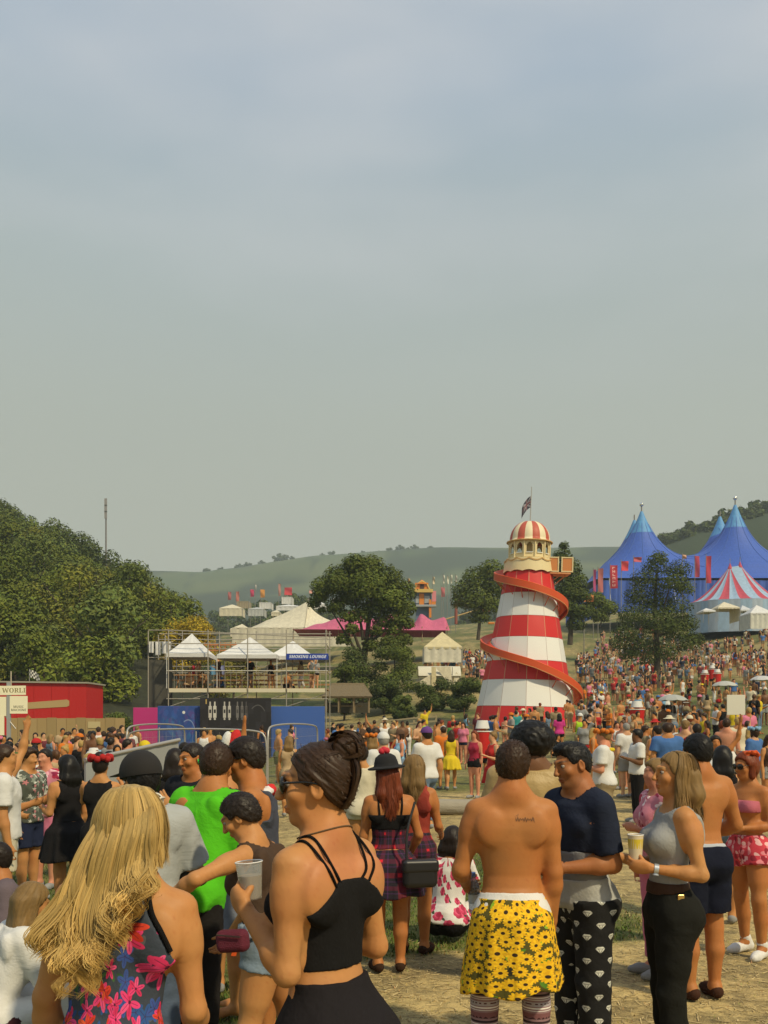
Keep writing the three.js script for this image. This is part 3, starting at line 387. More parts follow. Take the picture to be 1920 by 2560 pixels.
{ // small open cream tent with flaps, below the pavilion
  const d = 92, k = d / FOCAL, o = X(1097, d), g = Y(1722, d), t = thing('flap_tent', 'small cream tent with its flaps pulled open below the square pavilion', 'tent', [o, g, -d]), L = px => (px - 1097) * k, Hh = py => Y(py, d) - g;
  const tri = (pts, m, z, name) => { const s = new THREE.Shape(); pts.forEach(([a, b], i) => i ? s.lineTo(L(a), Hh(b)) : s.moveTo(L(a), Hh(b))); const ge = new THREE.ExtrudeGeometry(s, { depth: .03, bevelEnabled: false }); ge.rotateX(-.06); ge.translate(0, 0, z); part(name, ge, m, t); };
  tri([[1046, 1718], [1048, 1704], [1077, 1686], [1077, 1718]], creamCloth, .5, 'front_flap'); tri([[1078, 1668], [1089, 1668], [1090, 1718], [1078, 1718]], yellowCream, .62, 'door_flap'); tri([[1088, 1668], [1126, 1667], [1130, 1720]], creamCloth, .45, 'front_flap'); tri([[1131, 1720], [1136, 1690], [1141, 1680], [1150, 1692]], creamCloth, .3, 'front_flap');
  part('roof', sheet(8, 6, (u, v) => { const px = mix(1046, 1152, u); return [L(px), mix(Hh(1690), Hh(1664), Math.sin(v * Math.PI)), mix(.4, -2.4, v)]; }, .02), creamShade, t);
  for (const px of [1048, 1088, 1130, 1150]) part('pole', bar([L(px), 0, .35], [L(px), Hh(px === 1048 || px === 1150 ? 1692 : 1668), .35], .035, 5), poleMat, t);
}
frameTent('food_stall', 'white peaked stall tent at the right edge, under the striped circus tent', 128, 1876, 1936, 1508, 1532, 1572, 4, whiteCloth, [0, 3], { wallCloth: canvasMat([.66, .66, .6]) });
frameTent('food_stall', 'cream stall tent beside the white peaked stall, below the striped circus tent', 134, 1795, 1850, 1500, 1518, 1552, 4, creamCloth, [1], {});
frameTent('food_stall', 'small white stall tent left of the cream stall, beside the broad tree', 132, 1758, 1790, 1517, 1526, 1556, 3, whiteCloth, [], {});
frameTent('food_stall', 'low white stall tent with a blue edge, just left of the peaked stall', 137, 1852, 1880, 1510, 1524, 1560, 3, canvasMat([.62, .64, .68]), [], {});
{ // low white and cream tents and cabins beyond the marquee
  let i = 0; const names = ['arched white tent between the ochre tree and the marquee', 'white cabin below the red flags, far behind the scaffold', 'pale cabin with flat roof left of the white one, far beyond', 'tan square stall under the red banner, far behind the scaffold', 'wide white awning over the marquee, left of its peak', 'small cream tent low beside the marquee end', 'pale round tent just left of the marquee, behind the scaffold rail', 'white tent half hidden behind the oak, left side', 'white tent behind the oak, above the marquee end', 'grey-white tent with dark front below the flags'];
  for (const [a, b, ap, ev, ba, d, m] of [[548, 606, 1508, 1520, 1540, 250, creamCloth], [704, 730, 1490, 1492, 1510, 270, whiteCloth], [648, 678, 1503, 1506, 1522, 262, whiteCloth], [592, 622, 1500, 1503, 1521, 268, canvasMat([.36, .30, .20])], [690, 750, 1508, 1515, 1526, 240, whiteCloth], [678, 700, 1522, 1530, 1540, 215, creamCloth], [575, 625, 1556, 1572, 1592, 160, creamCloth], [785, 812, 1500, 1510, 1522, 240, whiteCloth], [830, 862, 1490, 1497, 1512, 250, whiteCloth], [620, 660, 1515, 1522, 1540, 238, canvasMat([.5, .52, .52])]]) frameTent('far_tent', names[i++], d, a, b, ap, ev, ba, 5, m, [0, 1, 3], { post: .06 });
}
function flag(name, label, d, px, pTop, pBot, w, color, opts = {}) { // upright banner on a pole standing on the ground
  const x = X(px, d), g = elev(x, -d), t = thing(name, label, 'flag', [x, g - .2, -d], 0, opts.group), k = d / FOCAL, y1 = Y(pTop, d) - g, y0 = Y(pBot, d) - g, W = w * k;
  part('pole', bar([0, 0, 0], [0, y1 + .3, 0], .06, 5), poleMat, t);
  part('cloth', sheet(5, 10, (u, v) => [u * W * (opts.dir || 1), mix(y0, y1, v) - (opts.droop || 0) * u, .12 * Math.sin(v * 5 + u * 3 + px), u, v], .008), opts.mat || mat(color, .85, { side: THREE.DoubleSide }), t); return t;
}
{
  const red = [.42, .045, .05], pk = [.45, .12, .14], og = [.55, .24, .05];
  const F = [[570, 1478, 1498, 8, [.35, .1, .1], 'far slim dull red banner, first from the ochre tree'], [590, 1477, 1505, 8, [.42, .15, .12], 'faded red banner over the tan square stall'], [626, 1472, 1490, 9, [.45, .03, .10], 'crimson banner over the far white cabins, left of a tall grey pole'], [638, 1460, 1478, 3, [.4, .38, .35], 'slim grey banner beside the crimson one'], [651, 1472, 1492, 11, og, 'orange banner beyond the marquee'], [696, 1458, 1488, 6, [.40, .20, .17], 'brown and pink banner left of the bright red flag'], [711, 1467, 1486, 19, [.55, .05, .07], 'bright red flag flying over the white cabin'], [773, 1473, 1482, 9, [.6, .3, .25], 'small pale pink flag left of the oak crown'],
    [1103, 1466, 1490, 9, pk, 'pink-red banner right of the orange fairground tower'], [1020, 1444, 1460, 5, [.5, .3, .12], 'thin tan banner behind the oak, left of the fairground tower'], [1082, 1440, 1458, 5, [.6, .5, .35], 'thin cream banner right of the fairground tower top'], [1108, 1436, 1456, 4, [.62, .6, .52], 'thin white banner among the pale ones, nearest the fairground tower'], [1118, 1438, 1458, 4, [.62, .6, .5], 'thin pale banner, second of the row left of the round tree'], [1127, 1435, 1456, 4, [.6, .6, .5], 'thin pale banner, third of the row left of the round tree'], [1139, 1437, 1454, 4, [.6, .56, .5], 'thin pale banner closest to the round tree']];
  for (const [px, a, b, w, c, l] of F) flag('banner', l, px > 1000 ? 210 : 280, px, a, b, w, c);
  const G = [[1483, 1421, 1478, 7, [.36, .05, .16], 'slim dark red banner at the left end of the big top'], [1495, 1418, 1478, 13, [.40, .12, .12], 'brownish red banner, second from the left end of the big top'], [1525, 1410, 1468, 19, [.50, .05, .08], 'broad red banner with pale lettering before the big top'], [1553, 1400, 1424, 18, [.58, .05, .07], 'red square flag on the big top, left of the broad tree'], [1584, 1390, 1402, 20, [.48, .09, .12], 'red pennant at the left edge of the broad tree crown'], [1737, 1387, 1440, 12, [.36, .04, .09], 'dark red banner right of the broad tree'], [1765, 1387, 1455, 13, [.42, .035, .07], 'taller dark red banner between the broad tree and the striped tent'], [1706, 1384, 1394, 10, [.55, .3, .2], 'small faded orange pennant over the broad tree']];
  const ltr = canvasTex(64, 256, (c, w, h) => { c.fillStyle = '#a8283a'; c.fillRect(0, 0, w, h); c.fillStyle = '#d9a9a6'; for (let i = 0; i < 6; i++) { c.fillRect(20, 18 + i * 38, 7, 26); c.fillRect(20, 18 + i * 38 + (i % 3) * 9, 24, 7); if (i % 2) c.fillRect(37, 18 + i * 38, 7, 26); } });
  for (const [px, a, b, w, c, l] of G) flag('banner', l, 165, px, a, b, w, c, px === 1525 ? { mat: mat('#ffffff', .85, { map: ltr, side: THREE.DoubleSide }) } : {});
  flag('banner', 'orange flag on a leaning pole at the left foot of the big top', 120, 1460, 1482, 1500, 24, [.55, .17, .05]);
}
{ // orange and blue fairground tower right of the oak
  const d = 170, k = d / FOCAL, o = X(1058, d), g = Y(1556, d), t = thing('fairground_tower', 'orange and blue painted fairground tower house between the oak and the round tree', 'fairground ride', [o, g, -d]), L = px => (px - 1058) * k, Hh = py => Y(py, d) - g;
  const og = mat([.62, .20, .02], .6), bl = mat([.10, .14, .24], .6), yl = mat([.6, .42, .12], .6), gr = mat([.32, .34, .36], .6), dk = mat([.06, .03, .03], .8);
  const B = (n, a, b, c, e, z, dep, m) => part(n, box((b - a) * k, Math.abs(Hh(c) - Hh(e)), dep, L((a + b) / 2), (Hh(c) + Hh(e)) / 2, z), m, t);
  B('roof_gable', 1038, 1071, 1457, 1474, -.6, 1.2, og); B('gable_window', 1050, 1060, 1461, 1473, .06, .1, dk); B('cornice', 1032, 1082, 1474, 1482, -.2, 2, yl); B('upper_wall', 1037, 1078, 1482, 1512, -.8, 1.5, bl); B('panel', 1048, 1060, 1484, 1513, .02, .12, og); B('window', 1039, 1047, 1490, 1508, .02, .1, gr); B('window', 1061, 1074, 1490, 1508, .02, .1, gr); B('balcony', 1034, 1090, 1513, 1518, .3, 1.4, gr); B('lower_wall', 1040, 1078, 1518, 1552, -.8, 1.5, bl); B('pillar', 1072, 1078, 1500, 1545, .6, .4, og); B('side_figure', 1080, 1090, 1478, 1504, .2, .3, mat([.62, .22, .26], .7)); B('side_figure', 1079, 1089, 1505, 1514, .5, .3, og); part('gable_peak', new THREE.ConeGeometry(1.3, .8, 4).rotateY(.785).translate(L(1055), Hh(1454), -.5), og, t);
  part('arch', tube([[L(1036), Hh(1474), .1], [L(1044), Hh(1460), .1], [L(1055), Hh(1454), .1], [L(1066), Hh(1460), .1], [L(1074), Hh(1474), .1]], .12, 16, 5), yl, t);
  // an arm ride with orange gondolas further right
  const d2 = 150, r2 = thing('arm_ride', 'fairground arm ride with orange gondolas left of the striped tower', 'fairground ride', [X(1145, d2), Y(1560, d2), -d2]), q = (px, py) => [X(px, d2) - X(1145, d2), Y(py, d2) - Y(1560, d2), 0];
  part('mast', bar(q(1140, 1560), q(1140, 1505), .25, 6), mat([.25, .07, .05], .7), r2); part('arm', bar(q(1115, 1548), q(1198, 1523), .10, 5), mat([.5, .35, .15], .7), r2); part('gondola', rbox(1.6, .35, .5, .1, ...q(1210, 1526)), og, r2); part('gondola', rbox(1.2, .35, .5, .1, ...q(1146, 1504)), mat([.45, .1, .05], .6), r2); part('gondola', rbox(1.0, .3, .5, .1, ...q(1228, 1558)), og, r2);
}
console.log('tents');
// ============ scaffold lounge, hoardings, cabin, signs, fences ============
{
  const d = 52, k = d / FOCAL, gx = X(618, d), g = elev(gx, -d), t = thing('scaffold_platform', 'scaffold viewing platform with railings and a blue sign, in front of the marquee', 'scaffold', [gx, g, -d]);
  const L = px => (px - 618) * k, Hh = py => Y(py, d) - g, cols = [421, 520, 619, 716, 815].map(L), z0 = 0, z1 = -3.6, top = Hh(1574), deck = Hh(1726);
  const wood = mat([.36, .20, .09], .85), creamB = mat([.66, .60, .44], .75);
  for (const z of [z0, z1]) for (const x of cols) part('upright', bar([x, 0, z], [x, z === z0 ? top : top + .25, z], .03, 7), oldSteel, t);
  for (const [x, z] of [[L(357), -1.2], [L(357), z1], [L(375), z1]]) part('upright', bar([x, 0, z], [x, top + .05, z], .03, 7), oldSteel, t);
  const x0 = cols[0], x4 = cols[4];
  for (const [py, z] of [[1575, z0], [1609, z0], [1677, z0], [1747, z0], [1573, z1], [1588, z1], [1612, z1], [1660, z1], [1677, z1]]) part('rail', bar([x0 - (z === z1 ? 1.3 : .1), Hh(py) + (z === z1 ? .08 : 0), z], [x4 + .1, Hh(py + (z === z0 && py < 1600 ? 20 : 0)) + (z === z1 ? .08 : 0), z], .027, 6), py === 1677 && z === z0 ? mat([.55, .53, .48], .5) : oldSteel, t);
  for (const x of [x0, x4]) for (const py of [1575, 1610, 1677, 1747]) part('rail', bar([x, Hh(py), z0], [x, Hh(py), z1], .025, 6), oldSteel, t);
  for (const py of [1570, 1600, 1640]) part('rail', bar([L(357), Hh(py), -1.2], [x0, Hh(py), -1.2], .025, 6), oldSteel, t);
  for (let i = 0; i < 4; i++) { const a = cols[i], b = cols[i + 1]; part('deck_fascia', box(b - a - .09, .20, .06, (a + b) / 2, deck, z0 + .05), creamB, t); for (let q = 0; q < 6; q++) part('deck_board', box(b - a - .02, .04, (z0 - z1) / 6 - .015, (a + b) / 2, deck + .1, mix(z0, z1, (q + .5) / 6)), wood, t); part('diagonal_brace', bar([a + .05, Hh(1766), z0 - .08], [b, Hh(1734), z0 - .08], .025, 6), oldSteel, t);
    for (let q = 1; q < 7; q++) part('baluster', bar([mix(a, b, q / 7), deck + .12, z0 - .03], [mix(a, b, q / 7), Hh(1680), z0 - .03], .011, 4), oldSteel, t); }
  for (const py of [1700, 1690]) part('guard_board', box(x4 - x0, py === 1700 ? .10 : .05, .03, (x0 + x4) / 2, Hh(py) - .1, z1 + .06), py === 1700 ? wood : creamB, t);
  for (let q = 0; q < 9; q++) part('orange_post', box(.06, .55, .06, mix(L(480), L(590), q / 8), Hh(1604), z1 - .1), mat([.5, .2, .08], .8), t);
  part('orange_rail', box(L(590) - L(480), .07, .05, L(535), Hh(1598), z1 - .05), mat([.5, .2, .08], .8), t); part('orange_rail', box(L(590) - L(480), .07, .05, L(535), Hh(1613), z1 - .05), mat([.5, .2, .08], .8), t);
  // white cloths hang on the stair bay
  for (const [a, w, h] of [[366, 10, 28], [383, 14, 34], [400, 16, 30], [412, 9, 40]]) part('hanging_cloth', sheet(5, 6, (u, v) => [L(a + (u - .5) * w), Hh(1600) - v * h * k, -1.1 + .08 * Math.sin(u * 9 + a), u, v], .01), whiteCloth, t);
  part('stair_net', sheet(6, 6, (u, v) => [mix(L(357), x0 - .05, u), mix(Hh(1800), Hh(1645), v), -1.25 + .03 * Math.sin(u * 8)], .01), mat([.075, .072, .06], .95), t);
  const signTex = canvasTex(512, 72, (c, w, h) => { c.fillStyle = '#1a3a9a'; c.fillRect(0, 0, w, h); c.fillStyle = '#dfe4f2'; c.font = 'italic bold 50px sans-serif'; c.textAlign = 'center'; c.fillText('SMOKING LOUNGE', w / 2, 53, w - 30); });
  const sg = part('sign_board', box((822 - 717) * k, 15 * k, .05, L(769), Hh(1642), z0 + .12), [mat([.02, .05, .3]), mat([.02, .05, .3]), mat([.02, .05, .3]), mat([.02, .05, .3]), mat('#ffffff', .5, { map: signTex }), mat([.02, .05, .3])], t);
  // furniture and things on the deck
  seed(9);
  const gz = (pxL, pxR, pA, pE, z, l) => { const tt = thing('gazebo', l, 'gazebo', [X((pxL + pxR) / 2, d), g + deck + .12, -d + z]); const w = (pxR - pxL) * k, hw = w / 2, hd = 1.25, ye = Hh(pE) - deck - .12, ya = Hh(pA) - deck - .12; const cor = [[-hw, hd], [hw, hd], [hw, -hd], [-hw, -hd]];
    for (let s = 0; s < 4; s++) { const a = cor[s], b = cor[(s + 1) % 4]; part('roof_panel', sheet(8, 8, (u, v) => [mix(mix(a[0], b[0], u), 0, v), ye + (ya - ye) * Math.pow(v, 1.12) - .05 * Math.sin(u * 3.14) * (1 - v), mix(mix(a[1], b[1], u), 0, v), u, v], .008), whiteCloth, tt); part('valance', sheet(16, 1, (u, v) => [mix(a[0], b[0], u) * 1.004, ye - .20 * (1 - v), mix(a[1], b[1], u) * 1.004, u, v]), whiteCloth, tt); part('leg', bar([a[0], 0, a[1]], [a[0], ye, a[1]], .022, 6), mat([.6, .6, .58], .5), tt); } };
  gz(414, 518, 1577, 1632, -1.5, 'white pop-up gazebo at the left end of the scaffold deck'); gz(542, 692, 1587, 1636, -1.3, 'wide white pop-up gazebo in the middle of the scaffold deck'); gz(660, 780, 1590, 1634, -2.9, 'white pop-up gazebo at the right end of the scaffold deck, behind the blue sign');
  const table = (px, w, l, z) => { const tt = thing('bench_table', l, 'table', [X(px, d), g + deck + .121, -d + z]); part('table_top', box(w, .05, .6, 0, .72, 0), wood, tt); for (const s of [-1, 1]) part('bench_seat', box(w, .04, .25, 0, .44, s * .55), wood, tt); for (const s of [-1, 1]) part('trestle', [bar([s * w * .38, 0, -.6], [s * w * .38, .72, .2], .03, 5), bar([s * w * .38, 0, .6], [s * w * .38, .72, -.2], .03, 5)], wood, tt); };
  table(470, 1.8, 'wooden bench table at the left end of the scaffold deck', -1.0); table(565, 1.6, 'wooden bench table between the two left gazebos', -1.2); table(650, 1.6, 'wooden bench table in the middle of the scaffold deck', -1.0); table(750, 1.5, 'wooden bench table under the blue sign on the deck', -1.1);
  for (const [px, c, l] of [[455, [.5, .04, .08], 'red towel hanging at the back of the left gazebo'], [466, [.55, .12, .16], 'pink towel hanging beside the red one on the deck'], [507, [.12, .32, .55], 'light blue cloth hanging under the left gazebo'], [528, [.25, .28, .5], 'lilac blue cloth hanging right of the left gazebo']]) { const m = part('towel', sheet(4, 6, (u, v) => [X(px + (u - .5) * (px > 500 ? 18 : 8), d), g + Hh(1655) - v * .5, -d - 3.2 + .04 * Math.sin(u * 7)], .01), mat(c, .9), scene); tag(m, l, 'towel'); }
  // hoardings under the deck
  const mural = canvasTex(512, 400, (c, w, h) => { const gr = c.createLinearGradient(0, 0, w, h); c.fillStyle = '#27498f'; c.fillRect(0, 0, w, h); seed(3); for (let i = 0; i < 90; i++) { c.fillStyle = ['#2f5aa8', '#1e3a7c', '#4a4a92', '#3f6fae', '#5c3f86', '#2a6a9a'][i % 6]; c.globalAlpha = .5; c.beginPath(); c.ellipse(rnd() * w, rnd() * h, 12 + rnd() * 50, 8 + rnd() * 26, rnd() * 3, 0, 7); c.fill(); } c.globalAlpha = .9; c.strokeStyle = '#7e93b8'; c.lineWidth = 9; c.beginPath(); c.moveTo(w * .62, h * .3); c.quadraticCurveTo(w * .85, h * .15, w * .92, h * .6); c.stroke(); c.fillStyle = '#e6e6e0'; c.beginPath(); c.ellipse(w * .62, h * .12, 18, 12, 0, 0, 7); c.fill(); });
  const board = (name, l, a, b, p0, p1, dd, m, extra = 0) => { const kk = dd / FOCAL, x = X((a + b) / 2, dd), y0 = elev(x, -dd), h = Y(p0, dd) - Math.min(y0, Y(p1, dd)); const o = thing(name, l, 'hoarding', [x, Y(p0, dd) - h, -dd]); part('board', rbox((b - a) * kk, h, .05, .02, 0, h / 2, 0), m, o); for (const s of [-1, 1]) part('post', box(.07, h, .07, s * (b - a) * kk * .46, h / 2, -.06), wood, o); return o; };
  board('mural_board', 'blue mural hoarding left of the black banner, under the scaffold', 394, 500, 1765, 1880, 51, mat('#ffffff', .7, { map: mural })); board('mural_board', 'blue rounded hoarding right of the black banner, under the blue sign', 678, 812, 1766, 1880, 51.2, mat([.04, .11, .40], .6)); board('pink_board', 'small magenta hoarding between the red cabin and the blue mural', 333, 396, 1769, 1880, 52.5, mat([.50, .03, .20], .6));
  const bTex = canvasTex(768, 512, (c, w, h) => { c.fillStyle = '#1d1b20'; c.fillRect(0, 0, w, h); c.fillStyle = '#26242a'; for (let i = 0; i < 30; i++) c.fillRect((i * 137) % w, (i * 71) % h, 60, 90); c.fillStyle = '#cfcbc4'; const bottle = (x, s, a) => { c.globalAlpha = a; c.fillRect(x - 7 * s, 30, 14 * s, 40); c.fillRect(x - 15 * s, 66, 30 * s, 100); c.fillStyle = '#1d1b20'; c.fillRect(x - 9 * s, 96, 18 * s, 30); c.fillStyle = '#cfcbc4'; c.beginPath(); c.ellipse(x, 176, 10 * s, 9, 0, 0, 7); c.fill(); }; for (const [x, s, a] of [[110, 1.2, .9], [160, 1.2, .95], [265, 1.1, .85], [318, 1.1, .85], [405, 1, .45], [455, 1, .4], [500, .9, .25]]) bottle(x, s, a); c.globalAlpha = .5; c.strokeStyle = '#8d8a88'; c.lineWidth = 8; c.beginPath(); c.moveTo(560, 90); c.quadraticCurveTo(640, 20, 700, 110); c.stroke(); c.globalAlpha = .8; c.fillStyle = '#d9b96a'; c.fillRect(60, 10, 14, 40); });
  board('black_banner', 'large black banner with white bottle shapes under the scaffold deck', 500, 678, 1745, 1885, 50.6, mat('#ffffff', .8, { map: bTex }));
}
{ // red cabin with tan stripe, tan hoarding, white sign boards at the left edge
  const d = 46, k = d / FOCAL, x0 = X(-90, d), x1 = X(217, d), w = x1 - x0, g = elev(X(100, d), -d), yt = Y(1708, d), t = thing('red_cabin', 'bright red flat-roofed cabin with a slanting tan stripe, before the wood', 'cabin', [(x0 + x1) / 2, g, -d]);
  const redM = mat([.46, .012, .012], .55, { bumpMap: fabricBump, bumpScale: .01 }), tan = mat([.42, .30, .14], .7);
  const hh = yt - g; for (let i = 0; i < 7; i++) part('wall_panel', box(w / 7 - .012, hh, .08, -w / 2 + (i + .5) * w / 7, hh / 2, 0), redM, t); part('side_wall', box(.08, hh, 2.6, w / 2 - .04, hh / 2, -1.345), redM, t); part('side_wall', box(.08, hh, 2.6, -w / 2 + .04, hh / 2, -1.345), redM, t); part('back_wall', box(w - .2, hh, .08, 0, hh / 2, -2.6), redM, t); part('roof', box(w + .12, .07, 2.9, 0, hh + .05, -1.3).applyMatrix4(new THREE.Matrix4().makeRotationZ(-.012)), mat([.32, .30, .24], .7), t);
  const s = new THREE.Shape(); const q = (px, py) => [X(px, d) - (x0 + x1) / 2, Y(py, d) - g]; [[60, 1757], [168, 1749], [174, 1752], [174, 1764], [168, 1767], [60, 1773]].forEach((p, i) => i ? s.lineTo(...q(...p)) : s.moveTo(...q(...p))); part('stripe', new THREE.ExtrudeGeometry(s, { depth: .012, bevelEnabled: false }).translate(0, 0, .045), tan, t);
  // chequered flag over its roof
  const chk = canvasTex(128, 64, (c, a, b) => { for (let i = 0; i < 8; i++) for (let j = 0; j < 4; j++) { c.fillStyle = (i + j) % 2 ? '#2b2b2b' : '#c8c6c0'; c.fillRect(i * 16, j * 16, 16, 16); } });
  const ft = thing('chequered_flag', 'small black and white chequered flag above the red cabin roof', 'flag', [X(62, d), yt + .1, -d - .6]); part('pole', bar([0, 0, 0], [0, .58, 0], .015, 5), steel, ft); part('cloth', sheet(10, 6, (u, v) => [u * .50, .56 - v * .36 - u * u * .34, .05 * Math.sin(u * 8), u, 1 - v], .004), mat('#fff', .9, { map: chk, side: THREE.DoubleSide }), ft);
  const d2 = 40, a = X(20, d2), b = X(312, d2), y2 = Y(1795, d2), g2 = elev((a + b) / 2, -d2), t2 = thing('tan_hoarding', 'long straw-coloured timber hoarding in front of the red cabin', 'hoarding', [(a + b) / 2, g2, -d2]); const h2 = y2 - g2, tanB = [mat([.36, .25, .11], .85), mat([.33, .235, .105], .85), mat([.385, .27, .125], .85)]; for (let i = 0; i < 12; i++) part('plank', box((b - a) / 12 - .012, h2 + .03 * Math.sin(i * 2), .04, (i + .5) * (b - a) / 12 - (b - a) / 2, h2 / 2, .004 * (i % 2)), tanB[i % 3], t2); part('notice', box(.5, .26, .01, X(236, d2) - (a + b) / 2, Y(1812, d2) - g2, .035), mat([.52, .42, .22], .8), t2);
  // sign boards
  const d3 = 30, k3 = d3 / FOCAL, xs = X(22, d3), g3 = elev(xs, -d3), sp = thing('sign_post', 'cream direction boards on a grey post at the left edge of the photo', 'sign', [xs, g3, -d3]); const lx = px => X(px, d3) - xs, ly = py => Y(py, d3) - g3;
  const txt = (lines, w, h, font, col) => mat('#ffffff', .7, { map: canvasTex(w, h, (c) => { c.fillStyle = '#efe7c8'; c.fillRect(0, 0, w, h); c.fillStyle = col; c.textAlign = 'center'; c.font = font; lines.forEach((l, i) => c.fillText(l[0], w * l[1], h * l[2])); }) });
  const creamM = mat([.72, .66, .46], .7), pan = (a2, b2, c2, e2, m, z, rot = 0) => { const o = part('sign_board', box((b2 - a2) * k3, (e2 - c2) * k3, .03).rotateZ(rot).translate(lx((a2 + b2) / 2), ly((c2 + e2) / 2), z), [creamM, creamM, creamM, creamM, m, creamM], sp); return o; };
  pan(-70, 66, 1715, 1738, txt([['OF THE WORLD', .56, .74]], 512, 90, 'bold 62px serif', '#8a7c52'), .05, .012); pan(26, 70, 1740, 1784, txt([['MUSIC', .5, .68], ['MACHINE', .5, .86]], 128, 128, 'bold 24px sans-serif', '#77715e'), .04); pan(-60, 17, 1742, 1790, txt([['BIG', .5, .45], ['TOP', .5, .8]], 200, 128, 'bold 46px serif', '#6f7a5c'), .04); pan(-60, 12, 1790, 1838, txt([['FOOD', .5, .5]], 200, 128, 'bold 46px serif', '#8a7c52'), .045);
  part('post', box(.10, ly(1705), .10, 0, ly(1705) / 2, 0), mat([.32, .33, .33], .6), sp); part('pole', bar([lx(26), ly(1738), -.05], [lx(26), ly(1678), -.05], .022, 5), mat([.45, .38, .28], .7), sp); part('stay', bar([lx(14), ly(1790), .02], [lx(40), ly(1822), .02], .02, 5), steel, sp);
}
function heras(name, label, pts, h, d0) { // tall tubular fence panel with rounded corners; pts = plan points
  const o = pts[0], t = thing(name, label, 'fence', [o[0], elev(o[0], o[1]), o[1]]), b = pts[1], dx = b[0] - o[0], dz = b[1] - o[1], len = Math.hypot(dx, dz), ux = dx / len, uz = dz / len, P = (s, y) => [ux * s, y, uz * s];
  part('frame_tube', tube([P(.02, .05), P(.02, h - .25), P(.08, h - .07), P(.25, h), P(len - .25, h), P(len - .08, h - .07), P(len - .02, h - .25), P(len - .02, .05)], .024, 60, 6), steel, t);
  part('bottom_rail', bar(P(0, .16), P(len, .16), .018, 6), steel, t); part('middle_post', bar(P(len * .5, .1), P(len * .5, h), .018, 6), steel, t);
  const n = Math.floor(len / .16); const wires = []; for (let i = 1; i < n; i++) wires.push(bar(P(len * i / n, .16), P(len * i / n, h - .02), .0022, 3)); for (let j = 1; j < 8; j++) wires.push(bar(P(.03, .16 + (h - .2) * j / 8), P(len - .03, .16 + (h - .2) * j / 8), .0022, 3)); const wm = part('wire_mesh', wires, steel, t); wm.userData.kind = 'stuff'; for (const s of [.1, len - .1]) part('foot_block', rbox(.55, .13, .2, .03, ux * s, .065, uz * s), mat([.25, .24, .22], .9), t);
}
heras('mesh_fence', 'tall steel mesh fence panel in front of the black banner', [[X(316, 24), -24], [X(672, 24), -23.6]], Y(1803, 24), 24);
heras('mesh_fence', 'steel mesh fence panel running back to the right of the black banner', [[X(674, 24), -23.6], [X(794, 30), -30]], Y(1800, 27), 24);
heras('mesh_fence', 'steel mesh fence panel running back at the left of the black banner', [[X(316, 24.1), -24.1], [X(462, 31), -31]], Y(1796, 27), 24);
{ // grey steel ramp barrier at the left, behind the dark haired people
  const d = 13, t = thing('steel_barrier', 'grey steel barrier wall sloping behind the people at the left', 'barrier', [X(255, d), 0, -d]); const L = px => X(px, d) - X(255, d);
  for (let i = 0; i < 6; i++) { const a = mix(215, 372, i / 6), b = mix(215, 372, (i + 1) / 6); part('steel_panel', sheet(3, 2, (u, v) => { const px = mix(a, b, u) , top = mix(1905, 1860, (px - 215) / 157); return [L(px), v * Y(top, d), -(px - 215) * .012 + .01 * Math.sin(u * 6.28)]; }, .03), mat([.36, .37, .37], .5, { metalness: .25 }), t); }
  part('top_rail', bar([L(213), Y(1904, d) + .02, .02], [L(374), Y(1859, d) + .02, -1.88], .03, 6), steel, t);
}
{ // thatched shelter and rail fence in the middle distance
  const d = 74, k = d / FOCAL, x = X(868, d), g = Y(1782, d), t = thing('thatched_shelter', 'open timber shelter with a low brown thatched roof below the oak', 'shelter', [x, g, -d]), L = px => (px - 868) * k, Hh = py => Y(py, d) - g; const th = mat([.17, .13, .075], .95, { bumpMap: fabricBump, bumpScale: .05 }), tm = mat([.20, .15, .085], .9);
  for (const s of [1, -1]) part('roof_slope', sheet(24, 8, (u, v) => { const px = mix(808, 930, u), r = mix(828, 910, u), p = mix(px, r, v); return [L(p), mix(Hh(1742), Hh(1712), v) + .05 * N3(u * 20, v * 9, s), s * mix(1.6, 0, v)]; }, .16), th, t);
  for (const px of [816, 848, 885, 922]) for (const z of [1.3, -1.3]) part('post', bar([L(px), 0, z], [L(px), Hh(1741), z], .07, 6), tm, t); part('back_wall', box(L(922) - L(816), Hh(1756), .05, 0, Hh(1756) / 2, -1.3), mat([.05, .045, .03], .95), t); part('bench', box(L(905) - L(830), .08, .4, 0, .5, .2), tm, t);
  const d2 = 62, f = thing('rail_fence', 'weathered wooden post and rail fence at the back of the grass', 'fence', [X(930, d2), elev(X(930, d2), -d2), -d2]), lx = px => X(px, d2) - X(930, d2); const hy = px => elev(X(px, d2), -d2) - f.position.y; const wd = mat([.30, .25, .15], .9);
  const ps = [815, 870, 925, 980, 1035, 1090]; for (const px of ps) part('post', box(.12, 1.25, .12, lx(px), hy(px) + .6, 0), wd, f); for (let i = 0; i < ps.length - 1; i++) for (const y of [.5, .85, 1.15]) part('rail', beam([lx(ps[i]), hy(ps[i]) + y, .08], [lx(ps[i + 1]), hy(ps[i + 1]) + y + .02 * Math.sin(i * 5 + y * 9), .08], .05, .09), wd, f);
}
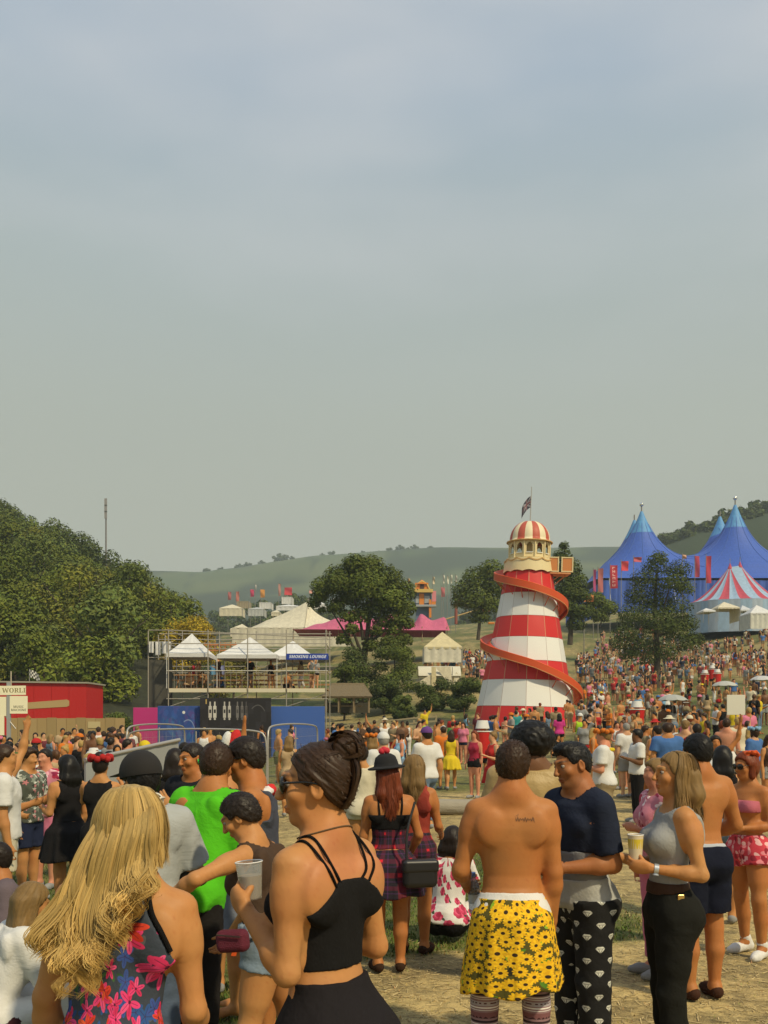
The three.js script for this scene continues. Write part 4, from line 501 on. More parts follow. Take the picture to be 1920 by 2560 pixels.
{ // pole mast on the wooded hill; pale concrete kerb log on the path
  const d = 165, x = X(265, d), m = thing('radio_mast', 'thin grey mast standing above the wooded hillside', 'mast', [x, elev(x, -d), -d]); part('pole', bar([0, 0, 0], [0, Y(1246, d) - m.position.y, 0], .17, 6, .12), mat([.20, .19, .19], .8), m); for (let i = 0; i < 3; i++) part('antenna', box(.42, 1.2, .12, .0, Y(1256 + i * 16, d) - m.position.y, .18), mat([.26, .25, .25], .8), m);
  const d2 = 20.5, k = thing('timber_log', 'long pale grey log lying along the straw path', 'log', [X(1120, d2), .02, -d2]); const lp = []; for (let i = 0; i <= 8; i++) lp.push([mix(X(900, d2), X(1300, d2), i / 8) - X(1120, d2), .14 + .01 * Math.sin(i * 2), -.1 + .12 * Math.sin(i * .7)]); part('bark', tube(lp, .165, 40, 12), mat([.30, .27, .215], .9, { bumpMap: fabricBump, bumpScale: .02 }), k); for (const e of [lp[0], lp[8]]) part('sawn_end', new THREE.CylinderGeometry(.16, .16, .02, 14).rotateZ(Math.PI / 2).translate(e[0], e[1], e[2]), mat([.45, .35, .2], .9), k);
}
console.log('stage');
// ============ people: one continuous skin per body from blended bone distances ============
const vsub = (a, b) => [a[0] - b[0], a[1] - b[1], a[2] - b[2]], vadd = (a, b) => [a[0] + b[0], a[1] + b[1], a[2] + b[2]], vmul = (a, s) => [a[0] * s, a[1] * s, a[2] * s], vdot = (a, b) => a[0] * b[0] + a[1] * b[1] + a[2] * b[2], vcross = (a, b) => [a[1] * b[2] - a[2] * b[1], a[2] * b[0] - a[0] * b[2], a[0] * b[1] - a[1] * b[0]], vlen = a => Math.hypot(a[0], a[1], a[2]), vnorm = a => { const l = vlen(a) || 1; return [a[0] / l, a[1] / l, a[2] / l]; }, vmix = (a, b, t) => [mix(a[0], b[0], t), mix(a[1], b[1], t), mix(a[2], b[2], t)], vmad = (a, b, s) => [a[0] + b[0] * s, a[1] + b[1] * s, a[2] + b[2] * s];
const smin = (a, b, k) => { const h = Math.max(k - Math.abs(a - b), 0) / k; return Math.min(a, b) - h * h * k * .25; };
const smax = (a, b, k) => -smin(-a, -b, k);
// tapered capsule
function cone(a, b, r1, r2) {
  const [ax, ay, az] = a, bx = b[0] - ax, by = b[1] - ay, bz = b[2] - az, l2 = bx * bx + by * by + bz * bz || 1e-9, rr_ = r1 - r2, a2 = l2 - rr_ * rr_, il2 = 1 / l2;
  if (a2 <= 0) { const big = r1 > r2 ? a : b, R = Math.max(r1, r2); return (x, y, z) => Math.hypot(x - big[0], y - big[1], z - big[2]) - R; }
  const sg = Math.sign(rr_);
  return (x, y, z) => {
    const px = x - ax, py = y - ay, pz = z - az, yy = px * bx + py * by + pz * bz, zz = yy - l2, qx = px * l2 - bx * yy, qy = py * l2 - by * yy, qz = pz * l2 - bz * yy, x2 = qx * qx + qy * qy + qz * qz, y2 = yy * yy * l2, z2 = zz * zz * l2, k = sg * rr_ * rr_ * x2;
    if (Math.sign(zz) * a2 * z2 > k) return Math.sqrt(x2 + z2) * il2 - r2;
    if (Math.sign(yy) * a2 * y2 < k) return Math.sqrt(x2 + y2) * il2 - r1;
    return (Math.sqrt(x2 * a2 * il2) + yy * rr_) * il2 - r1;
  };
}
// ellipsoid in a frame (ex, ey, ez)
function ell(c, r, fr) {
  const [ex, ey, ez] = fr || [[1, 0, 0], [0, 1, 0], [0, 0, 1]], ix = 1 / r[0], iy = 1 / r[1], iz = 1 / r[2];
  return (x, y, z) => { const px = x - c[0], py = y - c[1], pz = z - c[2], u = (px * ex[0] + py * ex[1] + pz * ex[2]) * ix, v = (px * ey[0] + py * ey[1] + pz * ey[2]) * iy, w = (px * ez[0] + py * ez[1] + pz * ez[2]) * iz; const k0 = Math.hypot(u, v, w), k1 = Math.hypot(u * ix, v * iy, w * iz); return k1 < 1e-6 ? -Math.min(...r) : k0 * (k0 - 1) / k1; };
}
// surface nets over the part of a box that the surface passes through
function meshField(f, lo, hi, cell, keep) {
  const n = [0, 1, 2].map(i => Math.ceil((hi[i] - lo[i]) / cell) + 2), [nx, ny, nz] = n, B = 5, v = new Float32Array(nx * ny * nz).fill(9), done = new Uint8Array(nx * ny * nz), act = [];
  const I = (i, j, k) => i + nx * (j + ny * k);
  const R = cell * B * .5 * 1.7321 * 1.25 + cell * 1.5;
  for (let bk = 0; bk < nz - 1; bk += B) for (let bj = 0; bj < ny - 1; bj += B) for (let bi = 0; bi < nx - 1; bi += B) {
    const d = f(lo[0] + (bi + B / 2) * cell, lo[1] + (bj + B / 2) * cell, lo[2] + (bk + B / 2) * cell);
    if (Math.abs(d) > R) { if (d < 0) for (let k = bk; k <= Math.min(bk + B, nz - 1); k++) for (let j = bj; j <= Math.min(bj + B, ny - 1); j++) for (let i = bi; i <= Math.min(bi + B, nx - 1); i++) { const q = I(i, j, k); if (!done[q]) v[q] = -9; } continue; }
    act.push([bi, bj, bk]);
    for (let k = bk; k <= Math.min(bk + B, nz - 1); k++) for (let j = bj; j <= Math.min(bj + B, ny - 1); j++) for (let i = bi; i <= Math.min(bi + B, nx - 1); i++) { const q = I(i, j, k); if (!done[q]) { done[q] = 1; v[q] = f(lo[0] + i * cell, lo[1] + j * cell, lo[2] + k * cell); } }
  }
  const id = new Int32Array(nx * ny * nz).fill(-1), pos = [], idx = [];
  const cells = [];
  for (const [bi, bj, bk] of act) for (let k = bk; k < Math.min(bk + B, nz - 1); k++) for (let j = bj; j < Math.min(bj + B, ny - 1); j++) for (let i = bi; i < Math.min(bi + B, nx - 1); i++) {
    const q = I(i, j, k); let m = 0; const c = [v[q], v[q + 1], v[q + nx], v[q + nx + 1], v[q + nx * ny], v[q + nx * ny + 1], v[q + nx * ny + nx], v[q + nx * ny + nx + 1]];
    for (let e = 0; e < 8; e++) if (c[e] < 0) m |= 1 << e; if (m === 0 || m === 255) continue;
    let sx = 0, sy = 0, sz = 0, s = 0;
    for (let a = 0; a < 8; a++) for (let bit = 1; bit < 8; bit <<= 1) { const b = a | bit; if (b === a) continue; const va = c[a], vb = c[b]; if ((va < 0) === (vb < 0)) continue; const t = clamp(va / (va - vb), 0, 1); sx += (a & 1) + t * ((b & 1) - (a & 1)); sy += (a >> 1 & 1) + t * ((b >> 1 & 1) - (a >> 1 & 1)); sz += (a >> 2) + t * ((b >> 2) - (a >> 2)); s++; }
    id[q] = pos.length / 3; pos.push(lo[0] + (i + sx / s) * cell, lo[1] + (j + sy / s) * cell, lo[2] + (k + sz / s) * cell); cells.push([i, j, k, q]);
  }
  for (const [i, j, k, q] of cells) {
    const quad = (a, b, c, d, flip) => { if (a < 0 || b < 0 || c < 0 || d < 0) return; if (flip) idx.push(a, c, b, a, d, c); else idx.push(a, b, c, a, c, d); };
    if (j > 0 && k > 0 && (v[q] < 0) !== (v[q + 1] < 0)) quad(id[q], id[q - nx], id[q - nx - nx * ny], id[q - nx * ny], v[q] < 0 ? 0 : 1);
    if (i > 0 && k > 0 && (v[q] < 0) !== (v[q + nx] < 0)) quad(id[q], id[q - nx * ny], id[q - nx * ny - 1], id[q - 1], v[q] < 0 ? 0 : 1);
    if (i > 0 && j > 0 && (v[q] < 0) !== (v[q + nx * ny] < 0)) quad(id[q], id[q - 1], id[q - 1 - nx], id[q - nx], v[q] < 0 ? 0 : 1);
  }
  // orientation check by one face against the field's slope
  const g = new THREE.BufferGeometry(); g.setAttribute('position', new THREE.Float32BufferAttribute(pos, 3)); g.setIndex(idx);
  let vote = 0; for (let t = 0; t < idx.length; t += Math.max(3, 3 * Math.floor(idx.length / 90))) { const P = m => [pos[idx[t + m] * 3], pos[idx[t + m] * 3 + 1], pos[idx[t + m] * 3 + 2]], a = P(0), nn = vnorm(vcross(vsub(P(1), a), vsub(P(2), a))); const e = cell * .5, m = vmad(a, nn, e), l = vmad(a, nn, -e); vote += f(...m) > f(...l) ? 1 : -1; }
  if (vote < 0) for (let t = 0; t < idx.length; t += 3) { const q = idx[t]; idx[t] = idx[t + 1]; idx[t + 1] = q; }
  g.setIndex(idx); g.computeVertexNormals();
  if (keep) { const out = []; for (let t = 0; t < idx.length; t += 3) { const a = idx[t] * 3, b = idx[t + 1] * 3, c = idx[t + 2] * 3; if (keep((pos[a] + pos[b] + pos[c]) / 3, (pos[a + 1] + pos[b + 1] + pos[c + 1]) / 3, (pos[a + 2] + pos[b + 2] + pos[c + 2]) / 3)) out.push(idx[t], idx[t + 1], idx[t + 2]); } g.setIndex(out); }
  return g;
}
const UNION = list => (x, y, z) => { let d = 9; for (let i = 0; i < list.length; i++) { const e = list[i]; const q = e[0](x, y, z); d = d > 5 ? q : smin(d, q, e[1]); } return d; };

// ---- figure: skeleton, body field, and what garments and hair are cut from ----
const STATIONS = {
  m: [[.462, .060, .052, -.004], [.50, .090, .070, -.008], [.535, .093, .070, -.008], [.58, .085, .060, 0], [.62, .081, .056, .002], [.67, .090, .062, .002], [.72, .101, .068, .001], [.76, .107, .067, -.002], [.795, .103, .057, -.006], [.820, .074, .042, -.010], [.848, .036, .035, -.012]],
  f: [[.462, .062, .054, -.004], [.50, .099, .074, -.010], [.535, .097, .071, -.010], [.58, .079, .056, 0], [.62, .069, .049, .002], [.67, .075, .053, .002], [.72, .085, .058, .002], [.76, .090, .056, -.002], [.795, .088, .047, -.006], [.820, .060, .036, -.010], [.848, .030, .029, -.012]]
};
function rotEuler(v, yaw, pitch, roll) { // head turn: roll, pitch (down +), yaw (to the figure's left +)
  let [x, y, z] = v; let c = Math.cos(roll), s = Math.sin(roll); [x, y] = [x * c - y * s, x * s + y * c]; c = Math.cos(pitch); s = Math.sin(pitch); [y, z] = [y * c - z * s, y * s + z * c]; c = Math.cos(yaw); s = Math.sin(yaw); return [x * c + z * s, y, -x * s + z * c];
}
function figure(cfg) {
  const h = cfg.h || 1.74, sex = cfg.sex || 'm', F = { h, sex, cfg }, bulk = cfg.bulk || 1, fem = sex === 'f';
  const lean = (cfg.lean || 0) * D2R, side = (cfg.side || 0) * D2R, twist = (cfg.twist || 0) * D2R, hipH = cfg.hip != null ? cfg.hip : .50;
  // spine nodes: straight pelvis, then bending forward
  const st = STATIONS[sex], base = [0, hipH * h, 0]; let p = base.slice(), prev = .50; const nodes = [];
  const dirAt = s => { const w = sst(.47, .70, s), a = lean * mix(.45, 1, w), b = side * w; return vnorm([Math.sin(b), Math.cos(a) * Math.cos(b), Math.sin(a)]); };
  const pos = {}; { let q = base.slice(); for (let s = .50, i = 0; s <= .8481; s += .004) { pos[Math.round(s * 1000)] = q.slice(); q = vmad(q, dirAt(s), .004 * h); } q = base.slice(); for (let s = .50; s >= .458; s -= .004) { pos[Math.round(s * 1000)] = q.slice(); q = vmad(q, dirAt(s), -.004 * h); } }
  const spineAt = s => { const k = 500 + Math.round((s - .5) / .004) * 4, kk = clamp(k, 460, 848); return vmad(pos[kk], dirAt(s), (s - kk / 1000) * h); };
  for (const [s, a, b, z] of st) { const up = dirAt(s), tw = twist * sst(.55, .78, s) + (cfg.hipTwist || 0) * D2R * (1 - sst(.5, .62, s)), r0 = [Math.cos(tw), 0, -Math.sin(tw)], fw = vnorm(vcross(r0, up)), rt = vnorm(vcross(up, fw)); nodes.push({ s, a: a * h * bulk, b: b * h * bulk * (1 + (cfg.belly || 0) * Math.exp(-Math.pow((s - .6) / .05, 2))), c: vmad(spineAt(s), fw, z * h), up, rt, fw }); }
  F.nodes = nodes; F.spineAt = spineAt;
  const frameAt = s => { let i = 0; while (i < nodes.length - 2 && s > nodes[i + 1].s) i++; const A = nodes[i], Bn = nodes[i + 1], t = clamp((s - A.s) / (Bn.s - A.s), 0, 1); return { c: vmix(A.c, Bn.c, t), up: vnorm(vmix(A.up, Bn.up, t)), rt: vnorm(vmix(A.rt, Bn.rt, t)), fw: vnorm(vmix(A.fw, Bn.fw, t)), a: mix(A.a, Bn.a, t), b: mix(A.b, Bn.b, t) }; };
  F.frameAt = frameAt;
  // project a point to the spine: returns [s, across, forward]
  const proj = (x, y, z, out) => { let best = 1e9; for (let i = 0; i < nodes.length - 1; i++) { const A = nodes[i], Bn = nodes[i + 1], dx = Bn.c[0] - A.c[0], dy = Bn.c[1] - A.c[1], dz = Bn.c[2] - A.c[2], px = x - A.c[0], py = y - A.c[1], pz = z - A.c[2], L = dx * dx + dy * dy + dz * dz; let t = (px * dx + py * dy + pz * dz) / L; const lo = i === 0 ? -3 : 0, hi_ = i === nodes.length - 2 ? 3 : 1; t = t < lo ? lo : t > hi_ ? hi_ : t; const qx = px - dx * t, qy = py - dy * t, qz = pz - dz * t, e = qx * qx + qy * qy + qz * qz; if (e < best) { best = e; out.i = i; out.t = t; out.qx = qx; out.qy = qy; out.qz = qz; } } const A = nodes[out.i], Bn = nodes[out.i + 1], t = clamp(out.t, 0, 1); out.s = A.s + (Bn.s - A.s) * out.t; out.u = out.qx * mix(A.rt[0], Bn.rt[0], t) + out.qy * mix(A.rt[1], Bn.rt[1], t) + out.qz * mix(A.rt[2], Bn.rt[2], t); out.w = out.qx * mix(A.fw[0], Bn.fw[0], t) + out.qy * mix(A.fw[1], Bn.fw[1], t) + out.qz * mix(A.fw[2], Bn.fw[2], t); out.a = mix(A.a, Bn.a, t); out.b = mix(A.b, Bn.b, t); return out; };
  F.proj = proj;
  const torso = (grow, growF) => { const o = {}; return (x, y, z) => { proj(x, y, z, o); const g = growF ? growF(o.s) : grow, a = o.a + g, b = o.b + g, u = o.u / a, w = o.w / b, k0 = Math.hypot(u, w), k1 = Math.hypot(u / a, w / b); let d = k1 < 1e-5 ? -Math.min(a, b) : k0 * (k0 - 1) / k1; const e = o.s < st[0][0] ? (st[0][0] - o.s) * h : o.s > st[st.length - 1][0] ? (o.s - st[st.length - 1][0]) * h : 0; if (e > 0) d = d > 0 ? Math.hypot(d, e) : Math.max(d, e - .001); return d; }; };
  F.torso = torso;
  // joints
  const sh = frameAt(fem ? .800 : .798), shW = (fem ? .090 : .103) * h * bulk, hpW = .050 * h, shUp = cfg.shrug || {};
  const J = F.J = {}; const armDefault = { ua: [.16, -1, .02], fa: [.08, -1, .16] };
  for (const [sd, s] of [['l', 1], ['r', -1]]) {
    const a = (cfg.arms && cfg.arms[sd]) || armDefault, ua = vnorm([a.ua[0] * (a.abs ? 1 : s), a.ua[1], a.ua[2]]), fa = vnorm([a.fa[0] * (a.abs ? 1 : s), a.fa[1], a.fa[2]]), raise = clamp(ua[1] + .2, 0, 1) * .035 * h;
    const S0 = vadd(vmad(sh.c, sh.rt, s * shW), vmul(sh.up, raise + (shUp[sd] || 0) * h)), E = vmad(S0, ua, .172 * h), Wr = vmad(E, fa, .150 * h);
    const hd = vnorm(a.hd ? [a.hd[0] * (a.abs ? 1 : s), a.hd[1], a.hd[2]] : fa), pn = vnorm(a.pn ? [a.pn[0] * (a.abs ? 1 : s), a.pn[1], a.pn[2]] : [-s, 0, .3]);
    J['S' + sd] = S0; J['E' + sd] = E; J['W' + sd] = Wr; J['H' + sd] = { dir: hd, palm: vnorm(vsub(pn, vmul(hd, vdot(pn, hd)))), grip: a.grip ?? .35, side: s, point: a.point };
    const l = (cfg.legs && cfg.legs[sd]) || { th: [.02, -1, .02], sh: [0, -1, -.03] }, th = vnorm([l.th[0] * s, l.th[1], l.th[2]]), sn = vnorm([l.sh[0] * s, l.sh[1], l.sh[2]]), hp = frameAt(.51);
    const H0 = vmad(vmad(hp.c, hp.rt, s * hpW), hp.up, .0), Kn = vmad(H0, th, .245 * h), An = vmad(Kn, sn, .235 * h), ft = vnorm(l.ft ? [l.ft[0] * s, l.ft[1], l.ft[2]] : [.18 * s, 0, 1]);
    J['P' + sd] = H0; J['K' + sd] = Kn; J['A' + sd] = An; J['F' + sd] = ft;
  }
  // head
  const nb = frameAt(.845), hs = h / 1.75 * (cfg.headScale || 1), hyaw = (cfg.head?.[0] || 0) * D2R, hp = (cfg.head?.[1] || 0) * D2R, hr = (cfg.head?.[2] || 0) * D2R;
  const R3 = v => { const q = rotEuler(v, hyaw, hp, hr); return q; };
  const neckDir = vnorm(vadd(vmul(nb.up, .75), [0, .5, .10])), pivot = vmad(nb.c, neckDir, .029 * h);
  const hc = vadd(pivot, R3([0, .078 * hs * 1.15, .022 * hs]));
  const fx = R3([1, 0, 0]), fy = R3([0, 1, 0]), fz = R3([0, 0, 1]);
  F.head = { c: hc, fx, fy, fz, s: hs, P: (x, y, z) => vadd(vadd(vadd(hc, vmul(fx, x * hs)), vmul(fy, y * hs)), vmul(fz, z * hs)), local: (x, y, z) => { const q = [x - hc[0], y - hc[1], z - hc[2]]; return [vdot(q, fx) / hs, vdot(q, fy) / hs, vdot(q, fz) / hs]; } };
  F.neck = [nb.c, F.head.P(0, -.055, -.022)];
  return F;
}
function headField(F, fine) { // head in its own units (metres for a 1.75 m person)
  const H = F.head, fem = F.sex === 'f', fr = [H.fx, H.fy, H.fz], s = H.s, P = H.P, list = [];
  const E = (c, r, k) => list.push([ell(P(...c), r.map(q => q * s), fr), k * s]), K = (a, b, r1, r2, k) => list.push([cone(P(...a), P(...b), r1 * s, r2 * s), k * s]);
  E([0, .030, -.016], [.0735, .0865, .0935], .02); E([0, -.03, .026], [.060, .075, .066], .03);
  K([-.030, -.083, .030], [0, -.093, .060], .026, fem ? .019 : .024, .02); K([.030, -.083, .030], [0, -.093, .060], .026, fem ? .019 : .024, .02);
  if (fine) {
    K([-.032, .028, .078], [0, .030, .089], .011, .010, .018); K([.032, .028, .078], [0, .030, .089], .011, .010, .018);
    K([0, .018, .092], [0, -.026, .113], .0075, .0105, .012); E([0, -.030, .108], [.0165, .0095, .012], .010);
    E([0, -.060, .086], [.024, .0065, .012], .006); E([0, -.0705, .084], [.021, .0075, .0115], .006);
    E([-.043, -.022, .062], [.022, .022, .022], .02); E([.043, -.022, .062], [.022, .022, .022], .02);
    for (const q of [-1, 1]) { E([q * .0765, -.006, -.008], [.008, .032, .020], .006); }
  }
  let f = UNION(list);
  if (fine) { const e1 = ell(P(-.031, .010, .097), [.0160, .0085, .0125].map(q => q * s), fr), e2 = ell(P(.031, .010, .097), [.0160, .0085, .0125].map(q => q * s), fr), m = ell(P(0, -.0655, .100), [.019, .0016, .012].map(q => q * s), fr), c1 = ell(P(-.083, -.004, -.004), [.006, .018, .010].map(q => q * s), fr), c2 = ell(P(.083, -.004, -.004), [.006, .018, .010].map(q => q * s), fr), f0 = f; f = (x, y, z) => { let d = f0(x, y, z); d = smax(d, -e1(x, y, z), .010 * s); d = smax(d, -e2(x, y, z), .010 * s); d = smax(d, -m(x, y, z), .003 * s); d = smax(d, -c1(x, y, z), .004 * s); return smax(d, -c2(x, y, z), .004 * s); }; }
  return f;
}
function bodyField(F, lod) { // lod 0 fine .. 2 far
  const { h, J, sex, cfg } = F, fem = sex === 'f', b = cfg.bulk || 1, mus = cfg.muscle || 1, list = [];
  list.push([F.torso(0), .03]);
  const fr = F.frameAt;
  if (lod < 2) {
    const bt = fr(.497); for (const s of [-1, 1]) list.push([ell(vadd(vadd(bt.c, vmul(bt.rt, s * .044 * h)), vmul(bt.fw, -.034 * h)), [.050 * h, .052 * h, .050 * h]), .03 * h]);
    if (fem) { const ch = fr(.722); for (const s of [-1, 1]) list.push([ell(vadd(vadd(ch.c, vmul(ch.rt, s * .043 * h)), vmul(ch.fw, .045 * h)), [.036 * h, .036 * h, .034 * h]), .02 * h]); }
    else { const ch = fr(.745); for (const s of [-1, 1]) list.push([ell(vadd(vadd(ch.c, vmul(ch.rt, s * .05 * h)), vmul(ch.fw, .045 * h)), [.046 * h, .030 * h, .022 * h]), .02 * h]); }
    const bl = fr(.755); for (const s of [-1, 1]) list.push([ell(vadd(vadd(bl.c, vmul(bl.rt, s * .062 * h)), vmul(bl.fw, -.048 * h)), [.036 * h, .050 * h, .016 * h]), .018 * h]); // shoulder blades
  }
  const nk = F.neck; list.push([cone(nk[0], nk[1], (fem ? .030 : .037) * h, (fem ? .0285 : .0345) * h), .03 * h]);
  for (const s of ['l', 'r']) { // trapezius
    const q = fr(.822); list.push([cone(vmad(nk[0], vsub(nk[1], nk[0]), .25), vmix(J['S' + s], q.c, .35), (fem ? .020 : .029) * h, (fem ? .024 : .030) * h), .03 * h]);
  }
  const arms = [], legs = [];
  for (const s of ['l', 'r']) {
    const S0 = J['S' + s], E = J['E' + s], W = J['W' + s], A = [], r = (fem ? .0245 : .031) * h * Math.sqrt(b) * mus;
    A.push([cone(S0, vmix(S0, E, .35), r * 1.14, r * 1.06), .02 * h], [cone(vmix(S0, E, .25), E, r * 1.05, r * .80), .02 * h]);
    A.push([cone(E, vmix(E, W, .28), r * .80, r * .86), .015 * h], [cone(vmix(E, W, .25), W, r * .86, r * .54), .015 * h]);
    const H = J['H' + s], pl = .052 * h, q = vmad(W, H.dir, pl), sideV = vnorm(vcross(H.dir, H.palm));
    H.center = vmad(vmad(W, H.dir, .055 * h), H.palm, .018 * h);
    if (lod === 2) { A.push([ell(vmad(W, H.dir, .045 * h), [.017 * h, .045 * h, .017 * h], [sideV, H.dir, H.palm]), .01 * h]); }
    else A.push([ell(vmad(W, H.dir, .026 * h), [.024 * h, .034 * h, .013 * h], [sideV, H.dir, H.palm]), .012 * h]);
    arms.push([UNION(A), lod < 2 ? .028 * h : .02 * h]);
    const P0 = J['P' + s], K = J['K' + s], An = J['A' + s], Lg = [], tr = (fem ? .058 : .056) * h * Math.sqrt(b), th = vsub(K, P0), shn = vsub(An, K), back = vnorm(vsub([0, 0, -1], vmul(vnorm(shn), vdot([0, 0, -1], vnorm(shn)))));
    Lg.push([cone(P0, K, tr, .033 * h), .02 * h], [cone(vmix(P0, K, .1), vmix(P0, K, .6), tr * .98, .046 * h), .02 * h]);
    Lg.push([cone(K, An, .033 * h, .0195 * h), .02 * h], [cone(vmad(vmix(K, An, .12), back, .006 * h), vmad(vmix(K, An, .42), back, .010 * h), .030 * h, .031 * h), .02 * h], [cone(vmad(vmix(K, An, .42), back, .010 * h), vmix(K, An, .85), .031 * h, .020 * h), .015 * h]);
    const ft = J['F' + s], sole = -.026 * h, hl = [An[0] - ft[0] * .022 * h, An[1] + sole + .002 * h, An[2] - ft[2] * .022 * h], bl = [An[0] + ft[0] * .07 * h, An[1] + sole - .005 * h + ft[1] * .07 * h, An[2] + ft[2] * .07 * h], toe = [An[0] + ft[0] * .105 * h, An[1] + sole - .008 * h + ft[1] * .105 * h, An[2] + ft[2] * .105 * h];
    J['heel' + s] = hl; J['toe' + s] = toe; J['ball' + s] = bl;
    Lg.push([cone(An, hl, .021 * h, .018 * h), .015 * h], [cone(vmix(An, hl, .4), bl, .020 * h, .018 * h), .02 * h], [cone(bl, toe, .019 * h, .012 * h), .015 * h]);
    legs.push([UNION(Lg), .012 * h]);
  }
  const legU = (x, y, z) => { const a = legs[0][0](x, y, z), q = legs[1][0](x, y, z); return smin(a, q, .012 * h); };
  const head = lod === 0 ? null : headField(F, lod === 1);
  const tor = UNION(list); F.core = (x, y, z) => smin(tor(x, y, z), legU(x, y, z), .03 * h); F.legF = legs.map(l => l[0]);
  return (x, y, z) => { let d = smin(tor(x, y, z), legU(x, y, z), .03 * h); for (const a of arms) d = smin(d, a[0](x, y, z), a[1]); if (head) d = smin(d, head(x, y, z), .015 * h); return d; };
}
function handField(F, s) { // palm, four fingers of unequal length with two bends, thumb from the side of the palm
  const { h, J } = F, W = J['W' + s], E = J['E' + s], H = J['H' + s], k = h / 1.75 * (F.sex === 'f' ? .93 : 1), dir = H.dir, palm = H.palm, side = vmul(vnorm(vcross(dir, palm)), H.side * -1); // side points towards the thumb
  const list = [[cone(vmix(E, W, .80), W, .020 * k, .0185 * k), .012 * k], [ell(vmad(W, dir, .050 * k), [.040 * k, .052 * k, .0165 * k], [side, dir, palm]), .014 * k]];
  const g = H.grip, len = [.078, .086, .080, .064];
  for (let i = 0; i < 4; i++) {
    const off = (1.5 - i) * .0185 * k, root = vmad(vmad(W, dir, (.090 - Math.abs(i - 1.2) * .004) * k), side, off); let gi = g * (1 + i * .10); if (H.point && i > 0) gi = Math.max(gi, 1.1); if (H.point && i === 0) gi = .05;
    const a1 = gi * .9, a2 = a1 + gi * 1.1, a3 = a2 + gi * .8, spread = (1.5 - i) * .05 * (1 - g);
    const D = a => vnorm(vadd(vadd(vmul(dir, Math.cos(a)), vmul(palm, Math.sin(a))), vmul(side, spread))), L = len[i] * k, p1 = vmad(root, D(a1), L * .48), p2 = vmad(p1, D(a2), L * .32), p3 = vmad(p2, D(a3), L * .24), r = (i === 3 ? .0082 : .0094) * k;
    list.push([cone(vmad(root, dir, -.02 * k), root, r * 1.1, r * 1.08), .010 * k], [cone(root, p1, r * 1.05, r * .98), .003 * k], [cone(p1, p2, r * .98, r * .90), .003 * k], [cone(p2, p3, r * .9, r * .78), .003 * k]);
  }
  const tr = vmad(vmad(W, dir, .030 * k), side, .026 * k), td = vnorm(vadd(vadd(vmul(dir, .72), vmul(side, .75 - g * .35)), vmul(palm, .15 + g * .9))), t1 = vmad(tr, td, .042 * k), td2 = vnorm(vadd(vmul(td, 1), vadd(vmul(dir, .3), vmul(palm, g * .6)))), t2 = vmad(t1, td2, .032 * k);
  list.push([cone(vmad(W, dir, .018 * k), tr, .014 * k, .0135 * k), .012 * k], [cone(tr, t1, .013 * k, .0108 * k), .008 * k], [cone(t1, t2, .0108 * k, .0085 * k), .003 * k]);
  return UNION(list);
}
const boundsOf = (pts, pad) => { const lo = [9, 9, 9], hi = [-9, -9, -9]; for (const p of pts) for (let k = 0; k < 3; k++) { lo[k] = Math.min(lo[k], p[k] - pad); hi[k] = Math.max(hi[k], p[k] + pad); } return [lo, hi]; };
function allJoints(F) { const J = F.J, l = []; for (const s of ['l', 'r']) l.push(J['S' + s], J['E' + s], J['W' + s], vmad(J['W' + s], J['H' + s].dir, .05 * F.h), J['P' + s], J['K' + s], J['A' + s], J['heel' + s], J['toe' + s]); l.push(F.head.c, F.nodes[0].c); return l; }
function mergeIndexed(gs) { return gs.length === 1 ? gs[0] : mergeGeometries(gs.map(g => { for (const k of Object.keys(g.attributes)) if (!['position', 'normal'].includes(k)) g.deleteAttribute(k); return g; })); }
function paintSkin(g, F, opts = {}) { // skin mottling, redder lips, brows, stubble shade as pigment
  const p = g.attributes.position, col = new Float32Array(p.count * 3), H = F.head, hc = opts.hairCol || [.05, .03, .02], sk = opts.skin || [.5, .3, .2];
  for (let i = 0; i < p.count; i++) {
    const x = p.getX(i), y = p.getY(i), z = p.getZ(i); const n = fbm(x * 9, y * 9, z * 9, 3), n2 = N3(x * 60, y * 60, z * 60); const n3 = N3(x * 5 + 9, y * 5, z * 5), fk = Math.max(0, N3(x * 130, y * 130, z * 130) - .35) * .5; let r = 1 + .12 * n + .05 * n2 - fk * .4, gg = 1 + .04 * n + .06 * n2 - .12 * n3 - fk, b = 1 - .08 * n + .05 * n2 - .14 * n3 - fk;
    const q = H.local(x, y, z);
    if (q[2] > .05 && Math.abs(q[0]) < .06 && Math.abs(q[1]) < .13) {
      const lip = Math.exp(-Math.pow(q[0] / .021, 4) - Math.pow((q[1] + .0655) / .0115, 4)) * (q[2] > .08 ? 1 : 0); r *= 1 - .12 * lip; gg *= 1 - .42 * lip; b *= 1 - .30 * lip;
      const bx = Math.abs(q[0]) - .033, brow = Math.exp(-Math.pow(bx / .019, 4) - Math.pow((q[1] - .034 + bx * bx * 14) / .0055, 2)); const m = brow * .85; r = mix(r, hc[0] / sk[0], m); gg = mix(gg, hc[1] / sk[1], m); b = mix(b, hc[2] / sk[2], m);
    }
    if (opts.stubble && q[1] < -.035 && q[1] > -.12 && q[2] > .0 && q[2] < .12 && Math.abs(q[0]) < .07) { const m = opts.stubble * sst(-.035, -.055, q[1]) * (0.7 + .5 * N3(x * 300, y * 300, z * 300)); r *= 1 - .5 * m; gg *= 1 - .42 * m; b *= 1 - .3 * m; }
    if (opts.paint) { const e = opts.paint(x, y, z, q); if (e) { r *= e[0]; gg *= e[1]; b *= e[2]; } }
    col[i * 3] = r; col[i * 3 + 1] = gg; col[i * 3 + 2] = b;
  }
  g.setAttribute('color', new THREE.BufferAttribute(col, 3)); return g;
}
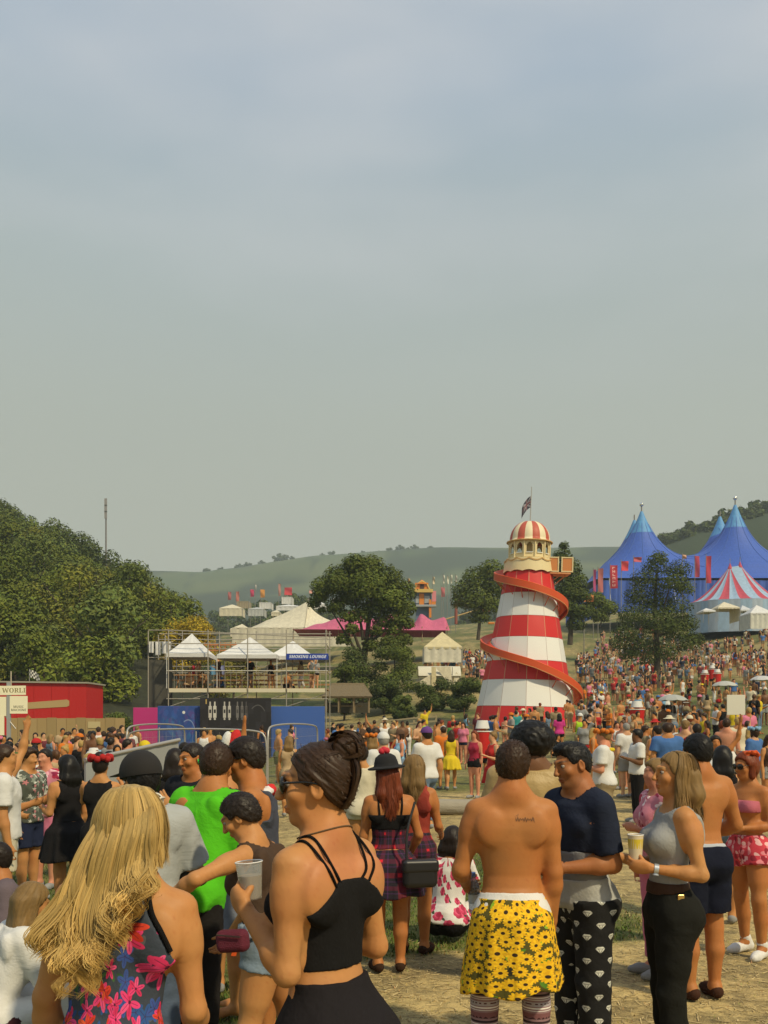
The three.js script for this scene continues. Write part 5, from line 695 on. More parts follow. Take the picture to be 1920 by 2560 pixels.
function makeBody(F, cell, opts = {}) {
  const lod = cell < .013 ? 0 : cell < .024 ? 1 : 2, bf = bodyField(F, lod), pts = allJoints(F), gs = [];
  if (lod === 0) {
    const H = F.head, hf0 = headField(F, true), nk = cone(F.neck[0], F.neck[1], (F.sex === 'f' ? .030 : .037) * F.h, (F.sex === 'f' ? .0285 : .0345) * F.h), all = (x, y, z) => smin(bf(x, y, z), hf0(x, y, z), .018 * F.h);
    const hands = {}; const [lo, hi] = boundsOf(pts, .15); const cut = vmix(F.neck[0], F.neck[1], .35), nd = vnorm(vsub(F.neck[1], F.neck[0])), hfs = {};
    for (const s of ['l', 'r']) { if (opts.noHand && opts.noHand.includes(s)) continue; hfs[s] = handField(F, s); }
    const cutF = (x, y, z) => { let d = smin(all(x, y, z), 9, .01); for (const s in hfs) { const W = F.J['W' + s], D = F.J['H' + s].dir; } return d; };
    let body = (x, y, z) => { let d = all(x, y, z); for (const s in hfs) { const W = F.J['W' + s]; const dx = x - W[0], dy = y - W[1], dz = z - W[2]; if (dx * dx + dy * dy + dz * dz < .05) d = smin(d, hfs[s](x, y, z), .006); } return d; };
    // torso and limbs on a coarse grid, head and hands on fine grids that carry on from the same field
    const inHead = (x, y, z) => (x - cut[0]) * nd[0] + (y - cut[1]) * nd[1] + (z - cut[2]) * nd[2];
    const near = (x, y, z) => Math.hypot(x - H.c[0], y - H.c[1], z - H.c[2]) < .24 * H.s;
    const keepC = (x, y, z) => { if (near(x, y, z) && inHead(x, y, z) > .006) return false; for (const s in hfs) { const W = F.J['W' + s], D = F.J['H' + s].dir, t = (x - W[0]) * D[0] + (y - W[1]) * D[1] + (z - W[2]) * D[2]; if (t > .004 && Math.hypot(x - W[0], y - W[1], z - W[2]) < .23) return false; } return true; };
    gs.push(meshField(body, lo, hi, cell, keepC));
    const hc8 = [cut]; for (const i of [-.09, .09]) for (const j of [-.13, .13]) for (const k of [-.13, .13]) hc8.push(H.P(i, j, k)); const hb = boundsOf(hc8, .03);
    gs.push(meshField(all, hb[0], hb[1], opts.headCell || .0045, (x, y, z) => inHead(x, y, z) > -.001));
    for (const s in hfs) { const W = F.J['W' + s], D = F.J['H' + s].dir, b2 = boundsOf([W, vmad(W, D, .10)], .105); gs.push(meshField(body, b2[0], b2[1], opts.handCell || .0042, (x, y, z) => (x - W[0]) * D[0] + (y - W[1]) * D[1] + (z - W[2]) * D[2] > -.001 && Math.hypot(x - W[0], y - W[1], z - W[2]) < .24)); }
  } else if (lod === 1) { const hfs = {}; for (const s of ['l', 'r']) hfs[s] = handField(F, s); const body = (x, y, z) => { let d = bf(x, y, z); for (const s of ['l', 'r']) { const W = F.J['W' + s]; if (Math.abs(x - W[0]) + Math.abs(y - W[1]) + Math.abs(z - W[2]) < .4) d = smin(d, hfs[s](x, y, z), .008); } return d; }; const [lo, hi] = boundsOf(pts, .16); gs.push(meshField(body, lo, hi, cell)); }
  else { const [lo, hi] = boundsOf(pts, .15); gs.push(meshField(bf, lo, hi, cell)); }
  const g = mergeIndexed(gs); paintSkin(g, F, opts); return g;
}
// ---- garments ----
function uvRound(g, F, scale = 1) { // uv in metres round the upright body
  g = g.toNonIndexed(); const p = g.attributes.position, uv = new Float32Array(p.count * 2), R = .17 * F.h / 1.75, c = F.frameAt(.6).c;
  for (let i = 0; i < p.count; i += 3) { const an = [0, 1, 2].map(k => Math.atan2(-(p.getX(i + k) - c[0]), -(p.getZ(i + k) - c[2]))); if (Math.max(...an) - Math.min(...an) > Math.PI) for (let k = 0; k < 3; k++) if (an[k] < 0) an[k] += 2 * Math.PI; for (let k = 0; k < 3; k++) { uv[(i + k) * 2] = an[k] * R * scale; uv[(i + k) * 2 + 1] = p.getY(i + k) * scale; } } g.setAttribute('uv', new THREE.BufferAttribute(uv, 2)); return g;
}
function wrinkle(g, amp, freq, sx = 1, sy = 1, sz = 1, sd = 0) { // pushes cloth in and out along its normal
  const p = g.attributes.position, n = g.attributes.normal; for (let i = 0; i < p.count; i++) { const x = p.getX(i), y = p.getY(i), z = p.getZ(i), w = amp * (fbm(x * freq * sx + sd, y * freq * sy, z * freq * sz, 3) * 1.5 - Math.abs(N3((x + y * .5) * freq * .8 + 3 + sd, (y - x * .4) * freq * .5, z * freq * .8)) * 1.5 + .25); p.setXYZ(i, x + n.getX(i) * w, y + n.getY(i) * w, z + n.getZ(i) * w); } g.computeVertexNormals(); return g;
}
function makeTop(F, o, cell) { // o: hem, top (spine stations), ease, sleeve 0..2, neck [w, depth], straps
  const { h, J } = F, ease = (o.ease ?? .016), list = [], P = {}, fem = F.sex === 'f', hang = o.hang || 0;
  const growF = s => ease + hang * sst(.70, .56, s);
  list.push([F.torso(ease, growF), .02]);
  const tb = fem ? F.frameAt(.722) : null; if (tb) for (const s of [-1, 1]) list.push([ell(vadd(vadd(tb.c, vmul(tb.rt, s * .043 * h)), vmul(tb.fw, .047 * h)), [.038 * h + ease * .6, .038 * h + ease * .6, .036 * h + ease * .6]), .03 * h]);
  const bt = F.frameAt(.497); if (o.hem < .53) for (const s of [-1, 1]) list.push([ell(vadd(vadd(bt.c, vmul(bt.rt, s * .044 * h)), vmul(bt.fw, -.034 * h)), [.052 * h + ease, .054 * h + ease, .052 * h + ease]), .03 * h]);
  const r = (fem ? .0245 : .031) * h * Math.sqrt(F.cfg.bulk || 1) * (F.cfg.muscle || 1);
  const body = UNION(list), arms = [], fl = o.flare ?? .010;
  const bl = F.frameAt(.755), extra = [-1, 1].map(s => [ell(vadd(vadd(bl.c, vmul(bl.rt, s * .062 * h)), vmul(bl.fw, -.048 * h)), [.036 * h + ease, .050 * h + ease, .016 * h + ease]), .018 * h]);
  if (o.sleeve) for (const s of ['l', 'r']) {
    const S0 = J['S' + s], E = J['E' + s], W = J['W' + s], sl = o.sleeve, end = sl <= 1 ? vmix(S0, E, sl) : vmix(E, W, sl - 1), A = [[cone(S0, vmix(S0, E, Math.min(1, sl)), r * 1.14 + ease * .8, r * (sl <= 1 ? .98 : .85) + ease * .8 + (sl <= 1 ? fl : .004)), .02 * h]];
    if (sl > 1) A.push([cone(E, end, r * .9 + ease * .7, r * mix(.85, .55, sl - 1) + ease * .6), .02 * h]);
    const q = F.frameAt(.822); A.push([cone(vmix(J['S' + s], q.c, .8), vmix(J['S' + s], q.c, .15), (fem ? .030 : .034) * h, r * 1.1 + ease * .8), .03 * h]);
    const ad = vnorm(vsub(end, sl <= 1 ? S0 : E)), U = UNION(A); arms.push((x, y, z) => { const c = (x - end[0]) * ad[0] + (y - end[1]) * ad[1] + (z - end[2]) * ad[2]; const dd = U(x, y, z); return Math.hypot(x - end[0], y - end[1], z - end[2]) < .2 || c < 0 ? Math.max(dd, c) : dd; });
  }
  const pr = {}, top = o.top ?? .86, nw = (o.neck?.[0] ?? .058) * h, nd = o.neck?.[1] ?? .035, nbk = o.neck?.[2] ?? .012, nc = F.neck;
  const f = (x, y, z) => {
    let d = Math.min(body(x, y, z), F.core(x, y, z) - Math.min(.007, ease)); if (!o.sleeve) { d = smin(d, extra[0][0](x, y, z), .02); d = smin(d, extra[1][0](x, y, z), .02); } for (const a of arms) d = smin(d, a(x, y, z), .022 * h);
    F.proj(x, y, z, pr); const hemD = (o.hem - pr.s) * h + (o.hemWave || 0) * Math.sin(x * 14 + z * 11); let clip = Math.max(hemD, -9); if (hemD > -.2 * h) { /* sleeves below the hem stay */ if (arms.length) { let ad = 9; for (const a of arms) ad = Math.min(ad, a(x, y, z)); if (ad > .004) d = Math.max(d, hemD); } else d = Math.max(d, hemD); }
    if (o.topCut) d = Math.max(d, (pr.s - o.topCut(pr.u / h, pr.w / h)) * h);
    else { const fw = pr.w > 0 ? nd : nbk, e = Math.hypot(pr.u / nw, pr.w / nw), lim = .838 - (fw) * Math.max(0, 1 - e * e * .55); if (e < 1.2) d = Math.max(d, (pr.s - lim - Math.max(0, e - 1) * .2) * h); if (!o.sleeve && o.armhole !== false) { const au = Math.abs(pr.u) / h, lim2 = o.armhole ?? .090; if (pr.s > .70) d = Math.max(d, (au - lim2 + Math.max(0, .775 - pr.s) * -.25 - (pr.s < .73 ? (.73 - pr.s) * 2 : 0)) * h * .9); } }
    return d;
  };
  const pts = [J.Sl, J.Sr, F.frameAt(Math.max(.47, o.hem)).c, F.neck[0]]; if (o.sleeve) pts.push(vmix(J.Sl, J.El, Math.min(1, o.sleeve)), vmix(J.Sr, J.Er, Math.min(1, o.sleeve))); if (o.sleeve > 1) pts.push(J.Wl, J.Wr);
  const [lo, hi] = boundsOf(pts, .17 * h); const g = meshField(f, lo, hi, cell); if (o.wr !== 0) wrinkle(g, o.wr ?? .006, o.wf ?? 9, 1, .7, 1, h * 7); return uvRound(g, F);
}
function makeBottom(F, o, cell) { // shorts or trousers: o.waist, o.leg (0..1 thigh, ..2 shin), ease, flare
  const { h, J } = F, ease = o.ease ?? .014, list = [[F.torso(ease), .02]], bt = F.frameAt(.497), fem = F.sex === 'f'; for (const s of [-1, 1]) list.push([ell(vadd(vadd(bt.c, vmul(bt.rt, s * .044 * h)), vmul(bt.fw, -.034 * h)), [.050 * h + ease, .052 * h + ease, .050 * h + ease]), .03 * h]);
  const pel = UNION(list), legs = [], ends = [], tr = (fem ? .058 : .056) * h * Math.sqrt(F.cfg.bulk || 1), fl = o.flare ?? .014;
  for (const s of ['l', 'r']) { const P0 = J['P' + s], K = J['K' + s], An = J['A' + s], sl = o.leg, end = sl <= 1 ? vmix(P0, K, sl) : vmix(K, An, sl - 1), rK = .033 * h, r1 = sl <= 1 ? mix(tr, rK, sl * .8) + ease + fl : rK + ease + fl * .3; const A = [[cone(P0, sl <= 1 ? vmix(P0, K, Math.min(1, sl + .08)) : K, tr + ease, r1), .02 * h]]; if (sl > 1) { const shn = vnorm(vsub(An, K)), back = vnorm(vsub([0, 0, -1], vmul(shn, vdot([0, 0, -1], shn)))); A.push([cone(K, vmix(K, An, Math.min(1.1, sl - 1 + .08)), rK + ease + fl * .3, mix(.034, .020, (sl - 1)) * h + ease + fl), .02 * h], [cone(vmad(vmix(K, An, .15), back, .006 * h), vmad(vmix(K, An, .45), back, .008 * h), .030 * h + ease, .030 * h + ease), .02 * h]); } const ad = vnorm(vsub(end, sl <= 1 ? P0 : K)), U = UNION(A); ends.push([end, ad]); legs.push((x, y, z) => { const c = (x - end[0]) * ad[0] + (y - end[1]) * ad[1] + (z - end[2]) * ad[2]; const dd = U(x, y, z); return c > -.3 ? Math.max(dd, c) : dd; }); }
  const pr = {}, P = J.Pl, f = (x, y, z) => { let d = smin(legs[0](x, y, z), legs[1](x, y, z), .008 * h); const e = pel(x, y, z); d = smin(d, e, .02 * h); { const n = F.legF[0](x, y, z) < F.legF[1](x, y, z) ? 0 : 1, c = ends[n], cc = (x - c[0][0]) * c[1][0] + (y - c[0][1]) * c[1][1] + (z - c[0][2]) * c[1][2]; d = Math.min(d, Math.max(F.core(x, y, z) - Math.min(.007, ease), cc)); d = Math.max(d, Math.min(cc, .2)); } F.proj(x, y, z, pr); return Math.max(d, (pr.s - (o.waist ?? .595)) * h); };
  const pts = [J.Pl, J.Pr, F.frameAt(o.waist ?? .595).c, ...['l', 'r'].flatMap(s => o.leg <= 1 ? [vmix(J['P' + s], J['K' + s], o.leg)] : [J['K' + s], vmix(J['K' + s], J['A' + s], o.leg - 1)])], [lo, hi] = boundsOf(pts, .13 * h); const g = meshField(f, lo, hi, cell); if (o.wr !== 0) wrinkle(g, o.wr ?? .006, o.wf ?? 10, 1, 1.2, 1, 4 + h * 3); return uvRound(g, F);
}
function makeSkirt(F, o, cell) { // hangs from the waist: o.waist station, o.hem height as share of h, o.r0 ease, o.r1 half width at hem
  const { h } = F, w = F.frameAt(o.waist ?? .60), hem = o.hem * h, y0 = w.c[1], pl = o.pleats || 11, amp = o.amp ?? .018, cx = w.c[0], cz = w.c[2] - .008 * h, hip = F.frameAt(.51); const yh = hip.c[1];
  const f = (x, y, z) => { const t = clamp((y0 - y) / (y0 - hem), 0, 1), th = clamp((y0 - y) / Math.max(.05, y0 - yh), 0, 1), a0 = mix(w.a, hip.a + .012 * h, sst(0, 1, th)) + (o.ease ?? .014), b0 = mix(w.b, hip.b + .028 * h, sst(0, 1, th)) + (o.ease ?? .014), fl = (o.flare ?? .08) * h * Math.pow(t, o.pow ?? 1.1), an = Math.atan2(x - cx, z - cz), m = amp * t * (Math.cos(pl * an + 1.3) + .5 * Math.cos((pl * 1.7) * an + 4)) , ox = mix(0, hip.c[0] - cx, th), oz = mix(0, hip.c[2] - cz, th) - .010 * h * th; const a = a0 + fl + m, b = b0 + fl * .8 + m, u = (x - cx - ox) / a, v = (z - cz - oz) / b, k0 = Math.hypot(u, v), k1 = Math.hypot(u / a, v / b); let d = k1 < 1e-5 ? -b : k0 * (k0 - 1) / k1; const hm = hem + (o.hemWave ?? .012) * Math.sin(an * 5 + 2) + (o.hemTilt || 0) * (x - cx); return Math.max(d, hm - y, y - y0); };
  const R = (.14 + (o.flare ?? .08)) * h + .04, g = meshField(f, [cx - R, hem - .05, cz - R], [cx + R, y0 + .02, cz + R], cell); if (o.wr !== 0) wrinkle(g, o.wr ?? .005, 10, 1.4, .4, 1.4, 2); return uvRound(g, F);
}
function makeShoes(F, s, o, cell) { const { h, J } = F, hl = J['heel' + s], bl = J['ball' + s], toe = J['toe' + s], An = J['A' + s], gy = Math.min(hl[1], toe[1]) - .018 * h, L = [[cone(hl, bl, .025 * h, .0245 * h), .02], [cone(bl, toe, .0245 * h, .018 * h), .02]]; if (o.high) L.push([cone(vmad(An, [0, 1, 0], o.high * h * .5), hl, .027 * h, .026 * h), .02]); const U = UNION(L), f = (x, y, z) => Math.max(U(x, y, z), gy - .006 - y); const [lo, hi] = boundsOf([hl, bl, toe, vmad(An, [0, 1, 0], (o.high || 0) * h * .5)], .05 * h); return uvRound(meshField(f, lo, hi, Math.min(cell, .012)), F); }
// ---- hair ----
function hairline(q, style) { // positive outside the hair region, head-local metres
  const z = q[2], tab = style === 'bald' ? 0 : [[-.14, -.075], [-.07, -.070], [-.035, -.035], [.000, .018], [.022, .004], [.040, .010], [.052, .045], [.075, .076], [.12, .092]]; let i = 0; while (i < tab.length - 2 && z > tab[i + 1][0]) i++; const t = clamp((z - tab[i][0]) / (tab[i + 1][0] - tab[i][0]), 0, 1); return mix(tab[i][1], tab[i + 1][1], t) - q[1];
}
function makeHair(F, o, cell) {
  const H = F.head, s = H.s, P = H.P, fr = [H.fx, H.fy, H.fz], th = o.thick ?? .014, list = []; const E = (c, r, k) => list.push([ell(P(...c), r.map(q => q * s), fr), k * s]), K = (a, b, r1, r2, k) => list.push([cone(P(...a), P(...b), r1 * s, r2 * s), k * s]);
  const cap = [[ell(P(0, .030, -.016), [(.0735 + th) * s, (.0865 + th) * s, (.0935 + th) * s], fr), .02], [ell(P(0, -.02, -.03), [(.062 + th * .7) * s, .07 * s, (.066 + th) * s], fr), .03 * s]], capU = UNION(cap);
  if (o.style === 'bun') { E(o.bun || [0, .115, -.062], [.046, .042, .046].map(q => q * (o.bunSize || 1)), .018); }
  if (o.style === 'afro') E([0, .035, -.02], [.135, .135, .14].map(q => q * (o.size || 1)), .03);
  if (o.style === 'mop') { E([0, .07, -.01], [.094, .075, .108], .03); }
  if (o.style === 'quiff') E([0, .095, .030], [.060, .034, .060], .03);
  if (o.style === 'bob') { for (const q of [-1, 1]) K([q * .062, .02, -.01], [q * .070, -.085, .0], .035, .028, .03); K([0, 0, -.07], [0, -.085, -.06], .06, .045, .03); }
  const dn = []; let loose = null;
  if (o.style === 'long') { // falls down the back, following the upright rather than the head
    const L = o.len ?? .30, w = o.w ?? .075, back = vmul(H.fz, -1), p0 = P(0, .0, -.055), hor = vnorm([back[0], 0, back[2]]); const q = (t, u) => { const p = vadd(p0, [0, -L * s * t, 0]); return vadd(vadd(p, vmul(hor, (.025 + .012 * Math.sin(t * 3)) * s)), vmul(H.fx, u * w * s * (1 + .15 * t))); };
    for (const u of [-.8, 0, .8]) dn.push([cone(q(0, u * .8), q(.5, u), .045 * s, .042 * s), .04 * s], [cone(q(.5, u), q(1, u * .85), .042 * s, .022 * s), .04 * s]);
    for (const sd of [-1, 1]) dn.push([cone(P(sd * .066, .03, -.01), vadd(P(sd * .080, -.03, -.02), [0, -L * .45 * s, 0]), .030 * s, .022 * s), .03 * s]);
    loose = UNION(dn);
  }
  if (o.style === 'pony') { const b = P(0, .03, -.11), e = vadd(b, vadd(vmul(H.fz, -.03 * s), [0, -.24 * s, 0])); dn.push([cone(b, vmix(b, vadd(e, vmul(H.fz, -.02)), .5), .024 * s, .030 * s), .02], [cone(vmix(b, vadd(e, vmul(H.fz, -.02)), .5), e, .030 * s, .012 * s), .02]); loose = UNION(dn); }
  const ext = list.length ? UNION(list) : null, f = (x, y, z) => { const q = H.local(x, y, z), hl = hairline(q, o.style) * s; let d = capU(x, y, z); if (o.style === 'mop' || o.style === 'bob' || o.style === 'quiff') d = smin(d, ext(x, y, z), .02 * s); d = smax(d, hl - (o.low || 0), .008 * s); if (ext && (o.style === 'bun' || o.style === 'afro')) { let e = ext(x, y, z); if (o.style === 'afro') e = Math.max(e, ((q[2] > .06 ? .075 - q[1] : -.05) ) * s * .8); d = smin(d, e, .012 * s); } if (o.style === 'bob') { let e = ext(x, y, z); if (q[2] > .03) e = Math.max(e, (q[2] - .03) * s); d = smin(d, e, .02 * s); } if (loose) { let e = loose(x, y, z); if (q[1] > -.2 && q[2] > .035) e = Math.max(e, (q[2] - .035) * s); d = smin(d, e, .02 * s); } return d; };
  const pts = []; for (const i of [-.1, .1]) for (const j of [-.12, .14]) for (const k of [-.15, .13]) pts.push(P(i, j, k)); if (o.style === 'afro') pts.push(P(0, .18 * (o.size || 1), 0), P(.14 * (o.size || 1), 0, 0), P(-.14 * (o.size || 1), 0, 0), P(0, 0, -.17 * (o.size || 1))); if (o.style === 'bun') pts.push(P(0, .19, -.06)); if (loose) pts.push(vadd(P(0, 0, -.12), [0, -(o.len ?? .3) * s - .04, 0]), vadd(P(.11, 0, -.08), [0, -.1, 0]), vadd(P(-.11, 0, -.08), [0, -.1, 0]));
  const [lo, hi] = boundsOf(pts, .03), g = meshField(f, lo, hi, cell), p = g.attributes.position, n = g.attributes.normal, col = new Float32Array(p.count * 3), am = o.amp ?? (o.style === 'afro' ? .018 : o.style === 'mop' ? .010 : .0045), fq = o.freq ?? (o.style === 'afro' ? 45 : 70);
  for (let i = 0; i < p.count; i++) { const x = p.getX(i), y = p.getY(i), z = p.getZ(i), q = H.local(x, y, z), ang = Math.atan2(q[0], -q[2] - .02), st = o.style === 'afro' || o.style === 'mop' ? fbm(x * fq, y * fq, z * fq, 2) * 1.6 : o.style === 'long' || o.style === 'pony' || o.style === 'bob' ? fbm(ang * 9 + q[0] * 40, q[1] * 6, 1, 3) * 1.7 : o.style === 'bun' ? fbm(q[0] * 18, q[1] * 60 - q[2] * 55, q[2] * 12, 3) * 1.7 : fbm(q[0] * fq * 1.2, q[1] * fq * .7, q[2] * fq * .7, 2) * 1.6; const w = am * st; p.setXYZ(i, x + n.getX(i) * w, y + n.getY(i) * w, z + n.getZ(i) * w); const c = 1 + .55 * st * .6 + .12 * N3(x * 150, y * 30, z * 150); col[i * 3] = c; col[i * 3 + 1] = c * (1 - .03 * st); col[i * 3 + 2] = c * (1 - .06 * st); }
  g.computeVertexNormals(); g.setAttribute('color', new THREE.BufferAttribute(col, 3)); return g;
}
// fine strands gathered into locks along guide curves
function locks(guides, n, o = {}) {
  const cv = guides.map(g => new THREE.CatmullRomCurve3(g.map(p => new THREE.Vector3(...p)))), seg = o.seg || 18, pos = [], idx = [], col = [], NS = 2, nc = o.clumps || Math.max(8, Math.round(n / 16)), cl = [];
  for (let i = 0; i < nc; i++) cl.push({ g: rnd() * (cv.length - 1), jx: rr(-1, 1), jz: rr(-1, 1), w: rr(.5, 1.5), ph: rnd() * 6.28, f: rr(.75, 1.3), e: rr(o.end ?? .8, 1), t: rr(.78, 1.22) });
  const T = new THREE.Vector3(), out0 = new THREE.Vector3(0, 0, 1), sd = new THREE.Vector3(), nn = new THREE.Vector3();
  for (let i = 0; i < n; i++) {
    const c = cl[i % nc], loose = rnd() < .10 ? 2.4 : 1, sp = (o.spread ?? .35) * (rnd() + rnd() - 1) * loose, gi = clamp(c.g + sp, 0, cv.length - 1.001), a = Math.floor(gi), t = gi - a, A = cv[a], B = cv[Math.min(a + 1, cv.length - 1)], jit = o.jit ?? .012, jx = (c.jx + rr(-.5, .5) * loose) * jit, jy = rr(-.4, .4) * jit, jz = (c.jz + rr(-.5, .5) * loose) * jit, wv = (o.wave ?? .010) * c.w * rr(.8, 1.2), ph = c.ph + rr(-.35, .35), fq = c.f * (o.wf ?? 3), t0 = rr(0, o.start ?? .1), t1 = Math.min(1, c.e * rr(.9, 1.05)), r0 = (o.r ?? .0022) * rr(.6, 1.3), tone = c.t * rr(.8, 1.22), base0 = pos.length / 3;
    for (let k = 0; k <= seg; k++) {
      const u = mix(t0, t1, k / seg), P = A.getPoint(u).lerp(B.getPoint(u), t), g2 = sst(.1, .9, u), pin = 1 - .6 * sst(.6, 1, u); P.x += jx * (.4 + g2 * pin) + wv * g2 * Math.sin(u * 6.28 * fq + ph); P.y += jy; P.z += jz * (.4 + g2) + wv * g2 * .7 * Math.cos(u * 6.28 * fq + ph * 1.3);
      T.copy(A.getTangent(u)).lerp(B.getTangent(u), t).normalize(); sd.crossVectors(T, o.out ? o.out(P) : out0).normalize(); nn.crossVectors(sd, T).normalize(); const prof = Math.min(1, k / 2 + .5) * (1 - .8 * Math.pow(k / seg, 3)), rw = r0 * prof;
      for (let m = 0; m < NS; m++) { const e = m ? -rw : rw; pos.push(P.x + sd.x * e, P.y + sd.y * e, P.z + sd.z * e); const tip = o.tip ? sst(.3, 1, u) * o.tip : 0; col.push(tone * (1 + tip), tone * (1 + tip * .9), tone * (1 + tip * .6)); }
    }
    for (let k = 0; k < seg; k++) { const a2 = base0 + k * 2; idx.push(a2, a2 + 1, a2 + 3, a2, a2 + 3, a2 + 2); }
  }
  const g = new THREE.BufferGeometry(); g.setAttribute('position', new THREE.Float32BufferAttribute(pos, 3)); g.setAttribute('color', new THREE.Float32BufferAttribute(col, 3)); g.setIndex(idx); g.computeVertexNormals(); return g;
}
function fuzz(g, F, n, len, lift = .35) { // short hairs standing off a head of hair, combed back and down
  const p = g.attributes.position, nr = g.attributes.normal, H = F.head, pos = [], col = [], idx = []; for (let i = 0; i < n; i++) { const k = Math.floor(rnd() * p.count), o = [p.getX(k), p.getY(k), p.getZ(k)], q = [nr.getX(k), nr.getY(k), nr.getZ(k)], cmb = vadd(vmul(H.fz, -.6), vmul(H.fy, -.5)); let tg = vsub(cmb, vmul(q, vdot(cmb, q))); const dir = vnorm(vadd(vadd(vmul(q, lift * rr(.5, 1.4)), tg), [rr(-.4, .4), rr(-.3, .5), rr(-.4, .4)])), L = len * rr(.5, 1.3), sd = vnorm(vcross(dir, q)), w = .0011, b = pos.length / 3, tone = rr(.7, 1.5), P0 = vmad(o, q, -.003), P1 = vmad(P0, dir, L * .55), P2 = vadd(vmad(P1, dir, L * .45), vmul(q, -L * .12)); pos.push(...vmad(P0, sd, w), ...vmad(P0, sd, -w), ...vmad(P1, sd, w), ...vmad(P1, sd, -w), ...P2); for (let m = 0; m < 5; m++) col.push(tone, tone, tone); idx.push(b, b + 1, b + 3, b, b + 3, b + 2, b + 2, b + 3, b + 4); }
  const r = new THREE.BufferGeometry(); r.setAttribute('position', new THREE.Float32BufferAttribute(pos, 3)); r.setAttribute('color', new THREE.Float32BufferAttribute(col, 3)); r.setIndex(idx); r.computeVertexNormals(); return r;
}
// ---- materials for people ----
const SKINS = { fair: [.56, .31, .17], tan: [.48, .222, .080], bronze: [.42, .165, .052], deep: [.34, .135, .050], pink: [.56, .25, .15], brown: [.16, .075, .035] };
const skinMats = {}; const skinMat = k => skinMats[k] || (skinMats[k] = new THREE.MeshPhysicalMaterial({ color: C(...SKINS[k]), roughness: .52, vertexColors: true, specularIntensity: .45, sheen: .15, sheenRoughness: .5, sheenColor: C(.5, .3, .2) }));
const HAIRS = { dark: [.018, .012, .009], black: [.009, .008, .008], brown: [.036, .018, .009], chestnut: [.085, .038, .016], blonde: [.50, .34, .115], dirty: [.27, .165, .060], red: [.16, .035, .012], grey: [.25, .24, .22] };
const hairMats = {}; const hairMat = k => hairMats[k] || (hairMats[k] = new THREE.MeshPhysicalMaterial({ color: C(...HAIRS[k]), roughness: .48, vertexColors: true, side: THREE.DoubleSide, specularIntensity: .5, ...(k === 'blonde' || k === 'dirty' ? { transmission: .28, thickness: 0, roughness: .6 } : {}) }));
const clothCache = {}; const cloth = (c, r = .9) => { const k = c.join() + r; return clothCache[k] || (clothCache[k] = new THREE.MeshPhysicalMaterial({ color: C(...c), roughness: r, bumpMap: fabricBump, bumpScale: .004, sheen: Math.max(...c) > .06 ? .2 : 0, sheenRoughness: .6, sheenColor: C(...c.map(q => Math.min(1, q * 1.3))), specularIntensity: Math.max(...c) > .06 ? .5 : .2 })); };
const blackPlastic = mat([.012, .011, .011], .18), lensMat = mat([.014, .010, .008], .06);
function sunglasses(F, parent, frame = blackPlastic, lens = lensMat, up = 0) {
  const H = F.head, s = H.s, M = new THREE.Matrix4().makeBasis(v3(H.fx), v3(H.fy), v3(H.fz)).setPosition(...H.c), list = [], ll = [];
  for (const q of [-1, 1]) { const g = new THREE.SphereGeometry(1, 14, 10); g.scale(.0285, .0235, .010); g.rotateY(q * .22); g.translate(q * .034, .006 + up, .096); ll.push(g); const fr = new THREE.TorusGeometry(1, .12, 6, 22); fr.scale(.0285, .0235, .03); fr.rotateY(q * .22); fr.translate(q * .034, .006 + up, .096); list.push(fr); list.push(tube([[q * .060, .012 + up, .094], [q * .074, .014 + up, .070], [q * .0805, .014 + up, .02], [q * .081, .008 + up, -.012]], .0032, 10, 6)); }
  list.push(bar([-.009, .012 + up, .101], [.009, .012 + up, .101], .003, 6)); const A = joinGeos(list), B = joinGeos(ll); A.scale(s, s, s).applyMatrix4(M); B.scale(s, s, s).applyMatrix4(M); const m = part('sunglasses', A, frame, parent); part('lens', B, lens, m); return m;
}
function eyes(F, parent) { const H = F.head; for (const q of [-1, 1]) { const g = new THREE.SphereGeometry(.0118 * H.s, 12, 10); const c = H.P(q * .031, .0085, .0778); g.translate(...c); const e = part('eye', g, mat([.30, .25, .21], .4), parent); const ir = new THREE.SphereGeometry(.0064 * H.s, 10, 8); ir.translate(...H.P(q * .031, .0085, .0852)); part('iris', ir, mat([.03, .018, .01], .15), e); } }
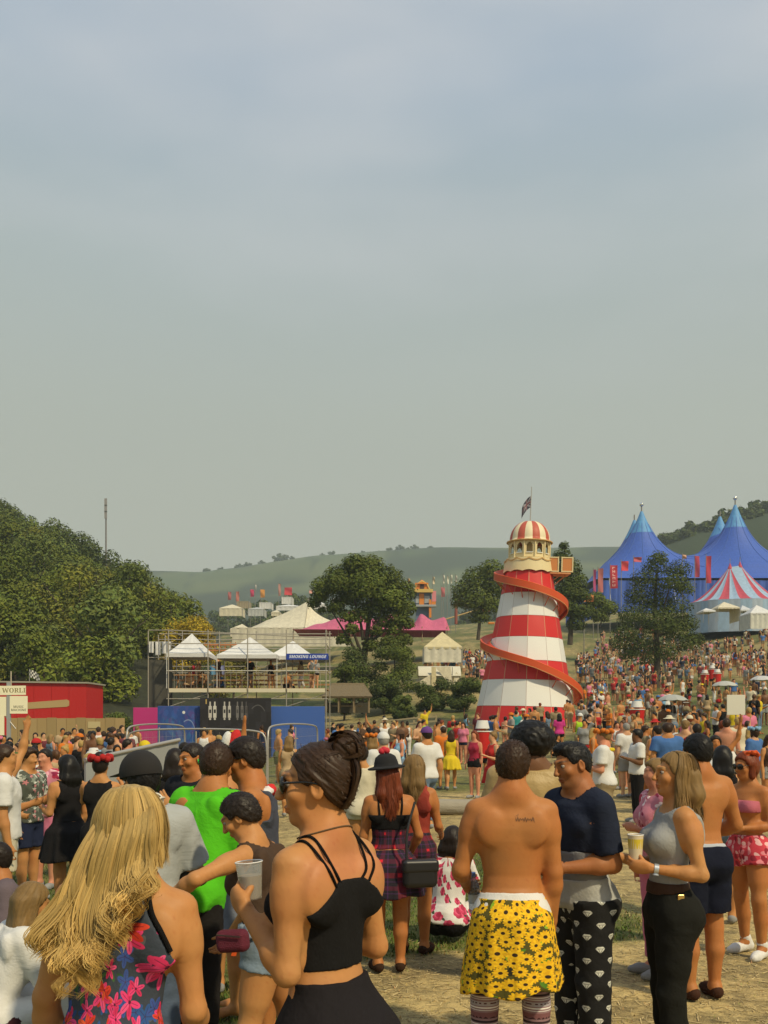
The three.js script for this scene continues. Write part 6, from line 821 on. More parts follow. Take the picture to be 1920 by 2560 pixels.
function person(label, cfg) { // builds one person; returns the group with .F
  const F = figure(cfg), cell = cfg.cell || .011; bodyField(F, cell < .024 ? 1 : 2);
  const minY = Math.min(F.J.heell[1], F.J.heelr[1], F.J.toel[1], F.J.toer[1]) - .020 * F.h;
  const t = thing('person', label, 'person', cfg.pos, cfg.turn || 0, cfg.group); t.F = F; F.ground = minY; if (cfg.ground !== false) t.position.y -= minY;
  const skin = cfg.skin || 'tan', hc = HAIRS[cfg.hair?.color || 'brown'];
  part('body', makeBody(F, cell, { skin: SKINS[skin], hairCol: hc, ...(cfg.bodyOpts || {}) }), skinMat(skin), t);
  if (cell < .013 && cfg.eyes !== false) eyes(F, t);
  if (cfg.hair && cfg.hair.style) { const hg = makeHair(F, cfg.hair, cfg.hair.cell || Math.max(.005, cell * .55)); const hm = part('hair', hg, hairMat(cfg.hair.color), t); seed(cfg.h * 1000); const st = cfg.hair.style; if (cell < .0135 && st !== 'long') part('short_strands', fuzz(hg, F, 2600, st === 'crop' ? .008 : st === 'bun' ? .018 : .013, st === 'bun' ? .12 : .35), hairMat(cfg.hair.color), hm); }
  for (const gmt of cfg.wear || []) { const [nm, kind, o, m] = gmt; const geo = kind === 'top' ? makeTop(F, o, o.cell || cell * .9) : kind === 'bottom' ? makeBottom(F, o, o.cell || cell * .9) : kind === 'skirt' ? makeSkirt(F, o, o.cell || cell * .9) : null; if (geo) part(nm, geo, m, t); if (kind === 'dress') part(nm, joinGeos([makeTop(F, o, cell), makeSkirt(F, { waist: o.hem + .012, ...o.skirt }, cell)]), m, t); if (kind === 'shoes') for (const s of ['l', 'r']) part(nm, makeShoes(F, s, o, cell), m, t); }
  return t;
}
const held = (t, F, s) => { const H = F.J['H' + s], p = vmad(vmad(F.J['W' + s], H.dir, .062 * F.h / 1.75 * 1), H.palm, .040); t.updateMatrixWorld(true); return new THREE.Vector3(...p).applyMatrix4(t.matrixWorld); };
console.log('human kit');
// ============ the people in front ============
const spot = (px, d) => { const x = X(px, d); return [x, elev(x, -d), -d]; };
const printMat = (draw, size, n = 512, rough = .88) => { const t = canvasTex(n, n, draw, [1 / size, 1 / size]); return new THREE.MeshPhysicalMaterial({ color: 0xffffff, map: t, roughness: rough, bumpMap: fabricBump, bumpScale: .003, sheen: .2, sheenRoughness: .6 }); };
const wrapDraw = (c, n, x, y, f) => { for (const dx of [-n, 0, n]) for (const dy of [-n, 0, n]) { c.save(); c.translate(x + dx, y + dy); f(); c.restore(); } };
const floralMat = printMat((c, n) => { seed(41); c.fillStyle = '#39414f'; c.fillRect(0, 0, n, n); const pet = (len, w, a, col) => { c.save(); c.rotate(a); c.fillStyle = col; c.beginPath(); c.ellipse(0, -len * .6, w, len * .55, 0, 0, 7); c.fill(); c.strokeStyle = 'rgba(60,10,40,.5)'; c.lineWidth = 2; c.beginPath(); c.moveTo(0, 0); c.lineTo(0, -len * .9); c.stroke(); c.restore(); };
  for (let i = 0; i < 40; i++) { const x = rnd() * n, y = rnd() * n, a = rnd() * 6, col = ['#2f5236', '#44663f', '#27405f', '#5b5a60', '#1f1d28', '#3c6b5a'][i % 6], L = rr(16, 34); wrapDraw(c, n, x, y, () => { c.rotate(a); c.fillStyle = col; c.beginPath(); c.ellipse(0, 0, L * .35, L, 0, 0, 7); c.fill(); }); }
  for (let i = 0; i < 15; i++) { const x = rnd() * n, y = rnd() * n, a = rnd() * 6, R = rr(24, 40); wrapDraw(c, n, x, y, () => { for (let k = 0; k < 5; k++) pet(R, R * .30, a + k * 1.257, ['#2c5596', '#3a55a0', '#25477f'][i % 3]); }); }
  for (let i = 0; i < 34; i++) { const x = rnd() * n, y = rnd() * n, a = rnd() * 6, R = rr(30, 54), pal = i % 3 === 0 ? ['#d8402a', '#c6331f', '#e0572f'] : ['#e8407f', '#d92f66', '#f0558f']; wrapDraw(c, n, x, y, () => { for (let k = 0; k < 5; k++) pet(R, R * .24, a + k * 1.1 + (k % 2) * .2, pal[k % 3]); c.fillStyle = '#5a1238'; c.beginPath(); c.ellipse(0, 0, R * .13, R * .13, 0, 0, 7); c.fill(); }); } }, .42);
const sunflowerMat = printMat((c, n) => { seed(43); c.fillStyle = '#4e470c'; c.fillRect(0, 0, n, n); for (let i = 0; i < 46; i++) { const x = rnd() * n, y = rnd() * n, a = rnd() * 6, L = rr(14, 30); wrapDraw(c, n, x, y, () => { c.rotate(a); c.fillStyle = ['#6f9a1c', '#4e7a18', '#86ae2a', '#1d1a08'][i % 4]; c.beginPath(); c.ellipse(0, 0, L * .45, L, 0, 0, 7); c.fill(); }); }
  const pts = []; for (let i = 0; i < 900 && pts.length < 100; i++) { const x = rnd() * n, y = rnd() * n; if (pts.every(p => { const dx = Math.min(Math.abs(p[0] - x), n - Math.abs(p[0] - x)), dy = Math.min(Math.abs(p[1] - y), n - Math.abs(p[1] - y)); return dx * dx + dy * dy > 37 * 37; })) pts.push([x, y]); }
  for (const [x, y] of pts) { const R = rr(22, 34), a = rnd(); wrapDraw(c, n, x, y, () => { for (let k = 0; k < 13; k++) { c.save(); c.rotate(a + k * .483); c.fillStyle = k % 2 ? '#e8b90c' : '#d9a406'; c.beginPath(); c.ellipse(0, -R * .62, R * .2, R * .44, 0, 0, 7); c.fill(); c.restore(); } c.fillStyle = '#e0b010'; c.beginPath(); c.ellipse(0, 0, R * .55, R * .55, 0, 0, 7); c.fill(); c.fillStyle = '#2c1a06'; c.beginPath(); c.ellipse(0, 0, R * .30, R * .27, 0, 0, 7); c.fill(); }); } }, .50);
const plaidMat = printMat((c, n) => { c.fillStyle = '#1a1220'; c.fillRect(0, 0, n, n); c.globalAlpha = .55; for (const [p, w, col] of [[.1, .2, '#8e1226'], [.6, .16, '#6a1030'], [.42, .03, '#5a2a6a'], [.86, .03, '#5a2a6a']]) { c.fillStyle = col; c.fillRect(p * n, 0, w * n, n); c.fillRect(0, p * n, n, w * n); } c.globalAlpha = .9; c.fillStyle = '#d81828'; c.fillRect(.12 * n, .12 * n, .15 * n, .15 * n); c.fillRect(.62 * n, .62 * n, .1 * n, .1 * n); }, .19, 256);
const diamondMat = printMat((c, n) => { c.fillStyle = '#0e0e10'; c.fillRect(0, 0, n, n); const kite = (x, y, s) => wrapDraw(c, n, x, y, () => { c.fillStyle = '#cfd0c6'; c.beginPath(); c.moveTo(-s, -s * .25); c.lineTo(-s * .55, -s * .7); c.lineTo(s * .55, -s * .7); c.lineTo(s, -s * .25); c.lineTo(0, s * .8); c.closePath(); c.fill(); c.strokeStyle = '#55564e'; c.lineWidth = 5; c.beginPath(); c.moveTo(-s, -s * .25); c.lineTo(s, -s * .25); c.moveTo(-s * .4, -s * .25); c.lineTo(0, s * .8); c.lineTo(s * .4, -s * .25); c.stroke(); }); kite(n * .25, n * .25, n * .19); kite(n * .75, n * .75, n * .19); }, .125, 256);
const leggingMat = printMat((c, n) => { c.fillStyle = '#8d6f73'; c.fillRect(0, 0, n, n); const band = (y, h, col) => { c.fillStyle = col; c.fillRect(0, y * n, n, h * n); }; band(0, .08, '#2c1d22'); band(.12, .04, '#d9d2cf'); band(.20, .03, '#c9c2c0'); band(.30, .16, '#a7a0a6'); band(.50, .05, '#e6e2df'); band(.60, .03, '#d9d4d2'); band(.70, .20, '#7a4f52'); c.fillStyle = '#3a1a20'; for (let k = 0; k < 8; k++) { c.beginPath(); c.moveTo(k * n / 8, .92 * n); c.lineTo((k + .5) * n / 8, .84 * n); c.lineTo((k + 1) * n / 8, .92 * n); c.fill(); } c.fillStyle = '#54323a'; for (let k = 0; k < 8; k++) c.fillRect(k * n / 8, .34 * n, n / 16, .05 * n); }, .13, 256);
const roseMat = printMat((c, n) => { seed(47); c.fillStyle = '#d9d6d2'; c.fillRect(0, 0, n, n); for (let i = 0; i < 9; i++) { const x = rnd() * n, y = rnd() * n, R = rr(28, 44); wrapDraw(c, n, x, y, () => { c.fillStyle = '#3b4a34'; c.beginPath(); c.ellipse(R * .8, R * .4, R * .5, R * .22, .6, 0, 7); c.fill(); for (let k = 0; k < 6; k++) { c.fillStyle = ['#c23a5e', '#d9567a', '#a82a4c'][k % 3]; c.beginPath(); c.ellipse(Math.cos(k) * R * .35, Math.sin(k) * R * .35, R * .55, R * .45, k, 0, 7); c.fill(); } }); } }, .30, 256);
const hawaiiMat = printMat((c, n) => { seed(48); c.fillStyle = '#4c5148'; c.fillRect(0, 0, n, n); for (let i = 0; i < 40; i++) { const x = rnd() * n, y = rnd() * n, R = rr(14, 34); wrapDraw(c, n, x, y, () => { c.fillStyle = ['#a9aca2', '#2c322b', '#7d857a', '#b9767a', '#c7c8bf'][i % 5]; for (let k = 0; k < 5; k++) { c.save(); c.rotate(k * 1.26 + i); c.beginPath(); c.ellipse(0, -R * .5, R * .24, R * .5, 0, 0, 7); c.fill(); c.restore(); } }); } }, .30, 256);
const pinkFloralMat = printMat((c, n) => { seed(49); c.fillStyle = '#c4798a'; c.fillRect(0, 0, n, n); for (let i = 0; i < 34; i++) { const x = rnd() * n, y = rnd() * n, R = rr(14, 36); wrapDraw(c, n, x, y, () => { c.fillStyle = ['#e6d3d6', '#b02848', '#8c1c44', '#dfa3ae'][i % 4]; c.beginPath(); c.ellipse(0, 0, R, R * .6, i, 0, 7); c.fill(); }); } }, .28, 256);
const denim = cloth([.20, .26, .33]), denimDark = cloth([.08, .11, .17]), denimPale = cloth([.30, .36, .42]), black = cloth([.012, .0115, .012]), navy = cloth([.018, .023, .042]), white = cloth([.66, .65, .63]), greyMarl = cloth([.30, .30, .295]), sequin = cloth([.40, .28, .12], .45);
function localTo(t, px, py, d) { t.updateMatrixWorld(true); const v = at(px, py, d); t.worldToLocal(v); return v.toArray(); }
function strap(F, pts, r, grow = .006) { // a strap lying on the skin: each point is (spine station, across, front +1 / back -1), pushed out to the surface
  const P = pts.map(([s, u, sd]) => { const f = F.frameAt(Math.min(s, .835)), o = vadd(f.c, vmul(f.rt, u * F.h)), out = vnorm(vadd(vmul(f.fw, sd), s > .80 ? vmul(f.up, sst(.795, .83, s) * 2.4) : [0, 0, 0])); let t = .25; const p = k => vadd(vadd(o, vmul(f.up, (s - Math.min(s, .835)) * F.h)), vmul(out, k)); let bf = F._bf || (F._bf = bodyField(F, 0)); for (let i = 0; i < 30; i++) { const d = bf(...p(t)); if (d < .001) break; t -= d * .8; } return p(t + grow * .5); });
  return new THREE.TubeGeometry(new THREE.CatmullRomCurve3(P.map(p => new THREE.Vector3(...p))), 40, r, 6);
}
function autoLocks(F, n, len, o = {}) { // long hair strands all round the back of a head
  const H = F.head, gs = []; for (let i = 0; i < 13; i++) { const a = mix(-105, 105, i / 12) * D2R, sx = Math.sin(a), cz = -Math.cos(a), q = (r, y) => H.P(sx * r * .92, y, -.016 + cz * r * 1.12); const drop = (k, out) => { const b = q(.092, -.03); const w = vnorm(vadd(vmul(H.fx, sx * .5), vmul(H.fz, cz))); return vadd(vadd(b, vmul(w, out)), [0, -k * len, 0]); }; gs.push([H.P(sx * .012, .122, .02), q(.060, .112), q(.096, .05), q(.098, -.02), drop(.4, .012), drop(.75, .018), drop(1, .006)]); }
  return locks(gs, n, { r: .0021, wave: .006, jit: .010, seg: 14, clumps: 44, out: P => new THREE.Vector3(P.x - H.c[0], 0, P.z - H.c[2]).normalize(), ...o });
}
const cupMat = new THREE.MeshPhysicalMaterial({ color: C(.9, .92, .92), roughness: .15, transmission: .85, thickness: 0, ior: 1.45 });
function plasticCup(label, pos, tilt = [0, 0, 0], drink) { const t = thing('plastic_cup', label, 'cup', pos); t.rotation.set(...tilt); part('wall', new THREE.LatheGeometry([[.028, -.055], [.031, -.054], [.041, .055], [.043, .058], [.043, .061], [.040, .060], [.030, -.05]].map(p => new THREE.Vector2(...p)), 24), cupMat, t); part('rim', new THREE.TorusGeometry(.042, .002, 6, 24).rotateX(Math.PI / 2).translate(0, .06, 0), mat([.8, .8, .8], .2), t); if (drink) part('drink', new THREE.CylinderGeometry(.036, .0295, .07, 20).translate(0, -.016, 0), mat(drink, .2), t); return t; }
function bottle(label, pos, tilt = [0, 0, 0], capC = [.1, .2, .5]) { const t = thing('water_bottle', label, 'bottle', pos); t.rotation.set(...tilt); part('shell', new THREE.LatheGeometry([[0, -.10], [.028, -.10], [.031, -.09], [.031, .03], [.028, .05], [.013, .085], [.012, .10]].map(p => new THREE.Vector2(...p)), 20), new THREE.MeshPhysicalMaterial({ color: C(.55, .60, .68), roughness: .12, transmission: .75, thickness: 0 }), t); part('label_band', new THREE.CylinderGeometry(.0315, .0315, .05, 20, 1, true).translate(0, -.02, 0), mat([.45, .50, .58], .4), t); part('cap', new THREE.CylinderGeometry(.013, .013, .018, 14).translate(0, .108, 0), mat(capC, .4), t); return t; }
const T_ = Date.now();
{ // 1: the blonde woman
  const d = 2.78, t = person('blonde woman with long wavy hair and a bright floral halter top, seen from behind', { h: 1.665, sex: 'f', pos: spot(279, d), turn: Math.PI + .10, skin: 'tan', cell: .0095, head: [-12, 4, -3], side: -7, bulk: 1.0, hair: { style: 'long', color: 'blonde', len: .14, thick: .011, w: .055 }, bodyOpts: { noHand: [] },
    arms: { l: { ua: [.26, -1, .06], fa: [.05, -1, .35] }, r: { ua: [.12, -1, .0], fa: [.0, -.6, 1] } },
    wear: [['halter_top', 'top', { hem: .50, ease: .004, wr: .004, wf: 12, hang: .010, topCut: (u, w) => w > 0 ? .81 - Math.abs(u) * .35 : .835 - Math.max(0, Math.abs(u) - .022) * 1.45 }, floralMat], ['shorts', 'bottom', { waist: .585, leg: .35 }, denimDark]] }), F = t.F;
  // black edging of the halter
  for (const s of [-1, 1]) part('black_trim', strap(F, [[.830, s * .026, -1], [.800, s * .047, -1], [.770, s * .068, -1], [.740, s * .086, -1]], .0075, .014), black, t);
  part('black_trim', strap(F, [[.842, .034, -1], [.838, 0, -1], [.842, -.034, -1]], .008, .01), black, t);
  seed(61); const L = (pts, dd) => pts.map(([x, y], i) => localTo(t, x - 12, y, dd[Math.min(i, dd.length - 1)]));
  const dp = [2.80, 2.655, 2.65, 2.625, 2.60, 2.60, 2.60], dl = [2.80, 2.70, 2.66, 2.64, 2.63, 2.64, 2.64];
  const G = [[[300, 2000], [240, 2085], [195, 2170], [150, 2265], [112, 2330], [118, 2372]], [[306, 1990], [246, 2090], [202, 2190], [160, 2290], [128, 2350], [112, 2392]], [[314, 1982], [256, 2090], [214, 2205], [180, 2305], [160, 2360], [130, 2400]], [[322, 1976], [270, 2100], [234, 2230], [206, 2335], [188, 2395], [176, 2430]], [[332, 1972], [288, 2100], [252, 2240], [230, 2345], [216, 2410], [226, 2450]], [[345, 1970], [308, 2095], [280, 2230], [264, 2330], [258, 2395], [272, 2435]], [[358, 1972], [332, 2085], [304, 2205], [288, 2275], [300, 2325], [306, 2355]], [[370, 1977], [358, 2075], [338, 2170], [324, 2235], [334, 2280], [318, 2310]], [[380, 1984], [380, 2070], [368, 2150], [362, 2205], [345, 2245], [322, 2275]], [[388, 1994], [394, 2070], [390, 2140], [380, 2190], [392, 2218], [368, 2240]]].map((g, i) => L(g, i < 4 ? dl : dp));
  const hb = locks(G, 5200, { r: .0019, wave: .018, jit: .016, wf: 2.2, start: .12, end: .70, seg: 22, tip: .22, clumps: 90, spread: .3 }), hb2 = locks([[[320, 1975], [262, 2110], [228, 2250], [196, 2370], [176, 2440], [196, 2490]], [[336, 1972], [300, 2110], [268, 2250], [248, 2370], [246, 2440], [276, 2500]]].map(g => L(g, dp)), 520, { r: .0018, wave: .026, jit: .012, wf: 2.0, start: .2, end: .9, seg: 24, tip: .3, clumps: 6, spread: .12 });
  // crown: short strokes from the parting backwards over the skull
  const Hd = F.head, cg = []; for (let i = 0; i < 12; i++) { const a = mix(-108, 108, i / 11) * D2R, sx = Math.sin(a), cz = -Math.cos(a), q = (r, y) => Hd.P(sx * r, y, -.016 + cz * r * 1.2); cg.push([Hd.P(sx * .01, .118, .03), q(.055, .112), q(.088, .065), q(.097, .0), q(.094, -.06), q(.098, -.12)]); }
  const hb3 = locks(cg, 3400, { r: .0019, wave: .004, jit: .007, wf: 1.2, start: .05, end: .8, seg: 12, clumps: 60, out: P => new THREE.Vector3(P.x - Hd.c[0], P.y - Hd.c[1], P.z - Hd.c[2]).normalize() });
  const hm = part('hair_locks', mergeGeometries([hb, hb2, hb3]), hairMat('blonde'), t);
  sunglasses(F, t, mat([.75, .70, .60], .3), lensMat, .070);
}
{ // 2: the woman with the bun
  const d = 3.0, t = person('woman in black crop top and sunglasses with brown hair in a high bun', { h: 1.77, sex: 'f', pos: spot(822, d), turn: -128 * D2R, skin: 'tan', cell: .0095, head: [36, 2, 0], headScale: 1.03, lean: 3, hair: { style: 'bun', color: 'brown', thick: .011, bun: [.0, .105, -.088], bunSize: 1.12, cell: .0045, amp: .0055 }, bodyOpts: { headCell: .004, paint: (x, y, z) => { const k = sst(1.30, 1.40, y) * sst(1.56, 1.50, y) * sst(-.02, -.08, z) * (.7 + .5 * N3(x * 12, y * 12, z * 12)); return [1 + .05 * k, 1 - .14 * k, 1 + .12 * k]; } },
    arms: { l: { ua: [.10, -1, -.06], fa: [-.22, .55, .85], grip: .8, pn: [-1, .2, -.3] }, r: { ua: [.22, -1, -.04], fa: [-.25, .15, 1], grip: .6 } },
    wear: [['crop_top', 'top', { hem: .622, ease: .005, wr: .0022, wf: 14, topCut: (u, w) => w > 0 ? .765 + Math.abs(Math.abs(u) - .05) * -.1 : .776 - Math.max(0, Math.abs(u) - .034) * .85 }, black], ['skirt', 'skirt', { waist: .606, hem: .40, flare: .004, ease: .006, amp: .004 }, cloth([.016, .014, .016])]] }), F = t.F;
  sunglasses(F, t);
  for (const s of [-1, 1]) { part('shoulder_strap', strap(F, [[.765, s * .026, -1], [.785, s * .040, -1], [.815, s * .052, -1], [.830, s * .056, 0], [.80, s * .052, 1], [.765, s * .048, 1]], .0042), black, t); part('shoulder_strap', strap(F, [[.762, s * .042, -1], [.79, s * .058, -1], [.815, s * .064, -1], [.826, s * .066, 0], [.80, s * .060, 1], [.765, s * .052, 1]], .0042), black, t); }
  { const c = F.frameAt(.84), up = c.up, pts = []; for (let i = 0; i < 16; i++) { const a = i / 16 * 6.283, o = vadd(vmul(c.rt, Math.cos(a)), vmul(c.fw, Math.sin(a))), b0 = vadd(vadd(c.c, vmul(up, (.006 - .012 * Math.sin(a)) * F.h)), [0, 0, 0]); let k = .14; const bf = F._bf; for (let j = 0; j < 24; j++) { const e = bf(...vmad(b0, o, k)); if (e < .001) break; k -= e * .8; } pts.push(vmad(b0, o, k + .002)); } part('necklace_cord', tube(pts, .0022, 60, 5, true), mat([.12, .07, .03], .7), t); }
  // loose strands over the pulled back hair and round the bun
  seed(63); const Hd = F.head, cg = []; for (let i = 0; i < 11; i++) { const a = mix(-1, 1, i / 10), y0 = .088 - Math.abs(a) * .085; cg.push([Hd.P(a * .070, y0, .062 - Math.abs(a) * .04), Hd.P(a * .074, y0 + .024, .025 - Math.abs(a) * .01), Hd.P(a * .066, .085 + .02 * (1 - Math.abs(a)), -.035), Hd.P(a * .03, .100, -.078), Hd.P(a * .012, .105, -.09)]); }
  for (let i = 0; i < 7; i++) { const a = mix(-1, 1, i / 6); cg.push([Hd.P(a * .055, -.068, -.075), Hd.P(a * .062, -.02, -.105), Hd.P(a * .050, .035, -.118), Hd.P(a * .026, .085, -.105), Hd.P(a * .01, .10, -.09)]); }
  const sb = locks(cg, 2200, { r: .0016, wave: .002, jit: .007, start: .02, end: .9, seg: 14, out: P => new THREE.Vector3(P.x - Hd.c[0], P.y - Hd.c[1], P.z - Hd.c[2]).normalize() }); const bg = []; for (let i = 0; i < 22; i++) { const pts = [], c0 = [0, .105, -.088], R = .052; let u = vnorm([rr(-1, 1), rr(-1, 1), rr(-1, 1)]), w = vnorm(vcross(u, [rr(-1, 1), rr(-1, 1), rr(-1, 1)])); for (let k = 0; k <= 6; k++) { const a = k / 6 * 3.6; pts.push(Hd.P(...vadd(c0, vadd(vmul(u, R * Math.cos(a)), vmul(w, R * Math.sin(a)))))); } bg.push(pts); }
  const sbun = mergeGeometries(bg.map(q => locks([q, q.map(p => [p[0] + .002, p[1], p[2]])], 60, { r: .0016, wave: .002, jit: .005, start: .05, end: .95, seg: 12, clumps: 3 })));
  part('hair_strands', mergeGeometries([sb, sbun]), hairMat('brown'), t);
  const hp = held(t, F, 'l'); plasticCup('clear plastic cup in the hand of the woman with the bun', [hp.x, hp.y + .045, hp.z], [0, 0, .08], [.35, .22, .12]);
}
{ // 3: bending woman in denim shorts
  const d = 4.75, t = person('woman in brown vest and pale denim shorts bending forward and pointing down', { h: 1.54, sex: 'f', pos: spot(674, d), turn: -108 * D2R, skin: 'tan', cell: .0115, lean: 13, bulk: 1.10, head: [12, 30, 0], hair: { style: 'short', color: 'dark', thick: .018 },
    arms: { l: { ua: [.95, -.30, .45], fa: [-.35, -.6, 1], hd: [0, -1, .25], pn: [-.4, -.2, -1], grip: .3 }, r: { ua: [.05, -1, .3], fa: [0, -.8, .6], grip: .5 } }, legs: { l: { th: [.12, -1, .18], sh: [.02, -1, -.12] }, r: { th: [.10, -1, -.10], sh: [.06, -1, -.20] } },
    wear: [['vest_top', 'top', { hem: .58, ease: .012, armhole: .094, neck: [.055, .05, .03] }, cloth([.062, .036, .022])], ['denim_shorts', 'bottom', { waist: .60, leg: .26, ease: .010, flare: .014, wr: .005 }, denim], ['denim_shirt', 'top', { hem: .555, ease: .020, hang: .02, topCut: () => .60, wr: .010, wf: 16 }, denimPale], ['trainers', 'shoes', {}, white]] }), F = t.F;
  part('belt', strap(F, [[.535, .10, 1], [.535, .10, -1], [.535, .04, -1], [.535, -.04, -1], [.535, -.10, -1]], .012, .03), black, t);
  const b = thing('bum_bag', 'maroon bum bag at the hip of the bending woman', 'bag', at(582, 2352, 4.54), -.35); part('pouch', rbox(.16, .105, .07, .032).rotateZ(.12), cloth([.13, .018, .035], .6), b); part('zip', box(.12, .006, .004, 0, .03, .044), mat([.05, .03, .03], .4), b);
  part('bracelet', new THREE.TorusGeometry(.029, .0035, 6, 20).applyQuaternion(new THREE.Quaternion().setFromUnitVectors(new THREE.Vector3(0, 0, 1), new THREE.Vector3(...F.J.Hl.dir))).translate(...vmad(F.J.Wl, F.J.Hl.dir, -.012)), mat([.6, .45, .2], .25, { metalness: .8 }), t);
}
{ // 4: shirtless man in a sunflower skirt
  const d = 4.91, t = person('shirtless man in yellow sunflower print skirt and patterned leggings, seen from behind', { h: 1.755, sex: 'm', pos: spot(1278, d), turn: Math.PI - .06, skin: 'bronze', cell: .0095, muscle: .94, bulk: .95, head: [-8, 2, 3], hair: { style: 'short', color: 'brown', thick: .012, amp: .004 },
    arms: { l: { ua: [.26, -1, .04], fa: [-.12, -.42, 1], grip: .8 }, r: { ua: [.12, -1, .05], fa: [.0, -1, .34] } }, legs: { l: { th: [.10, -1, .02], sh: [.0, -1, -.03] }, r: { th: [.08, -1, .02], sh: [0, -1, -.03] } },
    wear: [['waistband', 'bottom', { waist: .569, leg: .12, ease: .003, wr: .001 }, white], ['sunflower_skirt', 'skirt', { waist: .560, hem: .312, flare: .036, ease: .015, pleats: 9, amp: .011, hemTilt: -.06 }, sunflowerMat], ['leggings', 'bottom', { waist: .50, leg: 1.95, ease: .004, flare: .001, wr: 0 }, leggingMat], ['shoes', 'shoes', {}, cloth([.25, .22, .2])]] }), F = t.F;
  const hp = held(t, F, 'l'); bottle('clear water bottle held low by the shirtless man in the sunflower skirt', [hp.x, hp.y - .05, hp.z], [.15, 0, .06]);
  { // tattoo between the shoulder blades, to the right of the spine
    const bf = bodyField(F, 0), al = grayTex(2, () => 1); const ct = (() => { const c = document.createElement('canvas'); c.width = 256; c.height = 128; const x = c.getContext('2d'); x.fillStyle = '#000'; x.fillRect(0, 0, 256, 128); x.fillStyle = '#9a9a9a'; x.strokeStyle = '#9a9a9a'; x.lineWidth = 9; x.beginPath(); x.moveTo(30, 80); for (let i = 0; i < 40; i++) x.lineTo(30 + i * 4.8, 72 + 22 * Math.sin(i * 1.15) * (.6 + .4 * Math.sin(i * .37))); x.stroke(); x.strokeStyle = '#808080'; x.lineWidth = 5; x.beginPath(); x.moveTo(30, 40); x.lineTo(56, 20); x.lineTo(46, 60); x.moveTo(216, 50); x.lineTo(226, 104); x.stroke(); const q = new THREE.CanvasTexture(c); return q; })();
    part('tattoo', sheet(14, 8, (u, v) => { const f = F.frameAt(.765 + v * .034), o = vadd(f.c, vmul(f.rt, (-.001 - u * .066) * F.h)); let k = .25; for (let i = 0; i < 40; i++) { const e = bf(...vmad(o, f.fw, -k)); if (e < .0008) break; k -= e * .8; } const p = vmad(o, f.fw, -k - .0022); return [...p, u, v]; }), mat([.10, .055, .035], .6, { alphaMap: ct, transparent: true, side: THREE.DoubleSide }), t);
  }
}
{ // 5: man in navy and grey tee with diamond print trousers
  const d = 5.35, t = person('dark haired man in navy tee and black trousers with white diamond print, looking down', { h: 1.745, sex: 'm', pos: spot(1452, d), turn: -62 * D2R, skin: 'deep', cell: .0105, head: [-4, 12, 4], hair: { style: 'quiff', color: 'black', thick: .007 }, bulk: 1.0, bodyOpts: { stubble: .5, headCell: .0042 }, lean: 3,
    arms: { l: { ua: [.14, -1, -.14], fa: [-.45, -.06, 1], grip: .6 }, r: { ua: [.10, -1, .12], fa: [-.5, .1, 1], grip: .5 } },
    wear: [['navy_tee', 'top', { hem: .665, sleeve: .80, ease: .014, hang: .008, flare: .010, wr: .010, wf: 7 }, navy], ['grey_tee_body', 'top', { hem: .575, ease: .017, hang: .006, topCut: () => .668, wr: .009, wf: 8 }, cloth([.20, .20, .205])], ['grey_undershirt', 'top', { hem: .475, ease: .014, hang: .014, topCut: () => .585, hemWave: .012, wr: .009, wf: 8 }, cloth([.40, .40, .375])], ['diamond_trousers', 'bottom', { waist: .52, leg: 1.95, ease: .022, flare: .02 }, diamondMat], ['shoes', 'shoes', {}, black]] });
}
